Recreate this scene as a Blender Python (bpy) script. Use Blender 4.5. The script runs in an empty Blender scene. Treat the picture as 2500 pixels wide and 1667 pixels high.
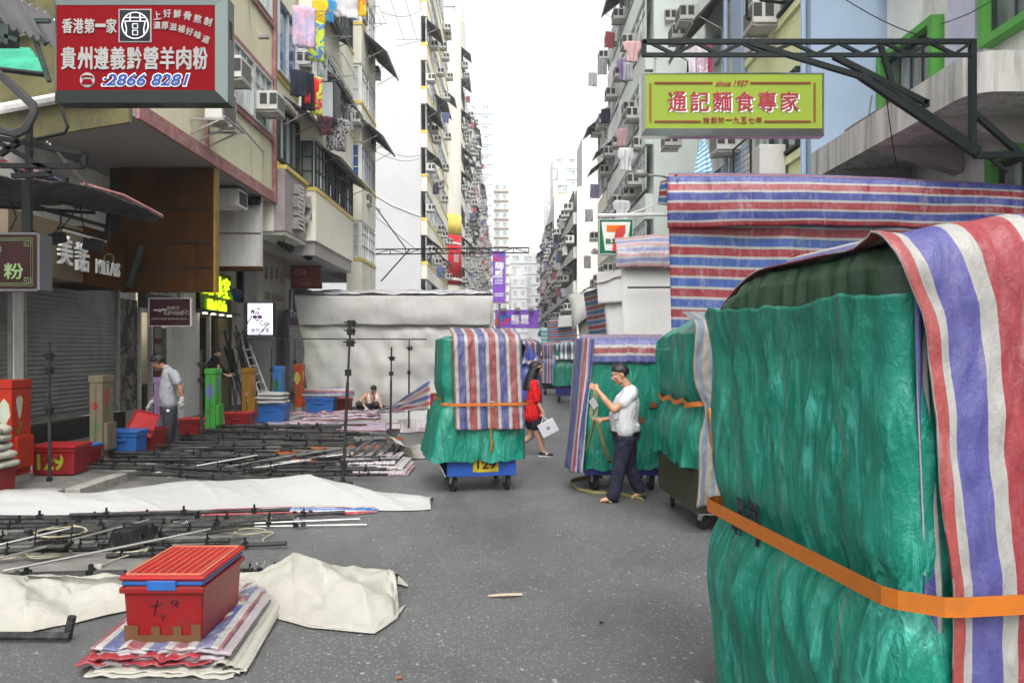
import bpy, bmesh, math, random
from mathutils import Vector, Matrix, noise as mnoise
random.seed(7)
C = bpy.context.scene.collection
sc = bpy.context.scene
R = math.radians
V = Vector
# ---------------------------------------------------------------- camera, sky, sun, exposure
VX, VY, F, H = 1240.0, 850.0, 1850.0, 1.9
cam = bpy.data.cameras.new('camera'); camo = bpy.data.objects.new('camera', cam); C.objects.link(camo)
camo.location = (0, 0, H); camo.rotation_euler = (R(90), 0, 0)
cam.sensor_width = 36; cam.lens = F/2500*36; cam.shift_x = (1250-VX)/2500; cam.shift_y = (VY-833.5)/2500
cam.clip_start = 0.05; cam.clip_end = 3000
sc.camera = camo
w = bpy.data.worlds.new('World'); sc.world = w; w.use_nodes = True
nt = w.node_tree; nt.nodes.clear()
sky = nt.nodes.new('ShaderNodeTexSky'); sky.sky_type = 'NISHITA'; sky.sun_disc = False
SUN_EL, SUN_AZ = R(56), R(172)
sky.sun_elevation = SUN_EL; sky.sun_rotation = SUN_AZ; sky.air_density = 1.0; sky.dust_density = 5.0; sky.ozone_density = 1.0
hs = nt.nodes.new('ShaderNodeHueSaturation'); hs.inputs['Saturation'].default_value = 0.10; hs.inputs['Value'].default_value = 1.0
bg = nt.nodes.new('ShaderNodeBackground'); bg.inputs['Strength'].default_value = 0.15
wo = nt.nodes.new('ShaderNodeOutputWorld')
nt.links.new(sky.outputs[0], hs.inputs['Color']); nt.links.new(hs.outputs[0], bg.inputs[0]); nt.links.new(bg.outputs[0], wo.inputs[0])
sun = bpy.data.lights.new('sun', 'SUN'); suno = bpy.data.objects.new('sun', sun); C.objects.link(suno)
sun.energy = 0.6; sun.angle = R(50); sun.color = (1, .97, .93)
sd = V((math.sin(SUN_AZ)*math.cos(SUN_EL), math.cos(SUN_AZ)*math.cos(SUN_EL), math.sin(SUN_EL)))
suno.rotation_euler = sd.to_track_quat('Z', 'Y').to_euler()
sc.view_settings.view_transform = 'Standard'; sc.view_settings.look = 'None'
sc.view_settings.exposure = 1.3; sc.view_settings.gamma = 1.0; sc.view_settings.use_curve_mapping = False
sc.cycles.use_denoising = True
sc.cycles.max_bounces = 6; sc.cycles.diffuse_bounces = 3; sc.cycles.glossy_bounces = 3; sc.cycles.transmission_bounces = 3; sc.cycles.volume_bounces = 1
sc.cycles.use_adaptive_sampling = True

# ---------------------------------------------------------------- helpers
def P(px, py, d): return V(((px-VX)/F*d, d, H-(py-VY)/F*d))
def G(px, py, z=0.0):
    d = (H-z)*F/(py-VY); return V(((px-VX)/F*d, d, z))
def dX(px, X): return X*F/(px-VX)
def nz(x, y=0.0, z=0.0): return mnoise.noise((x, y, z))
def ridge(x, y=0.0, z=0.0): return 1-abs(mnoise.noise((x, y, z)))*2
def lerp(a, b, t): return a+(b-a)*t

class MB:
    def __init__(s): s.v = []; s.f = []; s.uv = []; s.mi = []; s.m = 0; s.hasuv = False
    def add(s, vs, fs, uvs=None):
        n = len(s.v); s.v += [V(p) for p in vs]
        for i, f in enumerate(fs):
            s.f.append([n+k for k in f]); s.mi.append(s.m)
            s.uv.append([uvs[k] for k in f] if uvs else None)
        if uvs: s.hasuv = True
        return s
    def box(s, x0, x1, y0, y1, z0, z1):
        return s.add([(x0,y0,z0),(x1,y0,z0),(x1,y1,z0),(x0,y1,z0),(x0,y0,z1),(x1,y0,z1),(x1,y1,z1),(x0,y1,z1)],
            [(0,3,2,1),(4,5,6,7),(0,1,5,4),(1,2,6,5),(2,3,7,6),(3,0,4,7)])
    def obox(s, c, a, b, n):       # centre and three half axes
        c, a, b, n = V(c), V(a), V(b), V(n)
        if a.cross(b).dot(n) < 0: a = -a
        return s.add([c-a-b-n,c+a-b-n,c+a+b-n,c-a+b-n,c-a-b+n,c+a-b+n,c+a+b+n,c-a+b+n],
            [(0,3,2,1),(4,5,6,7),(0,1,5,4),(1,2,6,5),(2,3,7,6),(3,0,4,7)])
    def bar(s, p, q, w=.04, h=None, up=(0,0,1)):   # square bar between two points
        p, q = V(p), V(q); h = h or w; d = (q-p); L = d.length; d.normalize(); up = V(up)
        if abs(d.dot(up)) > .98: up = V((1,0,0))
        a = d.cross(up).normalized(); b = a.cross(d).normalized()
        return s.obox((p+q)/2, d*L/2, a*w/2, b*h/2)
    def tube(s, p, q, r=.02, r2=None, n=8): return s.path([p, q], [r, r if r2 is None else r2], n)
    def path(s, pts, r, n=6, cap=True):
        pts = [V(p) for p in pts]; m = len(pts)
        rs = r if isinstance(r, (list, tuple)) else [r]*m
        vs = []; fs = []; a = None
        for i, p in enumerate(pts):
            t = (pts[min(i+1, m-1)]-pts[max(i-1, 0)])
            t = t.normalized() if t.length > 1e-9 else V((0,0,1))
            if a is None:
                a = t.cross(V((0,0,1)))
                if a.length < .05: a = t.cross(V((1,0,0)))
            a = (a-t*a.dot(t)); a = a.normalized() if a.length > 1e-6 else t.orthogonal().normalized()
            b = t.cross(a)
            for k in range(n):
                th = 2*math.pi*k/n
                vs.append(p+(a*math.cos(th)+b*math.sin(th))*rs[i])
        for i in range(m-1):
            for k in range(n):
                fs.append((i*n+k, i*n+(k+1) % n, (i+1)*n+(k+1) % n, (i+1)*n+k))
        if cap: fs.append(tuple(range(n-1, -1, -1))); fs.append(tuple((m-1)*n+k for k in range(n)))
        return s.add(vs, fs)
    def poly(s, pts, ext):         # extruded polygon
        pts = [V(p) for p in pts]; e = V(ext); n = len(pts)
        nrm = V((0,0,0))
        for i in range(n): nrm += (pts[i]-pts[0]).cross(pts[(i+1) % n]-pts[0])
        if nrm.dot(e) > 0: pts = pts[::-1]
        return s.add(pts+[p+e for p in pts], [tuple(range(n)), tuple(range(2*n-1, n-1, -1))]+[((i+1) % n, i, n+i, n+(i+1) % n) for i in range(n)])
    def grid(s, fn, nu, nv, us=1.0, vs=1.0, wrap=False):
        vv = []; uv = []; fs = []
        for j in range(nv+1):
            for i in range(nu+1):
                u, v = i/nu, j/nv
                vv.append(fn(u, v)); uv.append((u*us, v*vs))
        for j in range(nv):
            for i in range(nu):
                a = j*(nu+1)+i; fs.append((a, a+1, a+nu+2, a+nu+1))
        return s.add(vv, fs, uv)
    def ball(s, c, rx, ry=None, rz=None, n=12, m=8, M=None):
        ry = rx if ry is None else ry; rz = rx if rz is None else rz; c = V(c); vs = []; fs = []
        for j in range(m+1):
            ph = math.pi*j/m
            for i in range(n):
                th = 2*math.pi*i/n
                p = V((rx*math.sin(ph)*math.cos(th), ry*math.sin(ph)*math.sin(th), rz*math.cos(ph)))
                vs.append(c+(M @ p if M else p))
        for j in range(m):
            for i in range(n): fs.append((j*n+i, (j+1)*n+i, (j+1)*n+(i+1) % n, j*n+(i+1) % n))
        return s.add(vs, fs)
    def caps(s, p, q, r, r2=None, n=10):   # tapered capsule
        p, q = V(p), V(q); r2 = r if r2 is None else r2; d = q-p; L = max(d.length, 1e-6); d /= L
        pts = []; rs = []
        for k in range(4): th = math.pi/2*(1-k/4+.02); pts.append(p-d*r*math.sin(th)); rs.append(max(r*math.cos(th), .001))
        pts += [p, q]; rs += [r, r2]
        for k in range(1, 5): th = math.pi/2*(k/4-.005); pts.append(q+d*r2*math.sin(th)); rs.append(max(r2*math.cos(th), .001))
        return s.path(pts, rs, n)
    def build(s, name, mat, parent=None, smooth=False, bevel=0, local=False, weld=False):
        me = bpy.data.meshes.new(name)
        inv = None
        if parent is not None and not local:
            inv = world_matrix(parent).inverted()
        vs = [(inv @ p) if inv else p for p in s.v]
        me.from_pydata([tuple(p) for p in vs], [], s.f)
        if s.hasuv:
            ul = me.uv_layers.new(name='UVMap'); k = 0
            for fuv, f in zip(s.uv, s.f):
                for i in range(len(f)):
                    ul.data[k].uv = fuv[i] if fuv else (0, 0); k += 1
        for m in (mat if isinstance(mat, (list, tuple)) else [mat]): me.materials.append(m)
        me.polygons.foreach_set('material_index', s.mi)
        if smooth: me.polygons.foreach_set('use_smooth', [True]*len(me.polygons))
        if weld:
            bm = bmesh.new(); bm.from_mesh(me); bmesh.ops.remove_doubles(bm, verts=bm.verts, dist=1e-5); bm.to_mesh(me); bm.free()
        me.update()
        o = bpy.data.objects.new(name, me); C.objects.link(o)
        if parent is not None: o.parent = parent
        if bevel:
            b = o.modifiers.new('bevel', 'BEVEL'); b.width = bevel; b.segments = 2; b.limit_method = 'ANGLE'; b.angle_limit = R(50)
        return o
def world_matrix(o):
    m = Matrix.LocRotScale(o.location, o.rotation_euler, o.scale)
    return world_matrix(o.parent) @ m if o.parent else m
def tag(o, label, cat, group=None, kind=None):
    if label: o['label'] = label
    if cat: o['category'] = cat
    if group: o['group'] = group
    if kind: o['kind'] = kind
    return o
def thing(name, label, cat, loc=(0,0,0), rz=0.0, group=None):
    o = bpy.data.objects.new(name, None); C.objects.link(o); o.empty_display_size = .1
    o.location = loc; o.rotation_euler = (0, 0, rz)
    return tag(o, label, cat, group)
def struct(name, mb, mat, **k):
    o = mb.build(name, mat, **k); o['kind'] = 'structure'; return o
def dup(root, loc, rz=0.0, label=None, group=None, scale=None):
    r = root.copy(); C.objects.link(r); r.location = loc; r.rotation_euler = (0, 0, rz)
    if scale: r.scale = scale if isinstance(scale, (tuple, list)) else (scale,)*3
    if label: r['label'] = label
    if group: r['group'] = group
    for ch in list(root.children):
        c = ch.copy(); C.objects.link(c); c.parent = r
        for g in list(ch.children):
            d = g.copy(); C.objects.link(d); d.parent = c
    return r
def solid(o, t, off=0):
    m = o.modifiers.new('thickness', 'SOLIDIFY'); m.thickness = t; m.offset = off; return o

# ---------------------------------------------------------------- materials
class NT:
    def __init__(s, name):
        s.m = bpy.data.materials.new(name); s.m.use_nodes = True; s.t = s.m.node_tree
        s.b = s.t.nodes['Principled BSDF']
    def n(s, typ, **k):
        x = s.t.nodes.new('ShaderNode'+typ)
        for a, v in k.items():
            if a in x.inputs.keys(): x.inputs[a].default_value = v
            else: setattr(x, a, v)
        return x
    def l(s, a, b): s.t.links.new(a, b)
    def math(s, op, a, b=None):
        x = s.n('Math', operation=op)
        for i, v in enumerate((a, b)):
            if v is None: continue
            if isinstance(v, (int, float)): x.inputs[i].default_value = v
            else: s.l(v, x.inputs[i])
        return x.outputs[0]
    def mix(s, fac, a, b, blend='MIX'):
        x = s.n('Mix', data_type='RGBA', blend_type=blend)
        for sock, v in ((x.inputs[0], fac), (x.inputs[6], a), (x.inputs[7], b)):
            if isinstance(v, (int, float)): sock.default_value = v
            elif isinstance(v, (tuple, list)): sock.default_value = (*v[:3], 1)
            else: s.l(v, sock)
        return x.outputs[2]
    def ramp(s, fac, stops, interp='LINEAR'):
        x = s.n('ValToRGB'); x.color_ramp.interpolation = interp; e = x.color_ramp.elements
        while len(e) > 1: e.remove(e[-1])
        for i, (p, c) in enumerate(stops):
            q = e[0] if i == 0 else e.new(p)
            q.position = p; q.color = (*c[:3], 1) if isinstance(c, (tuple, list)) else (c, c, c, 1)
        s.l(fac, x.inputs[0]); return x.outputs[0]
    def noise(s, vec, scale, detail=4, rough=.6, dist=0.0, typ=None):
        x = s.n('TexNoise'); x.inputs['Scale'].default_value = scale; x.inputs['Detail'].default_value = detail
        x.inputs['Roughness'].default_value = rough; x.inputs['Distortion'].default_value = dist
        if typ:
            x.noise_type = typ; x.normalize = False
            for a_, v_ in (('Offset', 1.0), ('Gain', 2.0)):
                if a_ in x.inputs.keys(): x.inputs[a_].default_value = v_
        if vec is not None: s.l(vec, x.inputs['Vector'])
        return x.outputs[0]
    def coord(s, which='Object', scale=(1,1,1), rot=(0,0,0)):
        c = s.n('TexCoord'); m = s.n('Mapping'); m.inputs['Scale'].default_value = scale; m.inputs['Rotation'].default_value = rot
        s.l(c.outputs[which], m.inputs[0]); return m.outputs[0]
    def bump(s, h, strength=.3, dist=.02, prev=None):
        x = s.n('Bump'); x.inputs['Strength'].default_value = strength; x.inputs['Distance'].default_value = dist
        s.l(h, x.inputs['Height'])
        if prev: s.l(prev, x.inputs['Normal'])
        return x.outputs[0]
    def done(s, col=None, rough=None, nrm=None, metal=0, spec=.5):
        b = s.b
        if col is not None:
            if isinstance(col, (tuple, list)): b.inputs['Base Color'].default_value = (*col[:3], 1)
            else: s.l(col, b.inputs['Base Color'])
        if rough is not None:
            if isinstance(rough, (int, float)): b.inputs['Roughness'].default_value = rough
            else: s.l(rough, b.inputs['Roughness'])
        if nrm is not None: s.l(nrm, b.inputs['Normal'])
        b.inputs['Metallic'].default_value = metal; b.inputs['Specular IOR Level'].default_value = spec
        return s.m
def srgb(r, g, b):
    f = lambda c: (c/255)/12.92 if c/255 < .04045 else ((c/255+.055)/1.055)**2.4
    return (f(r), f(g), f(b))
ALB = 1.0
def mat(name, col, rough=.6, metal=0, var=.12, vs=3.0, bump=0.0, bs=25.0, dirt=None, dscale=2.0, damt=.5, spec=.18, stretch=(1,1,1)):
    col = tuple(x*ALB for x in col); dirt = dirt and tuple(x*ALB for x in dirt)
    k = NT(name); co = k.coord('Object', stretch)
    n1 = k.noise(co, vs, 5)
    lo = tuple(max(0, c*(1-var)) for c in col); hi = tuple(min(1, c*(1+var)) for c in col)
    c = k.ramp(n1, [(.3, lo), (.7, hi)])
    if dirt:
        n2 = k.noise(co, dscale, 8, .7, .3)
        m = k.ramp(n2, [(.45, 0), (.7, 1)])
        c = k.mix(k.math('MULTIPLY', m, damt), c, dirt)
    nr = None
    if bump: nr = k.bump(k.noise(co, bs, 6, .65), bump, .02)
    r = k.math('ADD', k.math('MULTIPLY', n1, .2), max(0, rough-.1))
    return k.done(c, r, nr, metal, spec)
def emis(name, col, st):
    k = NT(name); k.b.inputs['Emission Color'].default_value = (*col, 1); k.b.inputs['Emission Strength'].default_value = st
    return k.done(col, .5)
def tarp(name, col=None, stripes=None, axis=0, off=0.0, rough=.42, crease=.5, fine=.35, scuff_glint=.25, cs=3.0, dirt=None, damt=.35, scuff_glint_col=(.6,.62,.62), co='UV', spec=.5, seams=None, rot=0.0, bc='Object'):
    sa = lambda c_: tuple(x*ALB for x in c_)
    col = col and sa(col); dirt = dirt and sa(dirt); scuff_glint_col = sa(scuff_glint_col); stripes = stripes and [(sa(a_), b_) for a_, b_ in stripes]
    k = NT(name); uv = k.coord(co, (1, 1, 1), (0, 0, rot)); ob = k.coord('Object')
    if stripes:
        per = sum(wd for _, wd in stripes)
        sep = k.n('SeparateXYZ'); k.l(uv, sep.inputs[0])
        x = k.math('ADD', sep.outputs[axis], k.math('MULTIPLY', k.math('SUBTRACT', k.noise(ob, 2.0, 2), .5), .012))
        fr = k.math('FRACT', k.math('ADD', k.math('DIVIDE', x, per), off))
        st = []; p = 0
        for cc, wd in stripes: st.append((p/per, cc)); p += wd
        c = k.ramp(fr, st, 'CONSTANT')
    else:
        c = k.mix(0.0, col, col)
    big = k.noise(ob, 1.3, 4)
    c = k.mix(k.ramp(big, [(.35, .12), (.6, 0)]), c, (0.02, 0.02, 0.02), 'MIX') if dirt is None else k.mix(k.math('MULTIPLY', k.ramp(big, [(.4, 0), (.75, 1)]), damt), c, dirt)
    scn = k.noise(k.coord('Object', (1, 1, .22), (.35, .28, 0)), 15, 9, .74, .7)
    scm = k.math('MULTIPLY', k.ramp(scn, [(.49, 0), (.60, 1)]), k.ramp(k.noise(ob, 2.3, 3), [(.4, .15), (.62, 1)]))
    c = k.mix(k.math('MULTIPLY', scm, scuff_glint), c, scuff_glint_col)  # pale streaks: worn scuffs, and painted highlights on the green covers
    if seams:   # thin woven seam threads every seams metres
        sep2 = k.n('SeparateXYZ'); k.l(uv, sep2.inputs[0])
        fr2 = k.math('FRACT', k.math('DIVIDE', sep2.outputs[0], seams))
        c = k.mix(k.math('MULTIPLY', k.math('LESS_THAN', fr2, .012), .7), c, (.16, .05, .06))
    vo = k.n('TexVoronoi'); vo.inputs['Scale'].default_value = cs*.85; vo.inputs['Detail'].default_value = 3; vo.inputs['Roughness'].default_value = .5
    wv_ = k.n('Mix', data_type='RGBA', blend_type='ADD'); wv_.inputs[0].default_value = .22
    nd_ = k.n('TexNoise'); nd_.inputs['Scale'].default_value = 1.7; k.l(ob, nd_.inputs['Vector'])
    k.l(k.coord(bc, (1, 1, .55) if bc == 'Object' else (1, 1, 1), (.2, .12, 0)), wv_.inputs[6]); k.l(nd_.outputs[1], wv_.inputs[7]); k.l(wv_.outputs[2], vo.inputs['Vector'])
    b0 = k.bump(vo.outputs['Distance'], crease*.5, .05)
    rg = k.noise(k.coord('Object', (1, 1, .32), (.3, .22, .1)), cs*2.6, 3, .5, .35, 'RIDGED_MULTIFRACTAL')
    b1 = k.bump(rg, crease*.62, .016, b0)
    fi = k.noise(k.coord('Object', (1, 1, .6), (0, .5, .3)), 34, 5, .7, .6)
    b2 = k.bump(fi, min(1, fine*1.5), .010, b1)
    rr = k.math('ADD', k.math('MULTIPLY', scn, .25), rough-.12)
    return k.done(c, rr, b2, 0, spec)

# ---------------------------------------------------------------- lettering
_txt = {}
def text_geo(s, bold=0.0, shear=0.0):
    key = (s, bold, shear)
    if key in _txt: return _txt[key]
    cu = bpy.data.curves.new('t', 'FONT'); cu.body = s; cu.size = 1; cu.offset = bold; cu.shear = shear; cu.resolution_u = 3
    cu.extrude = 0
    o = bpy.data.objects.new('t', cu); C.objects.link(o)
    dg = bpy.context.evaluated_depsgraph_get(); dg.update()
    me = bpy.data.meshes.new_from_object(o.evaluated_get(dg))
    vs = [v.co.copy() for v in me.vertices]; fs = [tuple(p.vertices) for p in me.polygons]
    bpy.data.objects.remove(o); bpy.data.curves.remove(cu); bpy.data.meshes.remove(me)
    _txt[key] = (vs, fs); return _txt[key]
def letters(mb, s, o, u, v, w=None, h=None, bold=0.0, shear=0.0, t=.006, rot=0.0, align='c'):
    """flat lettering of width w and height h centred on o, u to the right and v up, t thick"""
    cj = any(ord(ch_) > 0x2e00 for ch_ in s)
    vs, fs = text_geo(s, 0.0 if cj else bold, shear)
    if not vs: return mb
    o, u, v = V(o), V(u).normalized(), V(v).normalized(); n = u.cross(v)
    x0, x1 = min(p.x for p in vs), max(p.x for p in vs); y0, y1 = min(p.y for p in vs), max(p.y for p in vs)
    sx = w/(x1-x0) if w else None; sy = h/(y1-y0) if h else None
    sx = sx or sy; sy = sy or sx
    cx, cy = (x0+x1)/2, (y0+y1)/2
    c, s_ = math.cos(rot), math.sin(rot)
    front = []
    for p in vs:
        a, b = (p.x-cx)*sx, (p.y-cy)*sy
        a, b = a*c-b*s_, a*s_+b*c
        front.append(o+u*a+v*b)
    N = len(front)
    ed = {}
    for f in fs:
        for i in range(len(f)):
            e = (f[i], f[(i+1) % len(f)]); ed[e] = 1
    side = [(b, a, a+N, b+N) for (a, b) in ed if (b, a) not in ed]
    mb.add([p+n*t for p in front]+front, list(fs)+side)
    if cj and bold:            # heavier strokes: the glyph again, nudged, each a hair proud of the last
        e_ = bold*abs(sx)*.75
        for k_, (da, db) in enumerate(((e_, 0), (-e_, 0), (0, e_*.8), (0, -e_*.8))): mb.add([p+n*(t+.0004*(k_+1))+u*da+v*db for p in front], list(fs))
    return mb
UC, VC = V((1,0,0)), V((0,0,1))           # a board facing the camera
UL, UR = V((0,1,0)), V((0,-1,0))          # boards along the left and the right side of the street
# ---------------------------------------------------------------- palette
def asphalt():
    k = NT('asphalt'); co = k.coord('Object')
    vo = k.n('TexVoronoi'); vo.inputs['Scale'].default_value = 42; k.l(co, vo.inputs['Vector'])
    vo2 = k.n('TexVoronoi'); vo2.inputs['Scale'].default_value = 17; k.l(co, vo2.inputs['Vector'])
    sp = k.ramp(vo.outputs['Distance'], [(.22, 1), (.42, 0)]); pick = k.ramp(k.noise(co, 60, 2), [(.50, 0), (.56, 1)])
    sp2 = k.math('MULTIPLY', k.ramp(vo2.outputs['Distance'], [(.16, 1), (.3, 0)]), k.ramp(k.noise(co, 13, 2), [(.56, 0), (.62, 1)]))
    base = k.ramp(k.noise(co, .7, 6, .6), [(.3, (.067,.068,.070)), (.7, (.104,.104,.104))])
    fine = k.ramp(k.noise(co, 160, 3, .7), [(.3, .55), (.7, 1.35)])
    c = k.mix(1.0, base, fine, 'MULTIPLY')
    c = k.mix(k.math('MULTIPLY', k.math('MULTIPLY', sp, pick), .75), c, (.30,.30,.29))
    c = k.mix(k.math('MULTIPLY', sp2, .8), c, (.34,.34,.33))
    pa = k.ramp(k.noise(k.coord('Object', (1, .35, 1)), .5, 7, .65, .5), [(.5, 0), (.62, 1)])
    c = k.mix(k.math('MULTIPLY', pa, .55), c, (.042,.042,.044))
    st_ = k.ramp(k.noise(k.coord('Object', (1, .5, 1)), 2.6, 5, .7, .8), [(.66, 0), (.72, 1)])
    c = k.mix(k.math('MULTIPLY', st_, .3), c, (.19,.188,.18))
    h = k.math('ADD', k.noise(co, 120, 4, .7), k.math('MULTIPLY', vo.outputs['Distance'], -.6))
    return k.done(c, k.math('ADD', k.math('MULTIPLY', k.noise(co, 1.1, 5), .3), .36), k.bump(h, .55, .012), 0, .5)
M_ASPH = asphalt()
M_PAVE = mat('pavement slab', (.13,.125,.115), .7, 0, .3, 6, .4, 60, (.05,.048,.045), 1.3, .6)
M_KERB = mat('kerb stone', (.24,.23,.21), .8, 0, .25, 5, .3, 50)
CREAM = mat('cream render', (.68,.65,.47), .75, 0, .07, .8, .12, 30, (.30,.29,.22), .9, .22, .3, (1,1,.25))
CREAM2 = mat('pale cream render', (.76,.73,.63), .75, 0, .08, .8, .12, 30, (.40,.38,.32), .9, .25, .3, (1,1,.3))
WHITEW = mat('white render', (.56,.56,.57), .7, 0, .04, .6, .1, 12, (.62,.62,.62), .5, .3)
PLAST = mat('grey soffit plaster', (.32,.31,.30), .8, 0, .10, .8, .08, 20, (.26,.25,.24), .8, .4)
OFFW = mat('off white concrete', (.70,.69,.67), .75, 0, .10, 1.5, .12, 30, (.22,.21,.19), 1.6, .55, .3, (1,1,.3))
MINT = mat('mint render', (.72,.78,.74), .75, 0, .08, .9, .12, 20, (.42,.46,.42), .9, .3)
BLUEW = mat('blue grey render', (.32,.41,.53), .75, 0, .06, .8, .08, 20, (.28,.34,.44), .6, .3)
YGREEN = mat('yellow green render', (.76,.78,.46), .75, 0, .06, .8, .08, 20, (.45,.45,.28), .8, .3)
GREYW = mat('grey render', (.70,.70,.69), .75, 0, .10, .9, .12, 20, (.28,.27,.25), .8, .35)
REDTR = mat('maroon trim paint', (.30,.13,.13), .6, 0, .25, 4, .2, 30, (.45,.35,.33), 5, .5)
YELTR = mat('yellow trim paint', (.72,.55,.14), .6, 0, .15, 2, .1, 30, (.4,.33,.2), 3, .4)
ALU = mat('aluminium frame', (.48,.50,.49), .4, .3, .15, 4)
DKFR = mat('dark green frame', (.035,.05,.045), .5, 0, .3, 4)
GRFR = mat('bright green frame', (.09,.30,.06), .5, 0, .12, 2)
WHFR = mat('white frame', (.68,.68,.66), .5, 0, .08, 3)
def glassm(name, a, b, rough=.08, sc_=1.4):
    k = NT(name); co = k.coord('Object', (1,1,.5)); n = k.noise(co, sc_, 3, .5)
    return k.done(k.ramp(n, [(.35, a), (.65, b)]), rough, None, 0, .8)
GL_G = glassm('greenish window glass', (.22,.27,.26), (.46,.52,.50))  # some sky reflection is mixed into this glass colour
GL_D = glassm('dark window glass', (.05,.06,.06), (.24,.26,.26))
GL_B = glassm('blue film glass', (.03,.10,.28), (.05,.16,.40))
GL_P = glassm('sky-paled window glass', (.38,.42,.43), (.60,.63,.64))  # paler copy: bright sky reflection painted into the glass
ACM = mat('ageing white plastic', (.58,.57,.54), .55, 0, .1, 4, 0, 20, (.30,.28,.24), 4, .45)
VENT = mat('dark vent', (.06,.06,.06), .6, 0, .3, 30)
STEEL = mat('dull bracket steel', (.32,.31,.30), .5, .4, .2, 5)
CORR = mat('dark corrugated sheet', (.19,.19,.19), .7, 0, .3, 3, .1, 30, (.2,.19,.18), 3, .5)
CORRG = mat('green corrugated sheet', (.03,.28,.17), .45, 0, .3, 3, .1, 30)
BLKST = mat('black painted steel', (.010,.011,.011), .5, 0, .3, 8)
GRST = mat('dark green truss steel', (.006,.012,.011), .5, 0, .3, 8)
DARKM = mat('dark interior', (.02,.018,.016), .8, 0, .4, 2)

# ---------------------------------------------------------------- ground
struct('road', MB().add([(-1500,-60,0),(1500,-60,0),(1500,2500,0),(-1500,2500,0)], [(0,1,2,3)]), M_ASPH)
mb = MB(); mb.box(-14,-5.62, 9.62, 46, -.02, .118); struct('pavement', mb, M_PAVE)
mb = MB()
for i in range(36): mb.box(-5.616, -5.42, 9.6+i, 10.585+i, -.02, .125)
for i in range(8): mb.box(-6.62-i, -5.632-i, 9.42, 9.616, -.02, .125)
struct('kerb', mb, M_KERB, bevel=.012)
mb = MB(); mb.box(5.05, 16, 2, 110, -.02, .12); struct('pavement_right', mb, M_PAVE)
mb = MB(); mb.box(-14,-5.6, 50, 240, -.02, .12); struct('pavement_far', mb, M_PAVE)
def stains():
    k = NT('dusty asphalt'); co = k.coord('Object')
    c = k.ramp(k.noise(co, 2.2, 8, .7, .6), [(.3, (.085,.082,.076)), (.55, (.14,.135,.122)), (.75, (.24,.23,.21))])
    c = k.mix(1.0, c, k.ramp(k.noise(co, 110, 3, .7), [(.3, .6), (.7, 1.3)]), 'MULTIPLY')
    return k.done(c, .8, k.bump(k.noise(co, 100, 4), .4, .01))
mb = MB(); n = 60
edge = []
for i in range(n+1):
    y = 5.5+i*.29; edge.append((-2.55-.09*y*.0+.35*nz(y*.9, 3)+.15*nz(y*3.1)-(.012*(y-5.5)**2 if y < 12 else .5), y, .004))
mb.add([(-5.42, 5.5+i*.29, .004) for i in range(n+1)]+edge, [(i, n+1+i, n+2+i, i+1) for i in range(n)])
struct('road_dust', mb, stains())

# ---------------------------------------------------------------- building kit
def window(par, o, u, w, h, nx=2, ny=1, fm=ALU, gm=GL_G, dep=.07, fr=.05, top=0.0, label=None):
    """window with a proud frame; o lower corner on the wall, u along it; panes are a sub-part"""
    o, u = V(o), V(u).normalized(); z = V((0,0,1)); n = u.cross(z)
    f = MB(); p = MB()
    c = lambda a, b: o+u*a+z*b
    for a0, a1, b0, b1 in ((0, w, 0, fr), (0, w, h-fr, h), (0, fr, fr, h-fr), (w-fr, w, fr, h-fr)):
        f.obox(c((a0+a1)/2, (b0+b1)/2)+n*dep/2, u*(a1-a0)/2, z*(b1-b0)/2, n*dep/2)
    iw = w-2*fr; ih = h-2*fr
    hb = []
    if top: hb.append(fr+ih*(1-top))
    for j in range(1, ny): hb.append(fr+ih*(1-top)*j/ny)
    for b in hb: f.obox(c(w/2, b)+n*dep*.42, u*iw/2, z*.016, n*dep*.36)
    for i in range(1, nx): f.obox(c(fr+iw*i/nx, h/2)+n*dep*.42, u*.017, z*ih/2, n*dep*.35)
    for i in range(nx):      # each pane at a slightly different depth, like sliding sashes
        d = .008+.012*(i % 2)
        p.obox(c(fr+iw*(i+.5)/nx, h/2)+n*d, u*iw/nx*.5, z*ih*.5, n*.003)
    wf = f.build('window', fm, par)
    if label: wf['label'] = label
    p.build('pane', gm, wf)
    return wf
# window air conditioner, outward = +x, base at the wall
def make_ac(name='air_conditioner', w=.62, h=.42, d=.52):
    t = thing(name, 'x', 'air conditioner')
    b = MB(); b.box(0, d, -w/2, w/2, 0, h)
    b.build('casing', ACM, t, bevel=.015, local=True)
    g = MB()
    for s in (-1, 1):
        for k in range(2):
            x0 = .06+d*.42*k+.08
            g.box(x0, x0+d*.30, s*(w/2+.004)-.004, s*(w/2+.004)+.004, h*.28, h*.86)
    for k in range(7): g.box(d, d+.006, -w/2+.05, w/2-.05, h*.14+k*h*.11, h*.14+k*h*.11+h*.05)
    g.build('grille', VENT, t, local=True)
    s_ = MB()
    for s in (-1, 1):
        s_.bar((0, s*w*.42, -.035), (d+.02, s*w*.42, -.035), .03); s_.bar((0, s*w*.42, h*.95), (d, s*w*.46, .0), .018)
    s_.box(d-.04, d, -w/2, w/2, -.05, -.02)
    s_.build('bracket', STEEL, t, local=True)
    return t
AC0 = None
def ac(loc, side, label, group=None, sc_=1.0, tilt=0):
    global AC0
    rz = 0 if side == 'L' else math.pi
    if side == 'F': rz = -math.pi/2
    if AC0 is None:
        AC0 = make_ac(); o = AC0; o.location = loc; o.rotation_euler = (0, 0, rz); o['label'] = label
        if group: o['group'] = group
    else:
        o = dup(AC0, loc, rz, label, group, sc_)
        if not group and 'group' in o: del o['group']
    o.scale = (sc_,)*3
    return o
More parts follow.
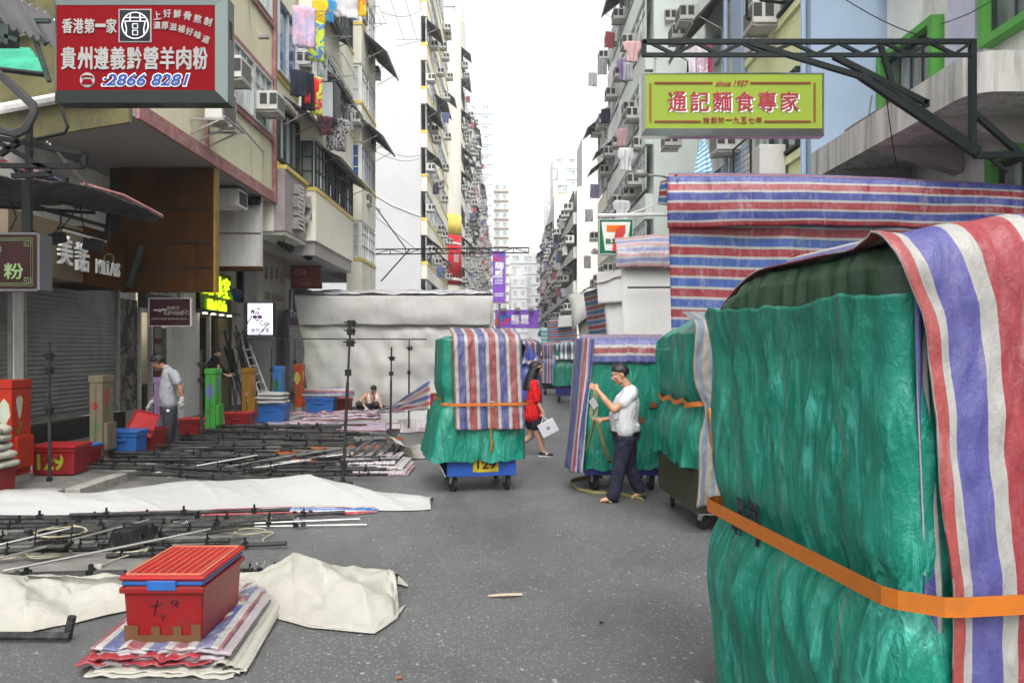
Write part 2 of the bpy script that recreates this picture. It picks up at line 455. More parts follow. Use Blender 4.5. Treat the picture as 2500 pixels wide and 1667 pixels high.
def awning(loc, side, L, D, drop, label, m=CORR, group=None, corr=.09, name='awning', amp=.016):
    s = 1 if side == 'L' else -1
    t = thing(name, label, 'awning', loc, 0, group)
    mb = MB(); nu = max(8, int(L/corr*4)); nu = min(nu, 160)
    def fn(u, v):
        y = (u-.5)*L
        return V((s*v*D, y, -drop*v+amp*math.sin(2*math.pi*y/corr)+.02*nz(y*1.3, v*2, L)))
    mb.grid(fn, nu, 3); o = mb.build('sheet', m, t, local=True); solid(o, .012)
    b = MB()
    for y in (-.46*L, 0, .46*L):
        b.bar((0, y, -.03), (s*D*.97, y, -drop*.97-.03), .025); b.bar((0, y, -drop-.25), (s*D*.8, y, -drop*.8-.03), .02)
    b.box(min(s*D*.95, s*D*.98), max(s*D*.95, s*D*.98), -L/2, L/2, -drop-.045, -drop-.02)
    b.build('bracket', STEEL, t, local=True)
    return t
def rack(loc, side, L, D, label, group=None, m=STEEL, n=4):
    s = 1 if side == 'L' else -1
    t = thing('drying_rack', label, 'drying rack', loc, 0, group)
    b = MB()
    for y in (-L/2, L/2): b.tube((0, y, 0), (s*D, y, .0), .012, n=5); b.tube((0, y, -.35), (s*D*.9, y, 0), .01, n=5)
    b.build('arm', m, t, local=True)
    r = MB()
    for i in range(n): r.tube((s*D*(.25+.75*i/(n-1)), -L/2-.1, .012), (s*D*(.25+.75*i/(n-1)), L/2+.1, .012), .009, n=5)
    r.build('rail', m, t, local=True)
    return t
_cl = {}
def clothm(col, col2=None, scale=9.0):
    key = (col, col2, scale)
    if key in _cl: return _cl[key]
    k = NT('cloth %d' % len(_cl)); co = k.coord('Object')
    if col2: c = k.mix(k.ramp(k.noise(co, scale, 2, .4, .4), [(.47, 0), (.53, 1)]), col, col2)
    else: c = k.mix(0.0, col, col)
    _cl[key] = k.done(c, .85, k.bump(k.noise(co, 18, 3), .3, .02), 0, .2); return _cl[key]
def garment(kind, loc, w, h, m, label, rz=0.0, group=None):
    """hung cloth: top middle at loc, spread along local x"""
    t = {'shirt': [(-.5,0),(-.16,.03),(.16,.03),(.5,0),(.62,-.38),(.42,-.44),(.36,-.25),(.38,-1),(-.38,-1),(-.36,-.25),(-.42,-.44),(-.62,-.38)],
         'trousers': [(-.4,0),(.4,0),(.45,-1),(.08,-1),(0,-.35),(-.08,-1),(-.45,-1)],
         'towel': None}[kind]
    sd_ = random.random()*50
    mb = MB(); nu, nv = 14, 12
    def half(v):
        if kind == 'shirt':
            if v < .10: return .5+v*1.0
            return .62-.1*(v-.1) if v < .42 else .40
        if kind == 'trousers': return .42+.05*v
        return .5
    def fn(u, v):
        a = (u-.5)*2; x = a*half(v)*w
        if kind == 'trousers' and v > .38 and abs(a) < .12: x = math.copysign(.10*w*(v-.38)*1.2+.004, a if a else 1)
        y = .05*w*math.sin(a*9+sd_+v)*(.4+v)+.12*w*nz(u*3+sd_, v*2)*(.3+v)
        return V((x, y, -v*h+(.03*h*(1-abs(a)) if v == 0 else 0)+.03*h*nz(u*3, sd_)*v))
    mb.grid(fn, nu, nv, w, h)
    o = mb.build({'shirt': 'shirt', 'trousers': 'trousers', 'towel': 'towel'}[kind], m, None, smooth=True)
    o.location = loc; o.rotation_euler = (0, 0, rz); solid(o, .012)
    return tag(o, label, 'laundry', group)

# ================================================================ LEFT SIDE
XL = -6.0
# --- first building: cream flats with a deep soffit over the pavement
b1 = thing('apartment_building', 'cream walk-up flats with maroon trim above the deep grey soffit, at the near left', 'building', (-8, 15, 0))
mb = MB(); mb.poly([(-6,12.17,5.82),(-6,19.37,5.82),(-16,19.37,5.82),(-16,16.5,5.82)], (0,0,22)); mb.build('wall', CREAM, b1)
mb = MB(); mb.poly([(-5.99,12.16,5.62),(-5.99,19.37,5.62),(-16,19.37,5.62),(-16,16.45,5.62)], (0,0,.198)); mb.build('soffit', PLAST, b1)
mb = MB(); mb.box(-9.4,-8.62,11.2,13.36,0,5.6); mb.box(-9.4,-8.62,16.72,17.55,0,5.6); mb.box(-9.4,-8.62,13.36,16.72,3.3,5.6); mb.box(-9.4,-8.62,17.55,19.3,4.2,5.6); mb.build('ground_floor_wall', OFFW, b1)
mb = MB()
mb.box(-6.0,-5.93,12.2,19.3,5.60,5.86)
for z in (7.12, 8.62, 10.02, 11.5): mb.box(-6.0,-5.93,12.2,19.25,z,z+.10)
mb.box(-6.02,-5.90,19.25,19.37,5.6,27.7); mb.box(-6.02,-5.945,15.0,15.1,5.86,7.12)
mb.build('trim', REDTR, b1)
for z in (7.24, 10.14):
    y = 12.35
    while y < 18.6:
        wdt = 1.32 if y > 13 else 1.2
        window(b1, (-5.995, y, z), UL, wdt, 1.34, 3, 1, ALU, GL_P if random.random() < .45 else GL_G, .09, .05, .28); y += wdt+.05
# pipes along the wall
mb = MB(); mb.path([(-5.9,15.3,6.95),(-5.9,18.3,6.62),(-5.9,18.3,5.9)], .022); mb.tube((-5.95,17.6,5.86),(-5.95,17.6,7.1),.008); mb.build('pipe', STEEL, b1)
mb = MB(); mb.path([(-5.97,17.5,9.9),(-5.9,17.5,9.3),(-5.75,17.55,9.15)], .015); mb.obox((-5.68,17.6,9.12),(.12,0,0),(0,.07,0),(0,0,.03)); mb.build('lamp', STEEL, b1)
ac((-5.98, 15.75, 7.42), 'L', 'white window air conditioner beside the big red sign, nearest on the cream flats', None, 1.05)
ac((-5.98, 18.15, 7.52), 'L', 'white window air conditioner by the maroon corner strip of the cream flats', None, 1.05)
t = thing('condenser_unit', 'pale condenser on a wall frame under the bottom corner of the big red sign', 'air conditioner', (-5.7, 14.8, 6.2))
mb = MB(); mb.box(-5.75,-5.42,14.35,15.15,6.25,6.95); mb.build('casing', ACM, t, bevel=.02)
mb = MB()
for k in range(12): mb.box(-5.42,-5.412,14.42,15.08,6.32+k*.048,6.345+k*.048)
mb.build('grille', VENT, t)
mb = MB()
for y in (14.3, 14.75, 15.2): mb.bar((-6.0,y,6.22),(-5.3,y,6.22),.04); mb.bar((-6.0,y,5.95),(-5.45,y,6.2),.03)
mb.bar((-5.32,14.2,6.24),(-5.32,15.3,6.24),.04); mb.build('bracket', STEEL, t)

# --- second building: projecting bays, blue windows
b2 = thing('apartment_building', 'pale yellow tenement with stacked projecting window bays next to the cream flats', 'building', (-8, 25, 0))
mb = MB(); mb.box(-16, XL, 19.38, 31.6, 4.9, 30); mb.build('wall', CREAM2, b2)
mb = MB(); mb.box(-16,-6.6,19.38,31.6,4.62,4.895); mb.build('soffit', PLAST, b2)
mb = MB(); mb.box(-16,-8.3,19.4,20.4,0,4.6); mb.box(-16,-8.5,23.7,24.4,0,4.6); mb.box(-16,-8.3,26.6,28.0,0,4.6); mb.box(-16,-8.3,30.6,31.6,0,4.6); mb.box(-16,-8.5,20.4,30.6,3.35,4.6); mb.build('ground_floor_wall', GREYW, b2)
def bay(par, y0, y1, x0, x1, z0, ztop, pitch, wallm, trimm, fm, gm, fmb=None, gmb=None):
    z = z0; k = 0
    wb = MB(); tb = MB()
    while z < ztop:
        wb.box(x0, x1, y0, y1, z, z+1.42); tb.box(x0, x1+.03, y0-.03, y1+.03, z+1.42, z+1.52)
        wb.box(x0, x1-.06, y0+.06, y1-.06, z+1.52, z+pitch)
        f_, g_ = (fm, gm) if k % 2 == 0 or fmb is None else (fmb, gmb)
        L = y1-y0-.12; n = max(1, round(L/1.35))
        for i in range(n): window(par, (x1-.058, y0+.06+L*i/n, z+1.54), UL, L/n-.03, 1.3, 3, 2 if k == 0 else 1, f_, g_ if (i+k) % 3 else GL_P, .07, .045, .25)
        window(par, (x1-.08-(x1-x0-.2), y0+.058, z+1.54), (1,0,0), x1-x0-.2, 1.3, 1, 3, f_, g_, .05, .045)
        z += pitch; k += 1
    wb.build('bay', wallm, par); tb.build('trim', trimm, par)
bay(b2, 21.5, 26.7, XL, -5.45, 4.95, 22, 2.92, CREAM2, YELTR, DKFR, GL_D, ALU, GL_G)
bay(b2, 28.2, 31.2, XL, -5.45, 3.75, 22, 2.92, CREAM2, YELTR, WHFR, GL_P, WHFR, GL_B)
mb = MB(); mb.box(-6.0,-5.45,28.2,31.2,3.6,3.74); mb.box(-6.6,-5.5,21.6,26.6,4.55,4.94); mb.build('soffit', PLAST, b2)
window(b2, (-5.995, 19.55, 6.78), UL, 1.85, 1.42, 3, 1, DKFR, GL_P, .12, .06, label='wide shop window of plain glass')
for z in (9.05, 12.0): window(b2, (-5.995, 19.5, z), UL, 1.85, 1.9, 2, 1, ALU, GL_B, .12, .05, label='window with blue film')
for z in (8.92, 11.86, 6.62): mb = MB(); mb.box(-6.0,-5.95,19.4,21.4,z,z+.12); mb.build('sill', YELTR, b2)
for y, z0_ in ((21.47, 8.2), (27.2, 4.9)): mb = MB(); mb.tube((-5.9,y,z0_),(-5.9,y,24),.05); mb.build('drain_pipe', CREAM2, b2)
# sign panel with raised characters
t = thing('raised_sign', 'weathered mauve grey sign panel with raised metal characters under a yellow ledge', 'sign', (-6, 20.8, 4.9))
mauve = mat('mauve sign board', (.36,.31,.32), .6, 0, .15, 1.5, .1, 15, (.22,.18,.19), 2, .6)
mb = MB(); mb.box(-6.6,-5.72,19.42,22.2,4.92,6.5); mb.build('panel', mauve, t)
mb = MB(); mb.box(-6.6,-5.66,19.42,22.24,6.5,6.6); mb.build('ledge', YELTR, t)
mb = MB()
for i, (ch, y, z) in enumerate((('昌', 20.42, 5.95), ('昌', 20.42, 5.38), ('大', 21.4, 5.75))):
    letters(mb, ch, (-5.72,y,z), UL, VC, .62, .62 if i < 2 else .85, .03, 0, .16)
mb.build('lettering', mat('brushed raised metal', (.40,.37,.34), .35, .6, .2, 5), t)
mb = MB(); mb.box(-6.55,-5.75,19.5,22.1,4.82,4.915); mb.build('soffit', OFFW, t)
for y, lb in ((20.0, 'dark cylindrical spotlight under the mauve sign panel, the nearer of two'), (21.9, 'dark cylindrical spotlight under the mauve sign panel, the farther of two')):
    t = thing('spotlight', lb, 'spotlight', (-5.9, y, 4.8))
    mb = MB(); mb.tube((-6.15,y+.35,4.72),(-5.72,y-.05,4.52),.07,.11,10); mb.build('housing', BLKST, t)
    mb = MB(); mb.tube((-5.95,y+.15,4.82),(-5.95,y+.15,4.65),.02); mb.build('bracket', STEEL, t)
ACG = 'window air conditioners on the tenement bays'
for px, py, X, lb in ((830-70, 150, -5.6, 'grey window air conditioner under the upper corrugated awning of the tenement'), (838, 245, -5.35, 'window air conditioner above the hanging patterned dress'), (802, 305, -5.6, 'window air conditioner beside the white cabinet on the tenement'),
        (905, 135, -5.4, 'window air conditioner high on the second stack of bays'), (925, 178, -5.4, 'window air conditioner at the outer edge of the second stack of bays'), (880, 290, -5.4, 'window air conditioner under the slanting grey awning of the second stack'), (913, 352, -5.4, 'window air conditioner low on the second stack of bays, beside the blank white wall'), (892, 40, -5.4, 'window air conditioner behind the hanging yellow and white washing'), (902, 487, -5.4, 'window air conditioner over the blue window of the second stack')):
    d = dX(px, X); p = P(px, py, d); ac((X-.45, d, p.z-.2), 'L', lb, None, .95)
for px, py, X, L, D, dr, lb in ((790, 185, -5.95, 3.2, .9, .75, 'curved dark corrugated awning below the hanging washing on the tenement'), (800, 395, -5.9, 5.0, 1.0, .5, 'long dark corrugated awning over the dark green bay windows'), (720, 265, -5.95, 2.2, .75, .5, 'flat grey panel awning above the plain shop window'),
        (905, 115, -5.45, 3.0, .9, .8, 'upper slanting dark awning on the second stack of bays'), (898, 315, -5.45, 3.0, .85, .7, 'lower slanting grey awning on the second stack of bays'), (765, 35, -5.95, 2.6, .9, .5, 'awning at the top over the blue film windows')):
    d = dX(px, X); p = P(px, py, d); awning((X, d, p.z), 'L', L, D, dr, lb)
# washing on racks
def at(px, py, X): d = dX(px, X); return P(px, py, d)
rack(at(735, 60, -5.6), 'L', 1.6, 1.2, 'steel drying rack in front of the blue film windows')
rack(at(745, 160, -5.6), 'L', 1.6, 1.2, 'steel drying rack holding the dark trousers')
rack(at(830, 280, -5.6), 'L', 2.0, .9, 'steel drying rack holding the patterned dress')
rack(at(880, 38, -5.3), 'L', 1.4, .8, 'drying rack at the top with yellow and blue washing')
rack(at(945, 40, -5.3), 'L', 5, 1.6, 'long black drying rack reaching out in front of the blank white wall', None, BLKST, 3)
for kind, px, py, X, w_, h_, m, lb in (('towel', 742, 18, -5.0, .55, 1.0, clothm((.42,.36,.52),(.62,.40,.50),5), 'mauve and pink towel hanging before the blue windows'),
    ('towel', 772, 55, -4.9, .42, 1.0, clothm((.50,.62,.06),(.10,.22,.45),6), 'lime green flowered towel hanging before the blue windows'),
    ('trousers', 728, 172, -5.0, .40, .62, clothm((.02,.025,.04)), 'dark grey trousers on the tenement rack'),
    ('trousers', 752, 180, -4.9, .34, .9, clothm((.015,.015,.025)), 'long black trousers beside the red shirt on the tenement rack'),
    ('shirt', 758, 195, -4.85, .34, .6, clothm((.55,.02,.03)), 'red shirt on the tenement rack'),
    ('towel', 772, 190, -4.8, .3, .95, clothm((.50,.60,.08),(.5,.06,.08),7), 'yellow green flowered cloth below the tenement rack'),
    ('shirt', 820, 290, -5.0, .7, .95, clothm((.05,.045,.05),(.35,.33,.34),22), 'grey patterned dress hanging from the tenement rack'),
    ('shirt', 796, 285, -5.0, .35, .5, clothm((.03,.02,.03),(.12,.04,.05),14), 'small dark blouse beside the patterned dress'),
    ('shirt', 782, 0, -4.9, .34, .6, clothm((.70,.50,.03)), 'yellow shirt at the top of the picture, beside the blue one'),
    ('shirt', 800, 0, -4.9, .4, .62, clothm((.05,.25,.48)), 'blue shirt at the top of the picture, between the yellow shirt and the white sheet'),
    ('towel', 842, -8, -4.9, .8, .65, clothm((.62,.60,.62)), 'white sheet at the top of the picture'),
    ('towel', 878, -8, -4.9, .42, .65, clothm((.72,.50,.03),(.65,.20,.03),4), 'yellow and orange cloth at the top of the picture')):
    p = at(px, py, X); garment(kind, p, w_, h_, m, lb, R(20))
t = thing('wall_cabinet', 'white cabinet with frosted door fixed outside the tenement bay', 'cabinet', at(820, 220, -5.4))
mb = MB(); p = at(812, 222, -5.1); mb.box(-5.45,-4.95,p.y-.4,p.y+.4,p.z-1.0,p.z+.15); mb.build('casing', DKFR, t)
mb = MB(); mb.box(-5.40,-5.0,p.y-.412,p.y-.402,p.z-.95,p.z+.1); mb.build('door', GL_P, t)

# --- blank white gable and the flats behind it
b3 = thing('apartment_building', 'tall block with a blank white end wall and yellow floor bands', 'building', (-8, 58, 0))
XB = -5.76
mb = MB(); mb.box(-24, XB, 50, 68, 0, 34); mb.build('end_wall', WHITEW, b3)
mb = MB()     # cracked render ridges on the end wall
mb.path([(XB-4.2+.0, 49.98, 11.9),(-9,49.98,11.7),(-8.6,49.98,11.9),(-7.6,49.98,11.3),(-6.6,49.98,10.9),(-5.8,49.98,10.6)], .045, 5)
mb.path([(-9.6,49.98,11.2),(-8.4,49.98,11.1),(-8.7,49.98,10.6),(-7.8,49.98,9.9),(-6.7,49.98,9.0),(-5.85,49.98,8.3)], .03, 5)
mb.build('render_ridge', WHITEW, b3)
def facade(par, X, side, y0, y1, z0, z1, pitch, ww, wallm, bandm, fm, gms, bands=True, acp=.5, awp=.2, label='', labela='', cap=90, lau=0, sc_=1.0, jut=.5):
    """street face with sills, windows, units and washing; side L faces +x"""
    s = 1 if side == 'L' else -1; u = UL if side == 'L' else UR
    mb = MB(); bb = MB(); nfl = int((z1-z0)/pitch); nw = max(1, int((y1-y0)/ww)); cnt = 0
    for f in range(nfl):
        z = z0+f*pitch
        x0, x1 = sorted((X, X+s*jut)); mb.box(x0, x1, y0+.1, y1-.1, z, z+.95)
        if bands: x0, x1 = sorted((X, X+s*(jut+.04))); bb.box(x0, x1, y0+.08, y1-.08, z+.95, z+1.15)
        for i in range(nw):
            yy = y0+.15+(y1-y0-.3)*i/nw; w_ = (y1-y0-.3)/nw*.94
            if cnt < cap:
                o = (X+s*jut*.8, yy if side == 'L' else yy+w_, z+1.16)
                window(par, o, u, w_, pitch-1.25, 3, 1, fm, random.choice(gms), .06, .05, .25); cnt += 1
            yc = yy+w_*random.random()
            if random.random() < acp: ac((X+s*(jut-.05), yc, z+1.2+random.random()*.7), side, label[0], label[1], 1.1*sc_)
            if random.random() < awp: awning((X+s*(jut-.05), yy+w_/2, z+pitch-.05), side, w_*random.uniform(.8, 1.3), .9, .7, labela[0], CORR, labela[1], .12)
            if random.random() < lau:
                c = random.choice([(.05,.05,.08),(.5,.48,.52),(.3,.25,.4),(.6,.6,.62),(.45,.12,.14),(.12,.16,.3),(.62,.4,.42)])
                garment(random.choice(['shirt','towel','trousers']), (X+s*(jut+.5+random.random()*.4), yc, z+random.uniform(.5,1.1)), .46, .72, clothm(tuple(x_*.75 for x_ in c)), label[2], R(random.uniform(-30,30)), label[3])
    for z in ():
        pass
    mb.build('storey', wallm, par); 
    if bands: bb.build('trim', bandm, par)
lab3 = ('window air conditioner on the street face of the block with yellow floor bands', 'air conditioners of the yellow banded block', 'washing hung outside the block with yellow floor bands', 'washing of the yellow banded block')
facade(b3, XB-.1, 'L', 50.1, 67.9, 3.6, 30, 2.9, 3.0, CREAM2, YELTR, ALU, [GL_D, GL_G, GL_P, GL_P], True, .6, .22, lab3, ('dark awning on the street face of the block with yellow floor bands', 'awnings of the yellow banded block'), 60, .12)
b4 = thing('apartment_building', 'cream block with a rounded corner that carries the red and yellow advertisement', 'building', (-8, 74, 0))
mb = MB()
pts = [(-20, 69.5)]+[(-4.45-2.2+2.2*math.sin(a), 71.7-2.2*math.cos(a)) for a in [R(k*9) for k in range(11)]]+[(-4.45, 78), (-20, 78)]
mb.poly([(x, y, 0) for x, y in pts], (0, 0, 33)); mb.build('wall', CREAM2, b4)
for f in range(9):
    z = 4.2+f*2.95
    for i in range(2): window(b4, (-4.445, 72.2+i*2.8, z+1.0), UL, 2.2, 1.5, 3, 1, DKFR, random.choice([GL_D, GL_G]), .06, .05, .25)
    for i in range(2):
        if random.random() < .5: ac((-4.45, 73.0+i*2.8, z+1.1), 'L', 'window air conditioner on the cream block with the rounded corner', 'air conditioners of the rounded block', 1.1)
        if random.random() < .25: awning((-4.45, 73.2+i*2.8, z+2.75), 'L', 2.3, .9, .7, 'dark awning on the cream block with the rounded corner', CORR, 'awnings of the rounded block', .12)
# advertisement wrapped round the corner
t = thing('advertisement_banner', 'large red and yellow advertisement wrapped round the rounded corner of the cream block', 'advertisement', (-6, 70, 8))
def arcz(r, z0, z1, a0=-35, a1=100): return lambda u, v: V((-6.65+(2.2+r)*math.sin(R(lerp(a0, a1, u))), 71.7-(2.2+r)*math.cos(R(lerp(a0, a1, u))), lerp(z0, z1, v)))
mb = MB(); mb.grid(arcz(.05, 7.8, 12.4), 24, 1); o = mb.build('red_panel', mat('advert red', (.55,.02,.03), .5), t, smooth=True); solid(o, .03)
mb = MB(); mb.grid(arcz(.05, 12.4, 14.3), 24, 1); o = mb.build('yellow_panel', mat('advert yellow', (.72,.58,.12), .5), t, smooth=True); solid(o, .03)
mb = MB(); mb.grid(arcz(.09, 8.2, 8.45), 24, 1); mb.grid(arcz(.09, 11.55, 11.75), 24, 1)
letters(mb, '全線', (-6.75,69.33,9.0), UC, VC, .7, .5, .0); letters(mb, '低', (-5.95,69.5,9.1), V((.93,.37,0)), VC, .7, .95, .0)
letters(mb, '日式', (-6.5,69.33,11.1), UC, VC, .9, .5, .0)
mb.build('lettering', WHFR, t)
b5 = []
def row(y0, y1, zt, wm, gm, lb, seed, lau=.4):
    random.seed(seed)
    b = thing('apartment_building', lb, 'building', (-9, (y0+y1)/2, 0))
    mb = MB(); mb.box(-22, -5.2, y0, y1, 0, zt); mb.build('wall', wm, b)
    L4 = ('window air conditioner on the crowded flats far along the left side', 'air conditioners far along the left', 'washing on the crowded flats far along the left side', 'washing far along the left')
    facade(b, -5.2, 'L', y0, y1, 4.0, zt-.4, 3.0, 4.2, wm, GREYW, ALU, gm, False, .8, .2, L4, ('awning on the crowded flats far along the left side', 'awnings far along the left'), 70, lau, 1.35, .35)
    mb = MB(); mb.box(-16, -9, y0+2, y1-2, zt, zt+2.4); mb.build('roof_house', GREYW, b)
row(78.2, 104, 33, GREYW, [GL_D, GL_G, GL_P], 'crowded grey tenement just past the rounded cream block', 3)
row(104.3, 128, 36, CREAM2, [GL_D, GL_G, GL_P], 'crowded cream tenement in the middle of the far left row', 4)
row(128.3, 158, 34, GREYW, [GL_D], 'crowded grey tenement at the farthest end of the left row', 5, .3)
row(158.3, 205, 30, CREAM2, [GL_D], 'pale low tenement where the left row runs out', 6, .1)
PALEB = mat('haze-paled blue cladding', (.68,.73,.78), .7, 0, .05, .5)  # pale cladding, lightened further in place of distance haze
def tower(lb, x0, x1, y0, y1, zt, wm, pitch=3.0, ww=3.0, side=None, bandm=None, gm=GL_G):
    b = thing('tower_block', lb, 'tower', ((x0+x1)/2, y0, 0))
    mb = MB(); mb.box(x0, x1, y0, y1, 0, zt); mb.build('wall', wm, b)
    bb = MB(); n = max(1, int((x1-x0)/ww)); f = 0; cnt = 0; wf = None
    zs = [z for z in [zt-pitch*(k+1) for k in range(40)] if z > 6]
    for z in zs:
        bb.box(x0-.1, x1+.1, y0-.35, y0, z-.3, z+.25)
        for i in range(n):
            a = x0+(x1-x0)*(i+.2)/n
            if cnt < 95: window(b, (a, y0-.001, z+.7), UC, (x1-x0)/n*.6, pitch*.5, 2, 1, WHFR, gm, .2, .12); cnt += 1
    bb.build('floor_band', bandm or wm, b)
    mb = MB(); mb.box(lerp(x0,x1,.3), lerp(x0,x1,.7), y0+2, y1-1, zt, zt+3); mb.build('roof_house', wm, b)
    return b
tower('tall cream tower rising behind the left row of tenements', -11.2, -7.2, 118, 130, 56, CREAM2, 3.0, 2.0)
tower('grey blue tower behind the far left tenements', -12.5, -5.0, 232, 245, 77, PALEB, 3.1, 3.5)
tower('white tower with brown floor bands ending the street left of the sky gap', -4.6, .2, 248, 262, 56, CREAM2, 3.0, 2.4, None, mat('brown band', (.25,.2,.18), .7))
tower('low white office block filling the end of the street', .6, 14.5, 285, 300, 38, WHITEW, 4.0, 4.4)
tower('shorter white office wing in front of the end block', 1.2, 7.0, 282, 284.9, 29, WHITEW, 4.2, 2.6)

# --- things fixed to the left row
t = thing('sign_truss', 'empty black lattice sign frame reaching over the street from the left', 'sign frame', P(918, 610, 33))
mb = MB(); d = 33; a0, a1 = P(915, 609, d), P(1291, 605, d); c0, c1 = P(915, 621, d), P(1291, 617, d)
mb.bar(a0, a1, .05); mb.bar(c0, c1, .05); n = 10
for i in range(n+1):
    q0, q1 = a0.lerp(a1, i/n), c0.lerp(c1, i/n); mb.bar(q0, q1, .035)
    if i < n: mb.bar(*( (q0, c0.lerp(c1, (i+1)/n)) if i % 2 else (q1, a0.lerp(a1, (i+1)/n)) ), .03)
mb.bar(P(915, 503, d), P(990, 606, d), .05); mb.bar(P(1000, 609, d), P(930, 687, d), .05); mb.build('lattice', BLKST, t)
PUR = mat('purple sign face', (.19,.08,.43), .45); REDS = mat('logo red', (.60,.03,.05), .4); BLUS = mat('logo blue', (.04,.12,.45), .4); WHS = mat('sign white', (.80,.80,.80), .45)
def lflogo(rb, bb, o, s, y):
    # slanted L in red and F in blue with a red hook
    def q(pts): return [V((o.x+(a+b*.25)*s, y, o.z+b*s)) for a, b in pts]
    rb.poly(q([(-.9,-.6),(-.62,.6),(-.32,.6),(-.52,-.3),(.1,-.3),(.02,-.6)]), (0,-.02,0))
    bb.poly(q([(-.18,-.15),(.0,.6),(.95,.6),(.88,.32),(.25,.32),(.15,-.15)]), (0,-.02,0))
    rb.poly(q([(.2,-.6),(.38,.15),(.98,.15),(.9,-.1),(.62,-.1),(.5,-.6)]), (0,-.02,0))
t = thing('hanging_sign', 'tall upright purple shop sign with a curling white stroke', 'sign', P(1220, 740, 62))
d = 62; p0, p1 = P(1203, 738, d), P(1234, 613, d)
mb = MB(); mb.box(p0.x, p1.x, d, d+.25, p0.z, p1.z); mb.build('panel', PUR, t)
rb, bb, wb = MB(), MB(), MB(); lflogo(rb, bb, P(1218, 629, d), .42, d-.002); rb.build('logo', REDS, t); bb.build('logo', BLUS, t)
letters(wb, '龍', P(1218, 648, d-.01), UC, VC, .62, .58, .02); letters(wb, '豐', P(1218, 669, d-.01), UC, VC, .62, .58, .02)
letters(wb, 'LUNG', P(1218, 684, d-.01), UC, VC, .6, .17, .02); letters(wb, 'FUNG', P(1218, 691, d-.01), UC, VC, .6, .17, .02)
for py in (717, 722): a = P(1218, py, d-.01); wb.box(a.x-.36, a.x+.36, d-.02, d-.001, a.z-.03, a.z+.03)
wb.path([P(1229, 640, d-.03), P(1227, 655, d-.03), P(1218, 668, d-.03), P(1206, 676, d-.03), P(1203, 680, d-.03)], [.02,.06,.06,.05,.03], 6); wb.build('lettering', WHS, t)
t = thing('hanging_sign', 'wide purple shop sign with floodlights on its top edge', 'sign', P(1260, 800, 48)); d = 48
p0, p1 = P(1209, 801, d), P(1315, 756, d)
mb = MB(); mb.box(p0.x, p1.x, d, d+.3, p0.z, p1.z); mb.build('panel', PUR, t)
rb, bb, wb = MB(), MB(), MB(); lflogo(rb, bb, P(1227, 781, d), .52, d-.002); rb.build('logo', REDS, t); bb.build('logo', BLUS, t)
letters(wb, '龍', P(1258, 777, d-.01), UC, VC, .50, .46, .02); letters(wb, '豐', P(1281, 777, d-.01), UC, VC, .50, .46, .02)
letters(wb, 'LUNG', P(1258, 789, d-.01), UC, VC, .48, .13, .02); letters(wb, 'FUNG', P(1281, 789, d-.01), UC, VC, .48, .13, .02); wb.build('lettering', WHS, t)
for px in (1230, 1263, 1297):
    a = P(px, 754, d-.2); mb = MB(); mb.obox(a, (.17,0,0), (0,.1,.04), (0,-.02,.09)); mb.bar(a+V((0,.2,.05)), a, .03); mb.build('floodlight', STEEL, t)
# ================================================================ LEFT SHOPS AND SIGNS
ALB = .6
SHUT = mat('galvanised shutter', (.34,.34,.34), .45, .4, .18, 2, 0, 20, (.09,.085,.08), 2.5, .5, .5, (1,1,.6))
WOOD = mat('stained brown board', (.095,.038,.010), .85, 0, .35, 1.5, .1, 20, (.02,.012,.008), 1.2, .7, .03, (1,1,.4))
def shutter(lb, X, y0, y1, z0, z1):
    t = thing('roller_shutter', lb, 'shutter', (X, (y0+y1)/2, z0))
    mb = MB(); n = int((z1-z0)/.085)*4
    mb.grid(lambda u, v: V((X+.022*abs(math.sin(v*n/4*math.pi))+.004*nz(u*6, v*9), lerp(y0, y1, u), lerp(z0+.1, z1, v))), 6, n)
    mb.build('slat_panel', SHUT, t, smooth=True)
    mb = MB(); mb.box(X-.03, X+.06, y0, y1, z0, z0+.1); mb.build('bottom_rail', SHUT, t)
    mb = MB(); mb.box(X-.05, X+.08, y0-.06, y0, z0-.2, z1); mb.box(X-.05, X+.08, y1, y1+.06, z0-.2, z1); mb.build('guide', STEEL, t)
    return t
shutter('wide grey roller shutter under the beige and brown shop board', -8.6, 13.42, 16.6, .55, 3.24)
shutter('grey roller shutter at the left edge behind the red flowered cabinet', -8.6, 11.4, 13.0, .4, 3.1)
shutter('grey roller shutter beside the big white tent, under the purple sign', -7.9, 27.2, 30.4, .3, 3.3)
mb = MB(); mb.box(-8.8,-8.45,13.3,16.75,.1,.5); mb.build('plinth', DARKM, b1)
mb = MB(); mb.box(-8.9,-8.5,13.04,13.3,.1,3.3); mb.build('pillar', OFFW, b1)
def posters():
    k = NT('peeling posters'); co = k.coord('Object', (1, 2.2, 1.3))
    vo = k.n('TexVoronoi'); vo.inputs['Scale'].default_value = 2.4; vo.distance = 'CHEBYCHEV'; k.l(co, vo.inputs['Vector'])
    c = k.ramp(vo.outputs['Color'], [(.0, (.05,.05,.05)), (.3, (.16,.15,.14)), (.55, (.22,.20,.16)), (.75, (.09,.085,.08)), (1, (.3,.29,.27))], 'CONSTANT')
    m = k.ramp(k.noise(k.coord('Object'), 5, 8, .75, .8), [(.48, 0), (.54, 1)])
    c = k.mix(m, c, (.035,.033,.033)); return k.done(c, .8, k.bump(m, .5, .01))
POST = posters()
mb = MB(); mb.box(-8.61,-8.56,16.74,17.5,.5,3.0); mb.build('poster_wall', POST, b1)
mb = MB(); mb.box(-8.62,-8.5,16.72,17.55,.1,.5); mb.build('tread_plate', STEEL, b1)
t = thing('shop_fascia', 'beige and brown shop board with two raised white characters', 'sign', (-8.5, 15.2, 3.24))
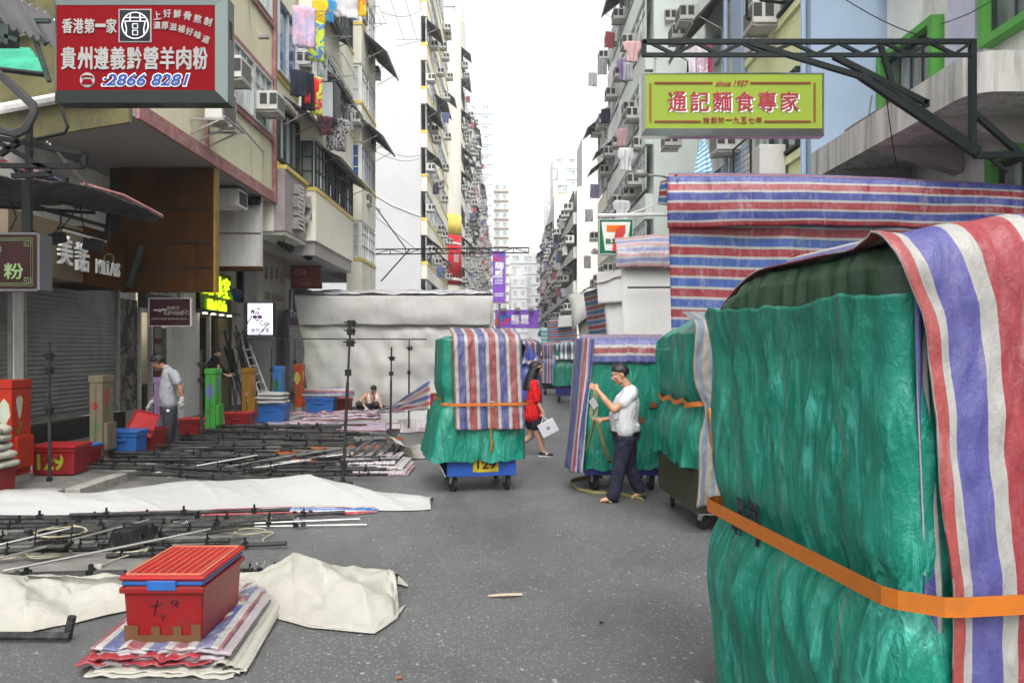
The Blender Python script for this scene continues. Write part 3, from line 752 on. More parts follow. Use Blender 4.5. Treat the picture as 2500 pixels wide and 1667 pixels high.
mb = MB(); mb.box(-8.6,-7.65,11.6,13.65,3.08,4.05); mb.build('beige_panel', mat('beige board', (.25,.20,.13), .6, 0, .1, 1), t)
mb = MB(); mb.box(-8.6,-7.63,13.655,15.1,3.05,4.1); mb.build('brown_panel', WOOD, t)
mb = MB(); letters(mb, '美', (-7.62,12.98,3.58), UL, VC, .38, .50, .03, 0, .06); letters(mb, '諾', (-7.62,13.5,3.52), UL, VC, .38, .50, .03, 0, .06)
letters(mb, 'MiLLAiS', (-7.62,14.42,3.42), UL, VC, .85, .27, .02, 0, .03); mb.build('lettering', WHS, t)
# hanging brown board and white board under the soffit
t = thing('hoarding_board', 'tall stained brown board hanging under the soffit, with a yellow right edge', 'board', (-7, 15.6, 3.1))
mb = MB(); mb.box(-7.95,-6.03,15.55,15.7,3.05,5.6); mb.build('board', WOOD, t)
mb = MB(); mb.box(-8.2,-7.95,15.6,15.7,3.1,5.6); mb.build('dark_edge', DARKM, t)
mb = MB(); mb.box(-6.03,-5.99,15.52,15.72,3.05,5.6); mb.build('yellow_edge', mat('worn yellow edge', (.40,.25,.04), .5, 0, .2, 3), t)
mb = MB()
for z in (4.05, 4.75, 3.55): mb.box(-7.9,-6.1,15.53,15.549,z,z+.03)
for x in (-7.1,-6.4): mb.box(x,x+.02,15.53,15.549,3.1,4.05)
mb.build('batten', DARKM, t)
t = thing('hoarding_board', 'plain white board hanging under the soffit behind the brown board', 'board', (-7, 18.6, 3.9))
mb = MB(); mb.box(-7.9,-6.05,18.55,18.7,3.9,5.6); mb.build('board', OFFW, t)
mb = MB(); mb.box(-7.9,-6.05,18.5,18.72,3.80,3.9); mb.box(-7.9,-6.05,18.53,18.549,4.7,4.72); mb.build('rail', WOOD, t)
t = thing('vent_box', 'white duct box hanging under the soffit by the white board', 'duct', (-6.5, 17.5, 5.2)); mb = MB(); mb.box(-6.95,-6.15,17.3,17.9,5.15,5.55); mb.build('casing', OFFW, t)
mb = MB(); mb.box(-6.15,-6.145,17.35,17.85,5.2,5.5); mb.build('grille', VENT, t)
# noodle shop and cafe
INT = mat('cafe interior wall', (.26,.22,.13), .7, 0, .15, 1.0)
FASC = mat('grey shop fascia', (.16,.15,.14), .6)
t = thing('noodle_shop', 'open noodle shop front with grey fascia and menu posters, behind the man in grey', 'shop front', (-8.6, 19, .12))
mb = MB(); mb.box(-8.6,-8.4,17.6,20.4,2.85,3.42); mb.build('fascia', FASC, t)
mb = MB(); letters(mb, 'GUIZHOU HUAXI', (-8.395,18.5,3.26), UL, VC, 1.5, .16, .015); letters(mb, 'Beef Noodles & Bao Bao', (-8.395,19.2,3.02), UL, VC, 1.9, .13, .01); mb.build('lettering', WHFR, t)
mb = MB(); mb.box(-11,-10.9,17.4,20.4,.12,2.9); mb.box(-10.9,-8.7,17.42,17.55,.12,2.9); mb.build('interior_wall', INT, t)
mb = MB()
for y in (17.62, 18.2, 19.5, 20.3): mb.box(-8.66,-8.56,y,y+.09,.12,2.85)
mb.box(-8.66,-8.56,17.7,20.3,2.75,2.85); mb.build('door_frame', ALU, t)
mb = MB(); mb.box(-8.62,-8.58,19.05,19.5,.12,2.5); mb.build('white_door', WHFR, t)
mb = MB(); mb.box(-8.58,-8.55,18.3,18.7,1.2,2.6); mb.build('menu_poster', mat('maroon menu', (.20,.03,.04), .5), t)
mb = MB()
for i in range(3):
    for j in range(3): mb.box(-8.548,-8.54,18.34+.12*i,18.43+.12*i,1.35+.4*j,1.6+.4*j)
mb.build('menu_photo', mat('menu photos', (.45,.42,.36), .5, 0, .5, 30), t)
mb = MB(); mb.box(-8.6,-8.56,18.75,19.0,1.3,2.4); mb.build('green_poster', mat('green menu', (.16,.24,.14), .5, 0, .6, 8), t)
mb = MB(); mb.box(-9.4,-8.8,18.3,19.9,.12,1.0); mb.build('counter', mat('counter', (.12,.09,.06), .6), t)
mb = MB(); mb.tube((-9.6,18.8,2.85),(-9.6,18.8,2.8),.14,.14,12); mb.build('ceiling_lamp', emis('warm lamp', (1,.8,.45), 14), t)
t = thing('cafe_front', 'lit cafe front with brown board and glowing yellow green lettering', 'shop front', (-8.4, 21.8, .12))
mb = MB(); mb.box(-8.5,-8.3,20.15,22.75,2.85,4.05); mb.build('fascia', mat('brown slatted board', (.16,.085,.035), .6, 0, .25, 8, 0, 20, None, 2, .5, .4, (1,6,.2)), t)
NEON = emis('yellow green neon', (.50,.95,.01), 1.3)
mb = MB()
for i, ch in enumerate('迷你冰室'): letters(mb, ch, (-8.27,20.55+.56*i,3.68-.01*i), UL, VC, .46, .58, .0, 0, .04)
letters(mb, 'Mini Cafe', (-8.27,21.55,3.12), UL, VC, 1.35, .30, .02, 0, .03); mb.build('lettering', NEON, t)
mb = MB(); mb.box(-10.4,-10.3,20.4,23.6,.12,2.85); mb.box(-10.3,-8.6,23.5,23.6,.12,2.85); mb.box(-8.55,-8.45,22.1,22.9,.12,2.8); mb.build('interior_wall', INT, t)
mb = MB(); mb.box(-8.56,-8.46,20.45,20.55,.12,2.85); mb.box(-8.56,-8.46,21.5,21.6,.12,2.85); mb.build('door_frame', ALU, t)
mb = MB(); mb.box(-8.445,-8.43,22.15,22.85,1.3,2.3); mb.build('menu_poster', mat('pale menu sheet', (.35,.26,.20), .5, 0, .35, 12), t)
mb = MB()
for i in range(4): mb.tube((-8.2,20.5+.6*i,2.86),(-8.2,20.5+.6*i,2.83),.06,.06,10)
mb.build('downlight', emis('downlight', (1,.85,.6), 6), t)
mb = MB(); mb.box(-8.3,-8.05,20.15,22.75,2.86,2.94); mb.build('lamp_shelf', FASC, t)
def board(name, lb, cat, x0, x1, y, z0, z1, pm, fm, dep=.16, fr=.04):
    t = thing(name, lb, cat, ((x0+x1)/2, y, z0))
    mb = MB(); mb.box(x0+fr, x1-fr, y+.01, y+dep-.01, z0+fr, z1-fr); mb.build('panel', pm, t)
    mb = MB(); mb.box(x0, x1, y, y+dep, z0, z0+fr); mb.box(x0, x1, y, y+dep, z1-fr, z1); mb.box(x0, x0+fr, y, y+dep, z0+fr, z1-fr); mb.box(x1-fr, x1, y, y+dep, z0+fr, z1-fr); mb.build('frame', fm, t)
    return t
def rect(px0, py0, px1, py1, d):
    a, b = P(px0, py1, d), P(px1, py0, d); return a.x, b.x, a.z, b.z
MAR = mat('dark maroon sign', (.055,.012,.022), .4)
x0, x1, z0, z1 = rect(363, 728, 465, 796, 15.4)
t = board('hanging_sign', 'maroon hanging sign with small white characters below the brown board', 'sign', x0, x1, 15.4, z0, z1, MAR, WHFR, .08, .008)
PALE = mat('pale sign ink', (.50,.46,.42), .5)
mb = MB(); d = 15.402
letters(mb, '貴州子', P(423, 752, d), UC, VC, .26, .08); letters(mb, '花溪牛肉米線', P(424, 764, d), UC, VC, .40, .085); letters(mb, 'GUIZHOU HUAXI  Beef Noodles & Bao Bao', P(414, 778, d), UC, VC, .72, .035, 0, .2); mb.build('lettering', PALE, t)
mb = MB()
for k in range(9): mb.ball(P(378+k*3.2+3*nz(k*1.7), 757+5*nz(k*3.1, 2), d), .03+.012*nz(k), .006, .022, 8, 5)
for c in ((452,760),(457,764)): mb.path([P(c[0]+5*math.cos(a*.63), c[1]+4*math.sin(a*.63), d) for a in range(11)], .004, 4)
mb.build('emblem', PALE, t)
LITE = emis('lit sign face', (.72,.70,.86), .75)
x0, x1, z0, z1 = rect(602, 738, 668, 819, 20)
t = board('light_box_sign', 'lit white cafe sign with spectacles and moustache hanging over the pavement', 'sign', x0, x1, 20, z0, z1, LITE, BLKST, .22, .025)
INK = mat('black sign ink', (.02,.015,.03), .5); d = 20.002
mb = MB(); letters(mb, 'Mini', P(623, 762, d), UC, VC, .22, .13, .01, 0, .006, -.25); letters(mb, 'Cafe', P(647, 789, d), UC, VC, .27, .13, .01, 0, .006, -.12); letters(mb, '迷你冰室', P(635, 806, d), UC, VC, .50, .12, .03)
for cx in (622.5, 634.5): mb.path([P(cx+5.2*math.cos(a*.5236), 774+4*math.sin(a*.5236), d) for a in range(13)], .009, 5)
mb.path([P(623+1.1*k, 781+1.6*abs(math.sin(k*.55))-.6, d) for k in range(11)], [.004,.012,.02,.022,.016,.01,.016,.022,.02,.012,.004], 5); mb.build('lettering', INK, t)
mb = MB()
for cx in (622.5, 634.5): mb.ball(P(cx, 774, d), .048, .003, .036, 12, 6)
mb.path([P(631, 765, d), P(631, 756, d)], .008, 5)
for k in range(4): mb.ball(P(629+k*1.6, 754-1.5*(k % 2), d), .016, .006, .02, 8, 5)
mb.build('emblem', mat('pink sign ink', (.62,.22,.34), .5), t)
x0, x1, z0, z1 = rect(710, 648, 783, 704, 23.6)
t = board('hanging_sign', 'red shop sign with faded letters under the pale tenement', 'sign', x0, x1, 23.6, z0, z1, mat('faded red sign', (.26,.035,.025), .5, 0, .15, 2), BLKST, .2, .03)
mb = MB(); d = 23.602; letters(mb, 'G4', P(734, 665, d), UC, VC, .36, .2, .02); letters(mb, 'ALL FOR THE', P(739, 684, d), UC, VC, .55, .08); letters(mb, 'GAME', P(745, 693, d), UC, VC, .36, .09, .01); mb.build('lettering', mat('faded letters', (.48,.30,.27), .6), t)
x0, x1, z0, z1 = rect(705, 706, 748, 794, 24.2)
t = board('hanging_sign', 'purple travel sign half hidden by the white tent', 'sign', x0, x1, 24.2, z0, z1, mat('lilac sign', (.24,.11,.36), .5), PUR, .15, .02)
mb = MB(); letters(mb, 'Travel', P(727, 766, 24.203), UC, VC, .5, .24, .01, .1); mb.path([P(713, 765, 24.2), P(713, 715, 24.2), P(716, 709, 24.2)], .02, 5); mb.build('lettering', WHS, t)
t = thing('shop_fascia', 'pale board with brown worn characters behind the lit cafe sign', 'sign', (-6.9, 22.3, 3.1))
mb = MB(); mb.box(-7.0,-6.85,21.1,23.3,3.05,4.6); mb.build('panel', mat('pale board', (.40,.38,.34), .6, 0, .1, 1.5), t)
BRI = mat('worn brown ink', (.16,.09,.06), .6)
mb = MB()
for i, ch in enumerate('誠泰中心'): letters(mb, ch, (-6.848,21.45+.5*i,4.05), UL, VC, .26, .42)
letters(mb, '診症 皮膚針灸', (-6.848,22.2,3.4), UL, VC, 1.7, .24); mb.build('lettering', BRI, t)
for px, py, lb in ((578, 460, 'black floodlight clamped under the soffit above the white board'),):
    a = P(px+40, py+30, 18.4); t = thing('floodlight', lb, 'lamp', a); mb = MB(); mb.obox(a, (.18,0,0), (0,.07,.05), (0,-.03,.06)); mb.build('housing', BLKST, t); mb = MB(); mb.tube(a, a+V((0,0,.45)), .015); mb.build('bracket', BLKST, t)
t = thing('folded_umbrella', 'bundle of shiny blue tarpaulin tied under the cafe board', 'tarpaulin', P(575, 720, 20.5))
BLT = tarp('blue tarpaulin', (.02,.09,.32), co='Object')
mb = MB()
for k in range(5): mb.path([P(556+2*k, 712+4*k, 20.5+.1*k), P(572+3*k, 711+5*k, 20.4), P(593-2*k, 714+6*k, 20.4+.05*k)], [.04,.09,.03], 7)
mb.build('sheet', BLT, t, smooth=True)
# red shop sign
REDP = mat('red acrylic sign', (.27,.006,.012), .7, 0, .05, 1, spec=.05)
CHR = NT('polished steel frame').done((.16,.19,.18), .2, None, 1.0)  # dark green reflections put into the colour of the steel
d = 8.0; x0, x1, z0, z1 = rect(124, -30, 550, 246, d)
t = thing('hanging_sign', 'large red shop sign with white characters, polished frame and a telephone number', 'sign', ((x0+x1)/2, d, z0))
def frame_sign(t, ox0, ox1, oz0, oz1, ix0, ix1, iz0, iz1, y, dep, fm):
    mb = MB(); f = y-.0; b = y+.07
    for q in (((ox0,oz0),(ox1,oz0),(ix1,iz0),(ix0,iz0)), ((ox1,oz0),(ox1,oz1),(ix1,iz1),(ix1,iz0)), ((ox1,oz1),(ox0,oz1),(ix0,iz1),(ix1,iz1)), ((ox0,oz1),(ox0,oz0),(ix0,iz0),(ix0,iz1))):
        (a, bq, c, e) = q; mb.add([(a[0],b,a[1]),(bq[0],b,bq[1]),(c[0],f,c[1]),(e[0],f,e[1])], [(0,1,2,3)])
    mb.add([(ox0,b,oz0),(ox1,b,oz0),(ox1,b,oz1),(ox0,b,oz1),(ox0,y+dep,oz0),(ox1,y+dep,oz0),(ox1,y+dep,oz1),(ox0,y+dep,oz1)], [(4,5,1,0),(5,6,2,1),(6,7,3,2),(7,4,0,3),(7,6,5,4)])
    return mb.build('frame', fm, t)
ix0, ix1, iz0, iz1 = rect(138, 13, 525, 221, d)
frame_sign(t, x0, x1, z0, P(0, 0, d).z+.06, ix0, ix1, iz0, iz1, d, .26, CHR)
mb = MB(); mb.box(ix0, ix1, d+.004, d+.06, iz0, iz1); mb.build('panel', REDP, t)
wb = MB(); e = d
def lt(mb, s, px0, px1, py0, py1, dd=None, **k):
    dd = dd or e; a = P((px0+px1)/2, (py0+py1)/2, dd); return letters(mb, s, a, UC, VC, (px1-px0)/F*dd, (py1-py0)/F*dd, **k)
for i, ch in enumerate('香港第一家'): lt(wb, ch, 153+27*i, 177+27*i, *((60, 67) if ch == '一' else (47, 82)), bold=.05)
for i, ch in enumerate('貴州遵義黔營羊肉粉'): lt(wb, ch, 151+40.2*i, 185+40.2*i, 116, 170, bold=.05)
for i, ch in enumerate('上好鮮骨熬制'):
    a = [.15,.05,-.02,-.1,-.18,-.28][i]; lt(wb, ch, 375+24.8*i, 393+24.8*i, 25+3*abs(i-1.3)-(2 if i in (1,2) else 0)+max(0, i-3)*4, 45+3*abs(i-1.3)-(2 if i in (1,2) else 0)+max(0, i-3)*4, bold=.03, rot=a)
for i, ch in enumerate('濃厚滋補好味道'):
    a = [.0,-.02,-.08,-.14,-.22,-.3,-.36][i]; lt(wb, ch, 375+20*i, 392+20*i, 54+.95*i*i, 72+.95*i*i, bold=.03, rot=a)
wb.box(*[P(290, 0, d).x, P(370, 0, d).x], d-.004, d+.004, P(0, 104, d).z, P(0, 23, d).z)
wb.ball(P(213, 196, d-.004), .079, .004, .079, 28, 10); wb.build('lettering', mat('white sign lettering', (.50,.49,.47), .5), t)
mb = MB(); mb.box(P(293, 0, d).x, P(367, 0, d).x, d-.009, d-.003, P(0, 101, d).z, P(0, 26, d).z); mb.build('emblem_ground', mat('emblem navy', (.012,.016,.028), .5), t)
mb = MB(); q = lambda x, y: P(x, y, d-.012)
mb.path([q(330+32*math.cos(a*R(12)), 63+32*math.sin(a*R(12))) for a in range(31)], .007, 5)
for yy, hw in ((44, 26), (53, 30)): mb.path([q(330-hw, yy), q(330+hw, yy)], .006, 5)
for xx in (319, 341): mb.path([q(xx, 33), q(xx-2 if xx < 330 else xx+2, 53)], .006, 5)
for sgn in (-1, 1): mb.path([q(330+sgn*25, 53), q(330+sgn*21, 70), q(330+sgn*22, 86)], .006, 5)
for yy in (59, 75): mb.path([q(324, yy), q(336, yy), q(336, yy+11), q(324, yy+11), q(324, yy)], .006, 5)
wb2 = MB(); lt(wb2, ':2866 8281', 247, 465, 178, 213, bold=.055, shear=.25)
mb.build('emblem', WHS, t); wb2.build('number_outline', WHS, t)
mb = MB(); lt(mb, ':2866 8281', 250, 462, 181, 210, e-.004, bold=.018, shear=.25, t=.008); mb.build('phone_number', mat('blue sign ink', (.03,.10,.42), .45), t)
mb = MB(); q2 = lambda x, y: P(x, y, d-.010)
mb.poly([q2(204,194),(q2(222,194)),q2(227,206),q2(199,206)], (0,-.006,0)); mb.path([q2(200,190), q2(203,187), q2(213,186), q2(223,187), q2(226,190)], .010, 6); mb.build('telephone_mark', REDP, t)
mb = MB()
for k in range(9): mb.box(x1-.001, x1+.004, d+.12, d+.2, P(0, 42+5*k, d).z, P(0, 39+5*k, d).z)
mb.build('vent', VENT, t)
mb = MB(); mb.bar((x0+.2,d+.2,P(0,-10,d).z),(x0+.2,d+.2,P(0,-90,d).z),.06); mb.bar((x1-.2,d+.2,P(0,-10,d).z),(x1-.2,d+.2,P(0,-90,d).z),.06); mb.bar((x1,d+.25,P(0,-60,d).z),(-7.5,d+.25,P(0,-60,d).z),.08); mb.build('hanger', BLKST, t)
# dark sign with a green fret border
d = 9.0; x0, x1, z0, z1 = rect(-95, 573, 104, 706, d)
t = thing('hanging_sign', 'dark sign with a green fret border and one green character at the left edge', 'sign', ((x0+x1)/2, d, z0))
mb = MB(); mb.box(x0, P(92, 0, d).x, d, d+.14, z0, z1); mb.build('panel', mat('dark red sign face', (.035,.008,.010), .35, 0, .5, 2), t)
mb = MB(); a = P(92, 0, d).x; mb.box(a, a+.03, d-.01, d+.24, z0-.01, z1+.01); mb.box(x0, a, d-.008, d+.2, z1, z1+.025); mb.box(x0, a, d-.008, d+.2, z0-.02, z0); mb.build('frame', mat('dull sign frame', (.16,.16,.17), .5), t)
GRI = mat('pale green ink', (.25,.36,.16), .5); mb = MB(); q = lambda x, y: P(x, y, d-.003)
for o in (0, 5): mb.path([q(-95, 581+o), q(55-o, 581+o), q(55-o, 593), q(76-o*1.0, 593), q(76-o, 612)] if False else [q(-95, 582+o), q(80-o, 582+o), q(80-o, 697-o), q(-95, 697-o)], .004, 4)
for yy, s in ((587, 1), (692, -1)):
    for k in range(3): mb.path([q(76-6*k, yy), q(76-6*k, yy+s*(14-4*k)), q(58, yy+s*(14-4*k))], .0035, 4)
lt(mb, '粉', 11, 57, 643, 681, d-.002, bold=.03); lt(mb, '醬', -42, 4, 598, 622, d-.002, bold=.03); mb.build('lettering', GRI, t)
mb = MB(); mb.bar((-5.75,9.1,z1),(-5.75,9.1,4.6),.06); mb.bar((-6.2,9.1,z1),(-6.2,9.1,4.6),.06); mb.build('hanger', BLKST, t)
# near left canopy, frames and awnings
DKT = tarp('grimy dark tarpaulin', (.035,.035,.035), co='Object', rough=.6, dirt=(.09,.085,.08), damt=.8)
t = thing('market_canopy', 'dark grimy canopy sheet sagging over the shop signs at the left edge', 'canopy', P(100, 470, 10.5))
mb = MB()
def cf(u, v):
    a = [P(-60, 425, 9.2), P(210, 452, 11), P(392, 524, 12.9)]; b = [P(-60, 505, 10.6), P(150, 500, 12.1), P(355, 530, 13.4)]
    f = lambda q: q[0].lerp(q[1], u*2) if u < .5 else q[1].lerp(q[2], u*2-1)
    return f(a).lerp(f(b), v)+V((0, 0, -.10*math.sin(math.pi*v)+.04*nz(u*9, v*3)+.02*nz(u*30, v*5)))
mb.grid(cf, 40, 10); o = mb.build('sheet', DKT, t, smooth=True); solid(o, .02)
mb = MB(); mb.path([P(200, 450, 11), P(300, 478, 12), P(395, 528, 12.9)], .035, 6); mb.build('edge_pipe', REDTR, t)
mb = MB()
for a, b in (((60, 440, 9.8), (60, 590, 9.8)), ((0, 505, 10.4), (230, 520, 12.5)), ((70, 500, 10.5), (265, 555, 12.6)), ((0, 470, 10), (240, 505, 12.4)), ((265, 520, 12.5), (262, 590, 12.5))): mb.bar(P(*a), P(*b), .05)
mb.build('frame', BLKST, t)
STR_A = [((.03,.08,.30), .095), ((.50,.49,.47), .035), ((.38,.03,.035), .10), ((.50,.49,.47), .035)]
t = thing('tarpaulin', 'striped tarpaulin scrap lying on top of the dark canopy', 'tarpaulin', P(40, 420, 9.6))
mb = MB(); mb.grid(lambda u, v: P(-40, 408, 9.2).lerp(P(150, 452, 10.6), u)+V((0, v*.6, .06+.12*math.sin(math.pi*v)*(1-u*.6)+.03*nz(u*9, v*3))), 24, 8, 1.6, .6)
o = mb.build('sheet', tarp('striped tarpaulin scrap', None, STR_A), t, smooth=True); solid(o, .006)
t = thing('sign_gantry', 'rusty black steel sign frame with wires above the dark canopy', 'frame', P(100, 370, 8.8))
mb = MB(); e = 8.8
for a, b in (((0, 338), (208, 377)), ((208, 377), (205, 408)), ((0, 405), (205, 406)), ((0, 350), (96, 404)), ((0, 378), (50, 345)), ((96, 404), (165, 440)), ((30, 430), (130, 425))): mb.bar(P(a[0], a[1], e), P(b[0], b[1], e), .055)
mb.build('bar', BLKST, t)
mb = MB(); mb.tube(P(115, 347, e), P(212, 449, 10), .012); mb.tube(P(122, 352, e), P(200, 447, 10), .012); mb.build('rod', STEEL, t)
t = thing('pipe_bundle', 'grey conduit pipes bending down at the upper left edge', 'pipe', P(60, 250, 8.6)); mb = MB()
for k in range(3): mb.path([P(-20+2*k, 160+6*k, 8.6), P(85-4*k, 255+3*k, 8.6), P(88-5*k, 275+3*k, 8.6), P(68-6*k, 318-2*k, 8.6), P(40-6*k, 332-4*k, 8.6), P(-20, 318-7*k, 8.6)], .03, 7)
mb.build('conduit', mat('dark grey conduit', (.06,.06,.062), .5), t, smooth=True)
mb = MB(); mb.path([P(140, 238, 9), P(166, 310, 9), P(158, 325, 9), P(90, 340, 8.9)], .02, 6); mb.build('cable', BLKST, t)
t = thing('market_canopy', 'dark rusty corrugated canopy at the top left corner', 'canopy', P(50, 60, 9.4)); mb = MB()
mb.grid(lambda u, v: P(-80, -60, 8.4).lerp(P(118, 35, 10), u)+(P(118, 100, 10)-P(118, 35, 10)+V((.1,.5,0)))*v+V((0, 0, .03*math.sin(u*60))), 70, 4); o = mb.build('sheet', CORR, t); solid(o, .02)
mb = MB()
for a, b in (((0, 50), (122, 52)), ((18, 20), (18, 110)), ((60, 50), (112, 108)), ((0, 85), (45, 100)), ((85, 95), (120, 200))): mb.bar(P(*a, 9.6), P(*b, 9.6), .05)
mb.box(P(-30,0,9.8).x, P(30,0,9.8).x, 9.75, 9.95, P(0,108,9.8).z, P(0,20,9.8).z); mb.build('frame', DKFR, t)
t = thing('awning', 'bright green corrugated awning behind the big red sign', 'awning', P(60, 150, 11.6)); mb = MB()
mb.grid(lambda u, v: P(-60, 115, 11.8).lerp(P(75, 122, 11.8), u).lerp(P(-60, 165, 11.2).lerp(P(125, 190, 11.2), u), v)+V((0, 0, .025*math.sin(u*2+v*50))), 8, 60); o = mb.build('sheet', CORRG, t); solid(o, .02)
mb = MB(); mb.path([P(-20, 168, 11.1), P(105, 182, 11.1)], .04); mb.build('frame', BLKST, t)
mb = MB(); q_ = MB(); q_.poly([(-6.02,12.12,5.5),(-16,16.4,5.5),(-16,16.4,20),(-6.02,12.12,20)], (-.02,-.05,0)); q_.build('end_wall', mat('shade-darkened ochre render', (.20,.18,.08), .8, 0, .3, 1.2, .1, 20, (.05,.05,.04), 1.0, .8), b1)  # thin plate over the near end; canopy shade painted into its colour
mb.tube((-14, 15.3, 6.05), (-6.3, 12.1, 6.05), .09, .09, 8); mb.tube((-14, 15.3, 7.3), (-6.3, 12.1, 7.3), .07, .07, 8); mb.build('pipe', OFFW, b1)

random.seed(31)
LOOSE = mat('loose black cable', (.012,.012,.012), .6)
for i, (pts, lb) in enumerate((([(60,505,10.2),(75,560,10.4),(120,575,10.8),(165,540,11.2),(190,500,11.6)],'black cable sagging under the dark canopy, beside the dark fret sign'), ([(195,500,11.6),(205,560,11.8),(245,585,12.2),(262,545,12.4)],'black cable looping in front of the raised white characters'), ([(300,485,12.3),(310,525,12.4),(300,560,12.5)],'loose cord end hanging from the canopy edge pipe'), ([(340,505,12.6),(345,540,12.6),(338,560,12.6)],'frayed cord near the tip of the canopy edge pipe'), ([(20,470,9.6),(40,530,9.8),(20,565,10)],'black cable behind the dark fret sign'))):
    ps = [P(*q) for q in pts]; sm = []
    for k in range(len(ps)-1):
        for j in range(5): sm.append(ps[k].lerp(ps[k+1], j/5)+V((0, 0, -.02*math.sin(math.pi*j/5))))
    mb = MB(); mb.path(sm+[ps[-1]], .009, 5); tag(mb.build('cable', LOOSE, None, smooth=True), lb, 'cable')
t = thing('cable_coil', 'coil of pale cable hanging on the brown shop board', 'cable', P(266, 632, 12.8)); mb = MB()
for k in range(3): mb.path([P(266+(11+k)*math.cos(a*.449), 632+(13-k)*math.sin(a*.449), 12.7+.01*k) for a in range(15)], .006, 5)
mb.build('lead', mat('pale old cable', (.30,.27,.16), .6), t)
t = thing('work_lamp', 'black clamp lamp hanging over the first raised white character', 'lamp', P(140, 580, 11.4)); mb = MB(); mb.obox(P(140, 582, 11.4), (.10,.02,.03), (0,.06,0), (-.02,0,.07)); mb.build('housing', BLKST, t, bevel=.01); mb = MB(); mb.path([P(140, 560, 11.4), P(148, 545, 11.4), P(150, 515, 11.5)], .012, 5); mb.build('bracket', BLKST, t)
t = thing('tube_lamp', 'long white tube lamp slung under the dark canopy', 'lamp', P(200, 575, 11.8)); mb = MB(); mb.tube(P(155, 562, 11.4), P(258, 590, 12.3), .022, n=8); mb.build('tube', WHFR, t); mb = MB(); mb.bar(P(150, 556, 11.4), P(262, 585, 12.3), .04); mb.build('bracket', BLKST, t)
t = thing('wall_speaker', 'dark box lamp leaning on the brown shop board', 'lamp', P(230, 600, 12)); mb = MB(); mb.obox(P(228, 598, 12), (.13,.03,-.03), (0,.05,0), (.02,0,.10)); mb.build('housing', BLKST, t, bevel=.015)
mb = MB(); mb.bar(P(316, 700, 15.3), P(348, 600, 15.3), .10, .08); o = mb.build('brace', DKFR); tag(o, 'dark green slanting brace at the end of the brown shop board', 'brace')
for i, (a, b, lb) in enumerate((((905,365,31),(1030,385,50.2),'thin wire strung across the blank white wall, upper'), ((905,345,31),(1030,378,50.2),'thin wire strung across the blank white wall, lower'), ((930,30,32),(1030,22,50),'wire running to the block with yellow bands near the top'))):
    mb = MB(); p, q_ = P(*a), P(*b); mb.path([p.lerp(q_, k/10)-V((0, 0, .35*math.sin(math.pi*k/10))) for k in range(11)], .012, 4); tag(mb.build('wire', LOOSE), lb, 'wire')
# ================================================================ RIGHT SIDE
ALB = 1.0
XR = 5.3
r1 = thing('shop_building', 'off white building with bright green window surrounds and a deep concrete canopy', 'building', (9, 10, 0))
mb = MB(); mb.box(6.62, 14, 2, 13.24, .1, 22); mb.build('wall', OFFW, r1)
mb = MB(); n = 6
cpts = [(XR, 13.23), (XR, 8.95)]+[(XR+.3-.3*math.cos(R(18*k)), 8.95-.3*math.sin(R(18*k))) for k in range(1, 6)]+[(12, 8.65), (12, 13.23)]
mb.poly([(x, y, 4.83) for x, y in cpts], (0, 0, .47)); mb.build('canopy', mat('streaked canopy concrete', (.50,.49,.46), .8, 0, .12, 2, .2, 30, (.10,.10,.09), 3.5, .75, .3, (1.5,1.5,.12)), r1)
MSP = mat('mauve soffit plaster', (.40,.36,.36), .8, 0, .08, 1)
for y in (9.6, 11.0, 12.4): mb = MB(); mb.poly([(5.42,y,4.828),(6.6,y,4.828),(6.6,y,4.45)], (0,.22,0)); mb.build('canopy_beam', MSP, r1)
gw = ((11.6, 1.5, 5.55, 1.3), (8.5, 1.75, 6.1, 1.5), (11.5, 1.55, 8.4, 1.4), (8.4, 1.7, 2.8, 1.55), (11.3, 1.2, 3.3, .9))
for y, w_, z, h_ in gw:
    mb = MB()
    for a in ((y-.11, y+w_+.11, z+h_, z+h_+.11), (y-.11, y+w_+.11, z-.11, z), (y-.11, y, z, z+h_), (y+w_, y+w_+.11, z, z+h_)): mb.box(6.42, 6.62, *a)
    mb.build('window_surround', GRFR, r1)
    window(r1, (6.6, y+w_, z), UR, w_, h_, 4, 1, DKFR, GL_D, .06, .05)
mb = MB(); mb.box(6.5,6.62,10.55,11.2,5.3,22); mb.build('pilaster', mat('lilac band', (.46,.46,.58), .7), r1)
t = thing('bamboo_bundle', 'bundle of dark poles and a small lamp lying on the canopy edge', 'pole bundle', (XR+.1, 11.2, 5.3)); mb = MB()
for k in range(7): mb.tube((XR+.05+.04*k, 12.0-.05*k, 5.34+.03*(k % 3)), (XR+.15+.03*k, 10.6+.06*k, 5.36+.05*(k % 2)), .022)
for k in range(4): mb.tube((XR+.2+.1*k, 11.6-.3*k, 5.3), (XR+.25+.05*k, 11.55-.35*k, 5.75+.12*k), .012)
mb.build('pole', mat('weathered bamboo', (.14,.12,.10), .7), t)
r2 = thing('apartment_building', 'yellow green and blue flats with a plain blue end wall beside the concrete canopy', 'building', (9, 17, 0))
mb = MB(); mb.box(XR, 16, 13.25, 13.55, .1, 26); mb.build('end_wall', BLUEW, r2)
mb = MB(); mb.box(XR+.002, 16, 13.551, 16.8, .1, 26); mb.build('wall', YGREEN, r2)
mb = MB(); mb.box(XR-.12, 16, 16.81, 17.6, .1, 26); mb.build('pilaster', BLUEW, r2)
mb = MB(); mb.box(XR+.05, 16, 17.61, 20.6, .1, 26); mb.build('back_wall', MINT, r2)
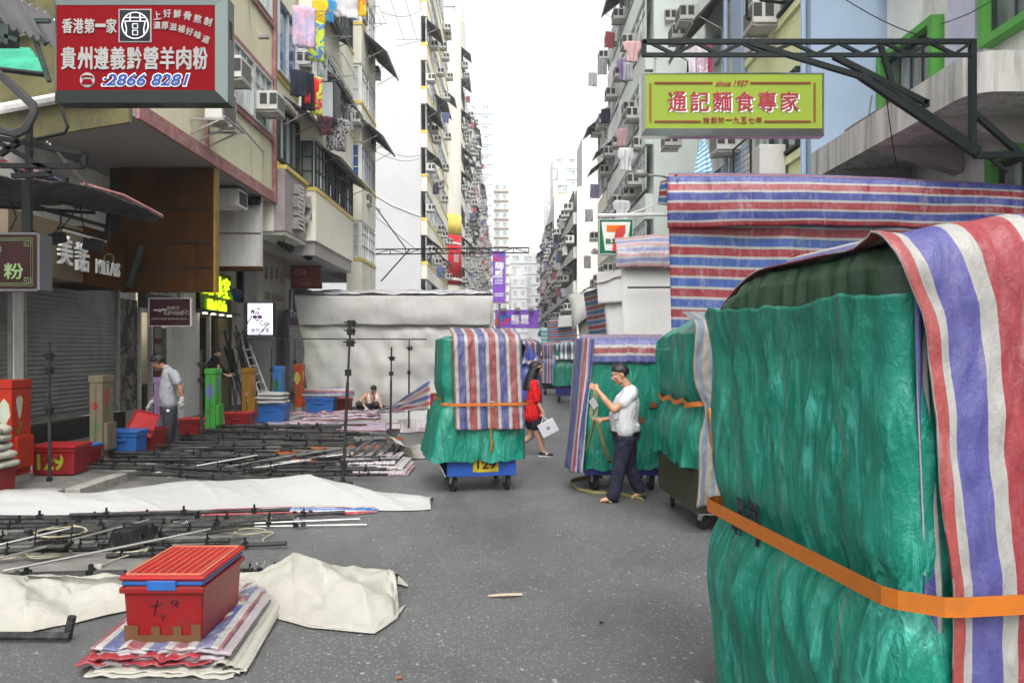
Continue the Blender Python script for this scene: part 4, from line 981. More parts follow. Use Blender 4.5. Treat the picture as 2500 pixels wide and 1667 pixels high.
for z in (5.55, 8.3, 11.1):
    window(r2, (XR, 16.7, z), UR, 1.5, 1.45, 3, 1, ALU, GL_D, .1, .05, .3); window(r2, (XR, 15.1, z), UR, 1.4, 1.45, 2, 1, DKFR, GL_D, .1, .05)
    window(r2, (XR+.05, 19.4, z+.1), UR, 1.5, 1.5, 2, 2, ALU, GL_G, .12, .05)
for z in (5.35, 8.1, 10.9): mb = MB(); mb.box(XR-.06, XR, 13.6, 16.78, z, z+.15); mb.build('sill', YGREEN, r2)
for x_, y_ in ((XR-.07, 13.42), (XR-.2, 17.75)): mb = MB(); mb.tube((x_,y_,0),(x_,y_,20),.05); mb.build('drain_pipe', BLUEW, r2)
t = thing('air_conditioner_cage', 'condenser in a dark cage below the right end of the green sign', 'air conditioner', P(1925, 365, 14)); mb = MB()
mb.box(XR-.55, XR-.05, 14.3, 15.2, 5.0, 5.75); mb.build('casing', ACM, t, bevel=.02)
mb = MB()
for y in (14.2, 15.3): mb.bar((XR,y,4.9),(XR-.75,y,4.9),.04); mb.bar((XR-.75,y,4.9),(XR-.75,y,5.9),.03); mb.bar((XR,y,4.5),(XR-.7,y,4.88),.03)
mb.bar((XR-.75,14.2,5.9),(XR-.75,15.3,5.9),.03); mb.bar((XR-.75,14.2,4.9),(XR-.75,15.3,4.9),.04)
for k in range(8): mb.tube((XR-.72,14.2,4.95+.11*k),(XR-.72,15.3,5.0+.11*k),.006, n=4)
mb.build('cage', BLKST, t)
for px, py, X, lb in ((1893, 45, 5.3, 'window air conditioner under the open dark casement, above the green truss'), (1700, 40, 5.5, 'window air conditioner behind the slanting dark awning on the right'), (1680, 85, 5.5, 'window air conditioner just under the slanting dark awning on the right'),
        (1800, 350, 5.2, 'window air conditioner with blue side below the green sign'), (1578, 352, 5.5, 'window air conditioner under the left corner of the green sign'), (1660, 345, 5.5, 'window air conditioner next to the blue striped towel'), (1655, 45, 6.5, 'small condenser fixed to the mint wall on the right')):
    d = dX(px, X); p = P(px, py, d); ac((X, d, p.z-.22), 'R', lb, None, 1.05)
t = awning((XR+.05, 19.3, P(1690, 60, 19.3).z+.6), 'R', 2.6, 1.0, 1.1, 'steep dark awning against the mint wall on the right')
awning((XR+.6, 13.9, 4.9), 'R', 1.0, .8, .25, 'small green corrugated awning by the blue end wall', CORRG)
t = thing('casement_window', 'open dark casement frame high on the yellow green flats', 'window', (XR, 14.3, 8.6)); mb = MB()
for k in range(2):
    y = 14.2+.8*k
    for a, b in (((XR-.02,y,8.35),(XR-.62,y-.15,8.35)), ((XR-.02,y,9.5),(XR-.62,y-.15,9.5)), ((XR-.62,y-.15,8.35),(XR-.62,y-.15,9.5)), ((XR-.04,y,8.35),(XR-.04,y,9.5))): mb.bar(a, b, .045)
mb.build('frame', BLKST, t)
r3 = thing('apartment_building', 'mint flats with a plain end wall, crowded with units, behind the lime sign', 'building', (9, 33, 0))
mb = MB(); mb.box(5.55, 16, 28.8, 36, .1, 27); mb.box(7.2, 16, 20.61, 28.79, .1, 26); mb.build('wall', MINT, r3)
for z in (5.2, 8.1, 11.0):
    for y in (22.6, 25.0, 27.6): window(r3, (7.19, y, z), UR, 1.5, 1.5, 3, 1, ALU, GL_G, .08, .05, .25)
L = ('window air conditioner on the mint flats behind the green sign', 'air conditioners of the mint flats', 'washing hung on the mint flats behind the green sign', 'washing of the mint flats')
LA = ('awning on the mint flats behind the green sign', 'awnings of the mint flats')
random.seed(11)
facade(r3, 5.55, 'R', 28.85, 35.95, 4.0, 26, 2.85, 2.3, MINT, MINT, ALU, [GL_G, GL_P, GL_D], False, .8, .12, L, LA, 60, .25, 1.0, .3)
r4 = thing('apartment_building', 'grey tenement of middle height crowded with washing on the right', 'building', (9, 38, 0))
mb = MB(); mb.box(5.6, 16, 36.05, 40.5, .1, 19); mb.build('wall', GREYW, r4)
facade(r4, 5.6, 'R', 36.1, 40.4, 4.0, 18.6, 2.85, 2.1, GREYW, MINT, ALU, [GL_G, GL_P, GL_D], False, .8, .12, ('window air conditioner on the grey tenement beyond the mint flats', 'air conditioners of the right grey tenement', 'washing hung on the grey tenement beyond the mint flats', 'washing of the right grey tenement'), ('awning on the grey tenement beyond the mint flats', 'awnings of the right grey tenement'), 60, .5, 1.0, .3)
r5 = thing('apartment_building', 'low white tenement stepping down beside the right cross street', 'building', (9, 43, 0))
mb = MB(); mb.box(5.6, 16, 40.55, 45, .1, 15.4); mb.build('wall', CREAM2, r5)
facade(r5, 5.6, 'R', 40.6, 44.9, 4.0, 15.2, 2.75, 2.1, CREAM2, MINT, ALU, [GL_G, GL_P, GL_D], False, .8, .12, ('window air conditioner on the low white tenement on the right', 'air conditioners of the right white tenement', 'washing hung on the low white tenement on the right', 'washing of the right white tenement'), ('awning on the low white tenement on the right', 'awnings of the right white tenement'), 60, .5, 1.0, .3)
r6 = thing('apartment_building', 'distant tenement row with a plain beige end wall and a roof hut on the right', 'building', (9, 75, 0))
mb = MB(); mb.box(5.6, 18, 60.5, 101, 0, 14.8); mb.build('wall', OFFW, r6)
mb = MB(); mb.box(5.5, 7.6, 60.3, 60.49, 0, 14.6); mb.build('end_wall', mat('beige end wall', (.66,.65,.60), .8, 0, .05, .5), r6)
mb = MB(); mb.box(6.0, 8.6, 61.2, 66, 14.8, 19); mb.box(8.0, 12, 62, 66, 14.8, 20.5); mb.build('roof_house', GREYW, r6)
random.seed(21)
facade(r6, 5.6, 'R', 60.7, 100.8, 3.6, 14.6, 2.75, 3.2, GREYW, MINT, DKFR, [GL_D, GL_G, GL_P], False, .9, .15, ('window air conditioner on the distant tenement row on the right', 'air conditioners of the distant right row', 'washing hung on the distant tenement row on the right', 'washing of the distant right row'), ('awning on the distant tenement row on the right', 'awnings of the distant right row'), 60, .6, 1.25, .35)
row_r = thing('apartment_building', 'grey tenement rising behind the distant row on the right', 'building', (9, 118, 0))
mb = MB(); mb.box(6.2, 18, 101.2, 140, 0, 22); mb.build('wall', GREYW, row_r)
facade(row_r, 6.2, 'R', 101.3, 139, 4, 21, 3, 3.6, GREYW, MINT, DKFR, [GL_D], False, .6, .3, ('window air conditioner on the farthest right tenement', 'air conditioners of the farthest right tenement', 'washing on the farthest right tenement', 'washing of the farthest right tenement'), ('awning on the farthest right tenement', 'awnings of the farthest right tenement'), 60, .3, 1.3, .3)
tower('pale peach tower behind the right row', 9.0, 12.6, 150, 160, 35, mat('peach render', (.70,.60,.48), .8), 3.0, 1.8)
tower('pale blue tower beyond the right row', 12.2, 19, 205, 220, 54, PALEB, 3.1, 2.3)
tower('thin grey tower at the right edge of the sky gap', 13.4, 15.2, 265, 280, 54, GREYW, 3.1, 1.8)
mb = MB(); mb.tube(P(1334, 855, 225), P(1334, 448, 225), .5, .5, 8); o = mb.build('mast', GREYW); tag(o, 'slim grey chimney mast at the right edge of the sky gap', 'mast')
# washing on the right
for kind, px, py, d, w_, h_, m, lb in (('shirt', 1698, 112, 17.5, .45, .75, clothm((.62,.55,.62)), 'white lilac shirt under the green truss'), ('towel', 1715, 115, 17.4, .25, .9, clothm((.5,.35,.42),(.65,.6,.6),7), 'pink and white cloth under the green truss, beside the lilac shirt'),
    ('trousers', 1727, 112, 17.6, .25, .8, clothm((.45,.05,.12),(.05,.04,.12),3), 'red and navy trousers under the green truss'), ('trousers', 1690, 150, 18, .3, .5, clothm((.02,.02,.03)), 'black trousers behind the green sign'),
    ('shirt', 1545, 102, 30, .62, .8, clothm((.70,.45,.45)), 'pink shirt high on the right beside the sky'), ('shirt', 1525, 145, 33, .6, .9, clothm((.32,.25,.45)), 'purple jacket high on the right beside the sky'), ('shirt', 1528, 362, 30, .55, .9, clothm((.72,.72,.75)), 'white shirt drying above the convenience store sign'), ('shirt', 1518, 490, 26, .5, .7, clothm((.6,.6,.62)), 'grey shirt just above the convenience store sign')):
    garment(kind, P(px, py, d), w_, h_, m, lb, R(10))
k = NT('blue striped towelling'); co = k.coord('UV'); sp = k.n('SeparateXYZ'); k.l(co, sp.inputs[0])
m_st = k.done(k.ramp(k.math('FRACT', k.math('MULTIPLY', k.math('ADD', sp.outputs[1], k.math('MULTIPLY', sp.outputs[0], .4)), 11)), [(0, (.68,.74,.75)), (.5, (.10,.38,.58))], 'CONSTANT'), .9)
mb = MB(); t0 = P(1718, 338, 13.2)
mb.grid(lambda u, v: t0+V(((u-.5)*(.06+.28*v**.8), .05*math.sin(u*9), -v*.62)), 12, 14, .4, .7); o = mb.build('towel', m_st, None, smooth=True); solid(o, .012); tag(o, 'blue and white striped towel hanging below the green sign', 'laundry')
# truss and green sign
t = thing('sign_truss', 'dark green lattice gantry carrying the lime green sign from the concrete canopy', 'sign frame', (4, 8.5, 5))
d = 8.5; mb = MB(); A = lambda x, y, dd=d: P(x, y, dd)
mb.bar(A(1569, 103), A(2376, 102), .05); mb.bar(A(1569, 135), A(2376, 135), .042); mb.bar(A(1572, 100), A(1572, 138), .05)
xs = [1590, 1645, 1700, 1755, 1812, 1868, 1935, 1992, 2048, 2104, 2160, 2218, 2272, 2330, 2370]
for i in range(len(xs)-1): mb.bar(A(xs[i], 106 if i % 2 == 0 else 133), A(xs[i+1], 133 if i % 2 == 0 else 106), .034)
mb.bar(A(2374, 98), A(2374, 375), .065)
mb.build('lattice', GRST, t)
mb = MB(); mb.bar(A(1830, 106), A(2110, 190), .055); mb.bar(A(2100, 186), A(2385, 378), .07); mb.bar(A(2120, 180), A(2392, 366), .05); mb.bar(A(2035, 138), A(2262, 252), .06); mb.bar(A(2260, 245), A(2260, 262), .06); mb.bar(A(2150, 112), A(2177, 204), .05)
mb.bar(A(2376, 275), A(2500, 385), .06); mb.bar(A(2380, 380), A(2520, 378), .07); mb.bar(A(2410, 382), A(2460, 420), .03); mb.build('brace', GRST, t)
LIME = mat('lime green sign', (.20,.28,.025), .4, 0, .04, 1)
x0, x1, z0, z1 = rect(1566, 176, 2014, 331, d)
t = thing('hanging_sign', 'lime green shop sign with dark red brush characters in a polished frame', 'sign', ((x0+x1)/2, d, z0))
ix0, ix1, iz0, iz1 = rect(1574, 184, 2004, 317, d)
frame_sign(t, x0, x1, z0, z1, ix0, ix1, iz0, iz1, d-.05, .2, NT('bright polished frame').done((.52,.53,.52), .2, None, 1.0))
mb = MB(); mb.box(ix0, ix1, d-.042, d+.02, iz0, iz1); mb.build('panel', LIME, t)
rb, wb = MB(), MB(); e = d-.044; e2 = d-.046
for i, ch in enumerate('通記麵食專家'): lt(rb, ch, 1631+55*i, 1675+55*i, 225, 272, e2, bold=.03, t=.008); lt(wb, ch, 1633+55*i, 1678+55*i, 227, 275, e, bold=.035, t=.004)
lt(rb, 'since 1957', 1747, 1828, 197, 211, e2, shear=.3, bold=.01)
for i, ch in enumerate('始創於一九五七年'): lt(rb, ch, 1717+18.3*i, 1732+18.3*i, *((292, 294) if ch == '一' else (286, 301)), e2, bold=.01)
for yy, segs in ((203, ((1598, 1740), (1832, 1980))), (297, ((1598, 1712), (1866, 1980)))):
    for a, b in segs:
        for o in (-1.6, 1.6): rb.bar(A(a, yy+o, e2-.003), A(b, yy+o, e2-.003), .006)
for xx in (1588, 1989):
    for o in (-1.6, 1.6): rb.bar(A(xx+o, 203, e2-.003), A(xx+o, 299, e2-.003), .006)
wb.build('lettering_edge', WHS, t); rb.build('lettering', mat('dark red sign ink', (.26,.02,.03), .5), t)
mb = MB()
for xx in (1600, 1785, 1972):
    for k in range(7):
        c = A(xx, 140+5.5*k, d); mb.path([c+V((.012*math.cos(a*1.05)*(1 if k % 2 else .3), .012*math.cos(a*1.05)*(.3 if k % 2 else 1), .018*math.sin(a*1.05))) for a in range(7)], .004, 4)
mb.build('chain', STEEL, t)
# convenience store sign
d = 20.5; x0, x1, z0, z1 = rect(1462, 535, 1546, 621, d)
t = board('hanging_sign', 'square green and white convenience store sign hung from a pipe on the right', 'sign', x0, x1, d, z0, z1, mat('deep green sign', (.0,.14,.06), .4), ALU, .25, .02)
e = d-.002; mb = MB(); q = lambda x, y, k=0: P(x, y, e-.004*k)
mb.poly([q(1468, 542), q(1539, 542), q(1530, 612), q(1477, 612)], (0,-.004,0)); mb.build('white_field', mat('sign cream', (.70,.69,.64), .45), t)
mb = MB(); mb.poly([q(1481, 550, 2), q(1527, 550, 2), q(1523, 557, 2), q(1518, 566, 2), q(1481, 566, 2)], (0,-.004,0)); mb.build('orange_bar', mat('sign orange', (.75,.15,.01), .45), t)
mb = MB(); mb.poly([q(1500, 566, 3), q(1508, 556, 3), q(1527, 550, 3), q(1527, 566, 3), q(1518, 582, 3), q(1514, 612, 3), q(1496, 612, 3), q(1499, 590, 3)][0:1]+[q(1505, 560, 3), q(1515, 553, 3), q(1527, 550, 3), q(1527, 568, 3), q(1519, 584, 3), q(1515, 614, 3), q(1495, 614, 3), q(1497, 588, 3), q(1503, 567, 3)], (0,-.004,0)); mb.build('red_stem', mat('sign red', (.55,.05,.04), .45), t)
mb = MB(); lt(mb, 'ELEVEn', 1479, 1530, 583, 594, e-.018, bold=.04); mb.build('lettering', mat('sign green ink', (.0,.12,.05), .45), t)
mb = MB(); mb.tube(P(1460, 526, d+.1), P(1660, 524, d+.1), .05); mb.tube(P(1535, 523, d+.1), P(1600, 500, d+.6), .02)
for x in (1466, 1502, 1540): mb.tube(P(x, 527, d+.1), P(x, 536, d+.1), .012)
mb.build('hanger', OFFW, t)
t = thing('street_lamp', 'grey street lamp head on an arm above the striped stall roof', 'street lamp', P(1560, 428, 22)); mb = MB()
mb.path([P(1548, 428, 22), P(1556, 424, 22), P(1575, 425, 22), P(1580, 428, 22)], [.06,.12,.12,.05], 8); mb.build('lamp_head', STEEL, t, smooth=True)
mb = MB(); mb.path([P(1580, 427, 22), P(1615, 430, 22), P(1640, 438, 22.5), V((5.0, 23, 6.2))], .03, 6); mb.build('arm', STEEL, t)
t = thing('street_lamp', 'small street lamp head beside the convenience store sign', 'street lamp', P(1450, 618, 45)); mb = MB(); mb.path([P(1443, 617, 45), P(1450, 613, 45), P(1462, 616, 45)], [.08,.2,.12], 8); mb.build('lamp_head', OFFW, t); mb = MB(); mb.tube(P(1462, 616, 45), V((5.6, 45, 7.6)), .04); mb.build('arm', STEEL, t)
for i, (a, b, lb) in enumerate((((2065, 0, 9), (2300, 103, 8.5), 'thin black wire sloping down to the gantry top'), ((2296, 60, 9), (2480, -40, 9), 'thin wire rising to the top right corner'), ((2165, 245, 8.5), (2190, 410, 8.8), 'thin wire dropping from the gantry brace to the striped stall'))):
    mb = MB(); p, q_ = P(*a), P(*b); mb.path([p.lerp(q_, k/8)-V((0, 0, .06*math.sin(math.pi*k/8))) for k in range(9)], .006, 4); tag(mb.build('wire', BLKST), lb, 'wire')
# ================================================================ STALLS UNDER TARPAULIN
ALB = .68
RED, BLU, LBL, WHT = (.36,.016,.028), (.05,.075,.36), (.025,.14,.42), (.50,.485,.46)
S_BIG = [(RED, .105), (WHT, .036), (BLU, .110), (WHT, .036)]
S_BG2 = [(RED, .105), (WHT, .036), ((.035,.115,.42), .110), (WHT, .036)]
S_LB = [(RED, .10), (WHT, .05), (LBL, .10), (WHT, .05)]
T_BIG = tarp('striped stall tarpaulin', None, S_BIG, 1, .1, crease=.7, cs=2.2, scuff_glint=.3, scuff_glint_col=(.62,.60,.60))
T_LB = tarp('red and light blue stall tarpaulin', None, S_LB, 1, .3, crease=.6, cs=2.2, scuff_glint=.2)
T_PALE = tarp('faded striped roof tarpaulin', None, [((.55,.30,.32), .07), ((.52,.505,.495), .05), ((.25,.28,.52), .08), ((.52,.505,.495), .05)], 1, 0, scuff_glint=.5, crease=.7, scuff_glint_col=(.56,.55,.54))
T_WHT = tarp('off white canvas tarpaulin', (.66,.65,.625), crease=.4, cs=1.6, fine=.25, scuff_glint=.2, rough=.6, dirt=(.68,.66,.60), damt=.5, scuff_glint_col=(.95,.94,.92), spec=.35)
T_WHB = tarp('shade-brightened canvas tarpaulin', (.92,.91,.89), crease=.3, cs=1.6, fine=.25, scuff_glint=.15, rough=.6, dirt=(.7,.68,.64), damt=.5, scuff_glint_col=(.95,.94,.93), spec=.35)  # whiter canvas copy, light added in colour for the shaded right stalls
T_WHT2 = tarp('yellowed canvas tarpaulin', (.44,.43,.36), crease=.5, cs=1.6, rough=.6, dirt=(.40,.38,.27), damt=.6, scuff_glint_col=(.54,.53,.46), spec=.35)
T_GRN = tarp('green woven tarpaulin', (.001,.215,.14), crease=.8, cs=2.6, fine=.5, scuff_glint=.5, scuff_glint_col=(.07,.56,.43), rough=.32, seams=.52, spec=.45)
T_DGR = tarp('dark green coated fabric', (.006,.055,.016), crease=.4, cs=2, fine=.25, scuff_glint=.3, scuff_glint_col=(.10,.20,.09), rough=.38, spec=.6)
T_BLUE = tarp('blue tarpaulin sheet', (.015,.045,.34), crease=.5)
T_BG2 = tarp('striped stall wall tarpaulin', None, S_BG2, 1, .1, crease=.7, cs=2.2, scuff_glint=.3, scuff_glint_col=(.62,.60,.60))
def sheet(name, par, fn, nu, nv, m, us=1, vs=1, t=.006):
    mb = MB(); mb.grid(fn, nu, nv, us, vs); o = mb.build(name, m, par, smooth=True)
    if t: solid(o, t)
    return o
def quadfn(a, b, c, d, amp=.03, k=2.0, sd=0.0, sag=0.0, nrm=None):
    """bilinear sheet a-b bottom, d-c top, with folds; sag pulls the top edge down in the middle"""
    a, b, c, d = V(a), V(b), V(c), V(d); n = nrm or (b-a).cross(d-a).normalized(); L = (b-a).length; Hh = (d-a).length
    def fn(u, v):
        p = a.lerp(b, u).lerp(d.lerp(c, u), v)
        f = nz(u*L*k+sd, v*Hh*.45, sd)*amp+nz(u*L*k*2.7, v*Hh*1.3+sd, 3)*amp*.45
        p = p+n*f; p.z -= sag*math.sin(math.pi*u)*v
        return p
    return fn
# big striped stall, right
t = thing('market_stall', 'big stall closed with red white and blue horizontal striped tarpaulin, on the right', 'stall', (4.4, 10.2, 0))
A0, B0 = V((2.36, 10.7, .02)), V((6.45, 9.5, .02)); A1, B1 = V((2.26, 10.7, 4.12)), V((6.45, 9.5, 3.78))
sheet('front_sheet', t, quadfn(A0, B0, B1, A1, .085, 1.6, 2), 90, 80, T_BG2, 4.3, 4.0)
def vf(u, v):      # overhanging roof valance with a rounded crest
    p = A1.lerp(B1, u); n = V((-.28, -.96, 0))
    pr = [(0.10, -.52), (.13, -.28), (.11, -.02), (.02, .22), (-.30, .34), (-1.2, .42)]
    x = v*5; i = min(4, int(x)); f = x-i; o, z = lerp(pr[i][0], pr[i+1][0], f), lerp(pr[i][1], pr[i+1][1], f)
    z *= 1-.25*u
    return p+n*(o+.03*nz(u*8, v*3, 4)+.015*nz(u*22, v*4))+V((0, 0, z+.04*math.sin(math.pi*u)-.02+.03*nz(u*6, 9)*(1-v)))
sheet('valance', t, vf, 90, 40, T_BIG, 4.3, 1.3)
def sf(u, v):      # gathered flap at the street corner
    p = A1+V((-.02, .05+u*1.6, 0)); b = math.sin(math.pi*min(1, v*1.2))*.16
    return p+V((-b-.03*nz(u*5, v*3), 0, .33-v*.55+.04*math.sin(u*9)*v))
sheet('side_flap', t, quadfn(P(1606,499,11.2),P(1657,507,10.6),P(1654,424,10.6),P(1610,446,11.2), .05, 6, 3), 20, 20, T_LB, .5, .55)
sheet('side_sheet', t, quadfn((2.86,12.6,.02),(2.40,10.75,.02),(2.33,10.75,4.1),(2.80,12.6,4.0), .03, 1.5, 7), 20, 40, T_LB, 1.6, 4)
# white stall behind it
t = thing('market_stall', 'white canvas stall with a pole across it, next to the big striped stall', 'stall', (4, 15.6, 0))
a, b = P(1512, 1130, 15.5), P(1850, 1130, 15.5); a.z = b.z = .02
sheet('front_sheet', t, quadfn((2.42,15.5,.02),(5.2,15.5,.02),(5.2,15.5,3.95),(2.30,15.5,3.95), .03, 1.2, 1), 40, 50, T_WHB, 3, 4)
def rv(u, v):
    x = lerp(2.22, 5.2, u); pr = [(-.14, -.42), (-.16, -.18), (-.10, .02), (.25, .22), (1.5, .34)]
    q = v*4; i = min(3, int(q)); f = q-i
    return V((x-.04*(1-v), 15.45+lerp(pr[i][0], pr[i+1][0], f)+.03*nz(u*9, v*3), 3.95+lerp(pr[i][1], pr[i+1][1], f)+(.10*math.sin(math.pi*min(1, u*1.7))*v)+.03*nz(u*7, v*5, 2)))
sheet('roof_sheet', t, rv, 50, 24, T_PALE, 3, 1.1)
mb = MB(); mb.tube(P(1532, 702, 15.3), P(1700, 701, 15.3), .018); mb.build('pole', BLKST, t)
# stalls farther along the right
t = thing('market_stall', 'white canvas stall with red and blue striped side, in front of the convenience store sign', 'stall', (3.5, 22, 0))
sheet('front_sheet', t, quadfn((3.02,21,.02),(5,21,.02),(5,21,3.95),(2.62,21,3.5), .05, 1.5, 5), 24, 40, T_WHB, 2, 4)
sheet('side_sheet', t, quadfn((2.62,21.5,.02),(3.0,20.95,.02),(2.60,20.95,3.6),(2.25,22.6,3.55), .04, 2, 3), 14, 60, T_LB, 1, 3.8)
def rv2(u, v): return V((lerp(2.2, 5, u)+.05*nz(v*4, u*3), lerp(20.8, 23.5, v), 3.52+.55*math.sin(math.pi*.5*min(1, u*2.2+.05))*(.7+.3*v)+.05*nz(u*8, v*4)))
sheet('roof_sheet', t, rv2, 24, 14, T_PALE, 2.5, 2.5)
sheet('flap', t, quadfn(P(1460,742,20.85),P(1522,738,20.85),P(1520,660,20.9),P(1456,664,20.85), .04, 3, 8), 12, 12, T_WHB, 1, 1)
t = thing('market_stall', 'yellowed canvas stall with a white top between the far striped stalls', 'stall', (3.5, 28, 0))
sheet('front_sheet', t, quadfn((3.0,27.5,.02),(5,27.5,.02),(5,27.5,3.6),(2.42,27.5,3.4), .06, 1.2, 6), 16, 24, T_WHT2, 2, 4)
sheet('roof_sheet', t, lambda u, v: V((lerp(2.3, 5, u), lerp(27.2, 29.5, v), 3.3+.75*math.sin(1.57*min(1, u*2.4+v*.6))+.06*nz(u*6, v*5)-(.8 if v == 0 else 0))), 16, 8, T_WHT, 1, 1)
t = thing('market_stall', 'small distant stall with red and blue stripes and a white hood', 'stall', (2.6, 38, 0))
d = 38; sheet('front_sheet', t, quadfn(P(1340,943,d),P(1412,943,d),P(1404,775,d),P(1338,782,d), .06, 1.5, 2), 16, 30, T_LB, 2, 4)
sheet('roof_sheet', t, quadfn(P(1362,800,d-.3),P(1404,796,d-.3),P(1400,768,d-.1),P(1364,772,d-.1), .05, 2, 4), 10, 10, T_WHT, 1, 1)
sheet('side_sheet', t, quadfn(P(1336,940,d+5),P(1342,943,d),P(1340,780,d),P(1337,788,d+5), .03, 1), 8, 30, T_LB, 1, 4)
t = thing('market_stall', 'distant turquoise striped stall at the end of the right row', 'stall', (2.6, 56, 0)); d = 56
sheet('front_sheet', t, quadfn(P(1322,912,d),P(1342,912,d),P(1342,800,d),P(1320,800,d), .05, 1), 8, 20, tarp('turquoise striped tarpaulin', None, [((.08,.36,.38), .2), ((.5,.56,.56), .1)], 1), 1, 3.4)
t = thing('market_stall', 'distant white stall beyond the woman in red', 'stall', (1.4, 60, 0)); d = 60
sheet('front_sheet', t, quadfn(P(1282,908,d),P(1318,908,d),P(1318,842,d),P(1284,838,d), .05, 1), 8, 20, T_WHT, 1, 3.4)
sheet('roof_sheet', t, quadfn(P(1280,846,d-.3),P(1320,850,d-.3),P(1318,836,d),P(1284,832,d), .05, 1), 8, 8, T_PALE, 1, 1)
# big white tent on the left
t = thing('market_stall', 'big stall wrapped in white canvas with a striped roof, behind the crouching man', 'stall', (-3.5, 24, 0))
TD = 23.9
def tent(u, v):
    zz = v
    lx = [760, 752, 742, 745, 735, 724][min(5, int(v*5))]; lx2 = [760, 752, 742, 745, 735, 724][min(5, int(v*5)+1)]; f = v*5-int(v*5)
    pl = lerp(lx, lx2, f); pr = lerp(1178, 1203, v**.6)
    px = lerp(pl, pr, u); z = lerp(.02, 3.02, v)
    y = TD+.10*nz(u*7+1, v*2)+.06*nz(u*17, v*5, 2)-.05*(1-abs(2*((v*3.2) % 1)-1))*.6
    return V(((px-VX)/F*TD, y-.12*math.sin(math.pi*v), z))
sheet('front_sheet', t, tent, 110, 60, T_WHT, 6.5, 3.2)
def flap(u, v):
    px = lerp(lerp(734, 722, v), lerp(1197, 1206, v), u); z = lerp(2.62, 3.62, v) if v < .9 else 3.52+.1*(v-.9)/.1
    return V(((px-VX)/F*TD, TD-.22-.05*nz(u*9, v*2)-.06*math.sin(v*3.1)+(.25*(v-.9)/.1 if v > .9 else 0), z-.04*nz(u*5, 3)*(1-v)))
sheet('upper_flap', t, flap, 100, 20, T_WHT, 6.5, 1)
def roof(u, v):
    px0 = lerp(720, 1207, u); x0 = (px0-VX)/F*TD; x1 = (lerp(795, 1150, u)-VX)/F*26.4
    return V((lerp(x0, x1, v), lerp(TD-.25, 26.4, v), 3.60+.33*v+.07*nz(u*9, v*4)+.05*nz(u*21, v*3)))
sheet('roof_sheet', t, roof, 80, 14, tarp('crumpled striped roof', None, [(BLU, .10), ((.7,.68,.66), .35), (RED, .07), ((.7,.68,.66), .4)], 1, .1, crease=.6, scuff_glint=.5, scuff_glint_col=(.8,.8,.8)), 6, 2.2)
sheet('side_sheet', t, quadfn((-.43,TD,.02),(-.28,26,.02),(-.25,26,3.4),(-.30,TD,3.45), .05, 1.5), 20, 40, T_LB, 2, 3.6)
# ---------------------------------------------------------------- carts
def rrect(s, w, l, r):
    """point and normal on a rounded rectangle, s in 0..1 from the middle of the front (-y) running to +x"""
    segs = [('l', (0,-l/2), (w/2-r,-l/2)), ('c', (w/2-r,-l/2+r), -90), ('l', (w/2,-l/2+r), (w/2,l/2-r)), ('c', (w/2-r,l/2-r), 0), ('l', (w/2-r,l/2), (-w/2+r,l/2)), ('c', (-w/2+r,l/2-r), 90), ('l', (-w/2,l/2-r), (-w/2,-l/2+r)), ('c', (-w/2+r,-l/2+r), 180), ('l', (-w/2+r,-l/2), (0,-l/2))]
    Ls = [math.dist(a[1], a[2]) if a[0] == 'l' else math.pi*r/2 for a in segs]; T = sum(Ls); q = (s % 1)*T
    for a, L in zip(segs, Ls):
        if q <= L+1e-9:
            f = q/max(L, 1e-9)
            if a[0] == 'l':
                dx, dy = (a[2][0]-a[1][0])/max(L,1e-9), (a[2][1]-a[1][1])/max(L,1e-9)
                return a[1][0]+dx*q, a[1][1]+dy*q, dy, -dx
            th = R(a[2]+90*f); return a[1][0]+r*math.cos(th), a[1][1]+r*math.sin(th), math.cos(th), math.sin(th)
        q -= L
    return 0, -l/2, 0, -1
def perim(w, l, r): return 2*(w+l)-8*r+2*math.pi*r
def cover_fn(w, l, r, z0, z1, sd, amp=.03, flare=.06, strap=None, dome=.10, lean=None, pinch=.05, rise=None):
    pe = perim(w, l, r)
    def fn(u, v):
        x, y, nx, ny = rrect(u, w, l, r)
        k = v/.78
        th = u*2*math.pi; cu, su = math.cos(th)*2.2, math.sin(th)*2.2
        if k <= 1:
            z = lerp(z0, z1, k); fo = amp*(nz(cu*1.3+sd, su*1.3, z*.6)+.8*nz(cu*1.9+sd, su*1.9, z*1.7)+.38*nz(cu*3.6+sd, su*3.6, z*2.6)+.22*nz(cu*7, su*7+sd, z*5)+.5*max(0, ridge(cu*1.2+z*.8, su*1.2+sd, z*.9)-.55))
            e = flare*(1-k)**1.6+fo*(1.3-k*.6)
            if strap is not None: e -= pinch*math.exp(-((z-strap)/.13)**2)
            if k < .02: z += .05*nz(cu*3+sd, su*3)
            X, Y, Z = x+nx*e, y+ny*e, z
        else:
            f = (v-.78)/.22; sh = 1-f*.96; Z = z1+dome*math.sin(f*math.pi/2)+.03*nz(x*4*sh+sd, y*4*sh); X, Y = x*sh*(1-.0*f), y*sh
            X += nx*amp*.5*nz(cu*4+sd, su*4)*(1-f); Y += ny*amp*.5*nz(cu*4+sd, su*4)*(1-f)
        if lean: X, Y, Z = lean(X, Y, Z)
        return V((X, Y, Z))
    return fn
def strap_part(par, w, l, r, z, m, off=.02, wd=.05, s0=0, s1=1, n=120, fz=None, name='strap', fo=None):
    mb = MB()
    def fn(u, v):
        x, y, nx, ny = rrect(lerp(s0, s1, u), w, l, r); o = off+(fo(lerp(s0, s1, u)) if fo else 0)
        return V((x+nx*o, y+ny*o, (fz(lerp(s0, s1, u)) if fz else z)+(v-.5)*wd+.004*nz(u*20)))
    mb.grid(fn, n, 2, perim(w, l, r), wd); o = mb.build(name, m, par, smooth=True, local=True); return o
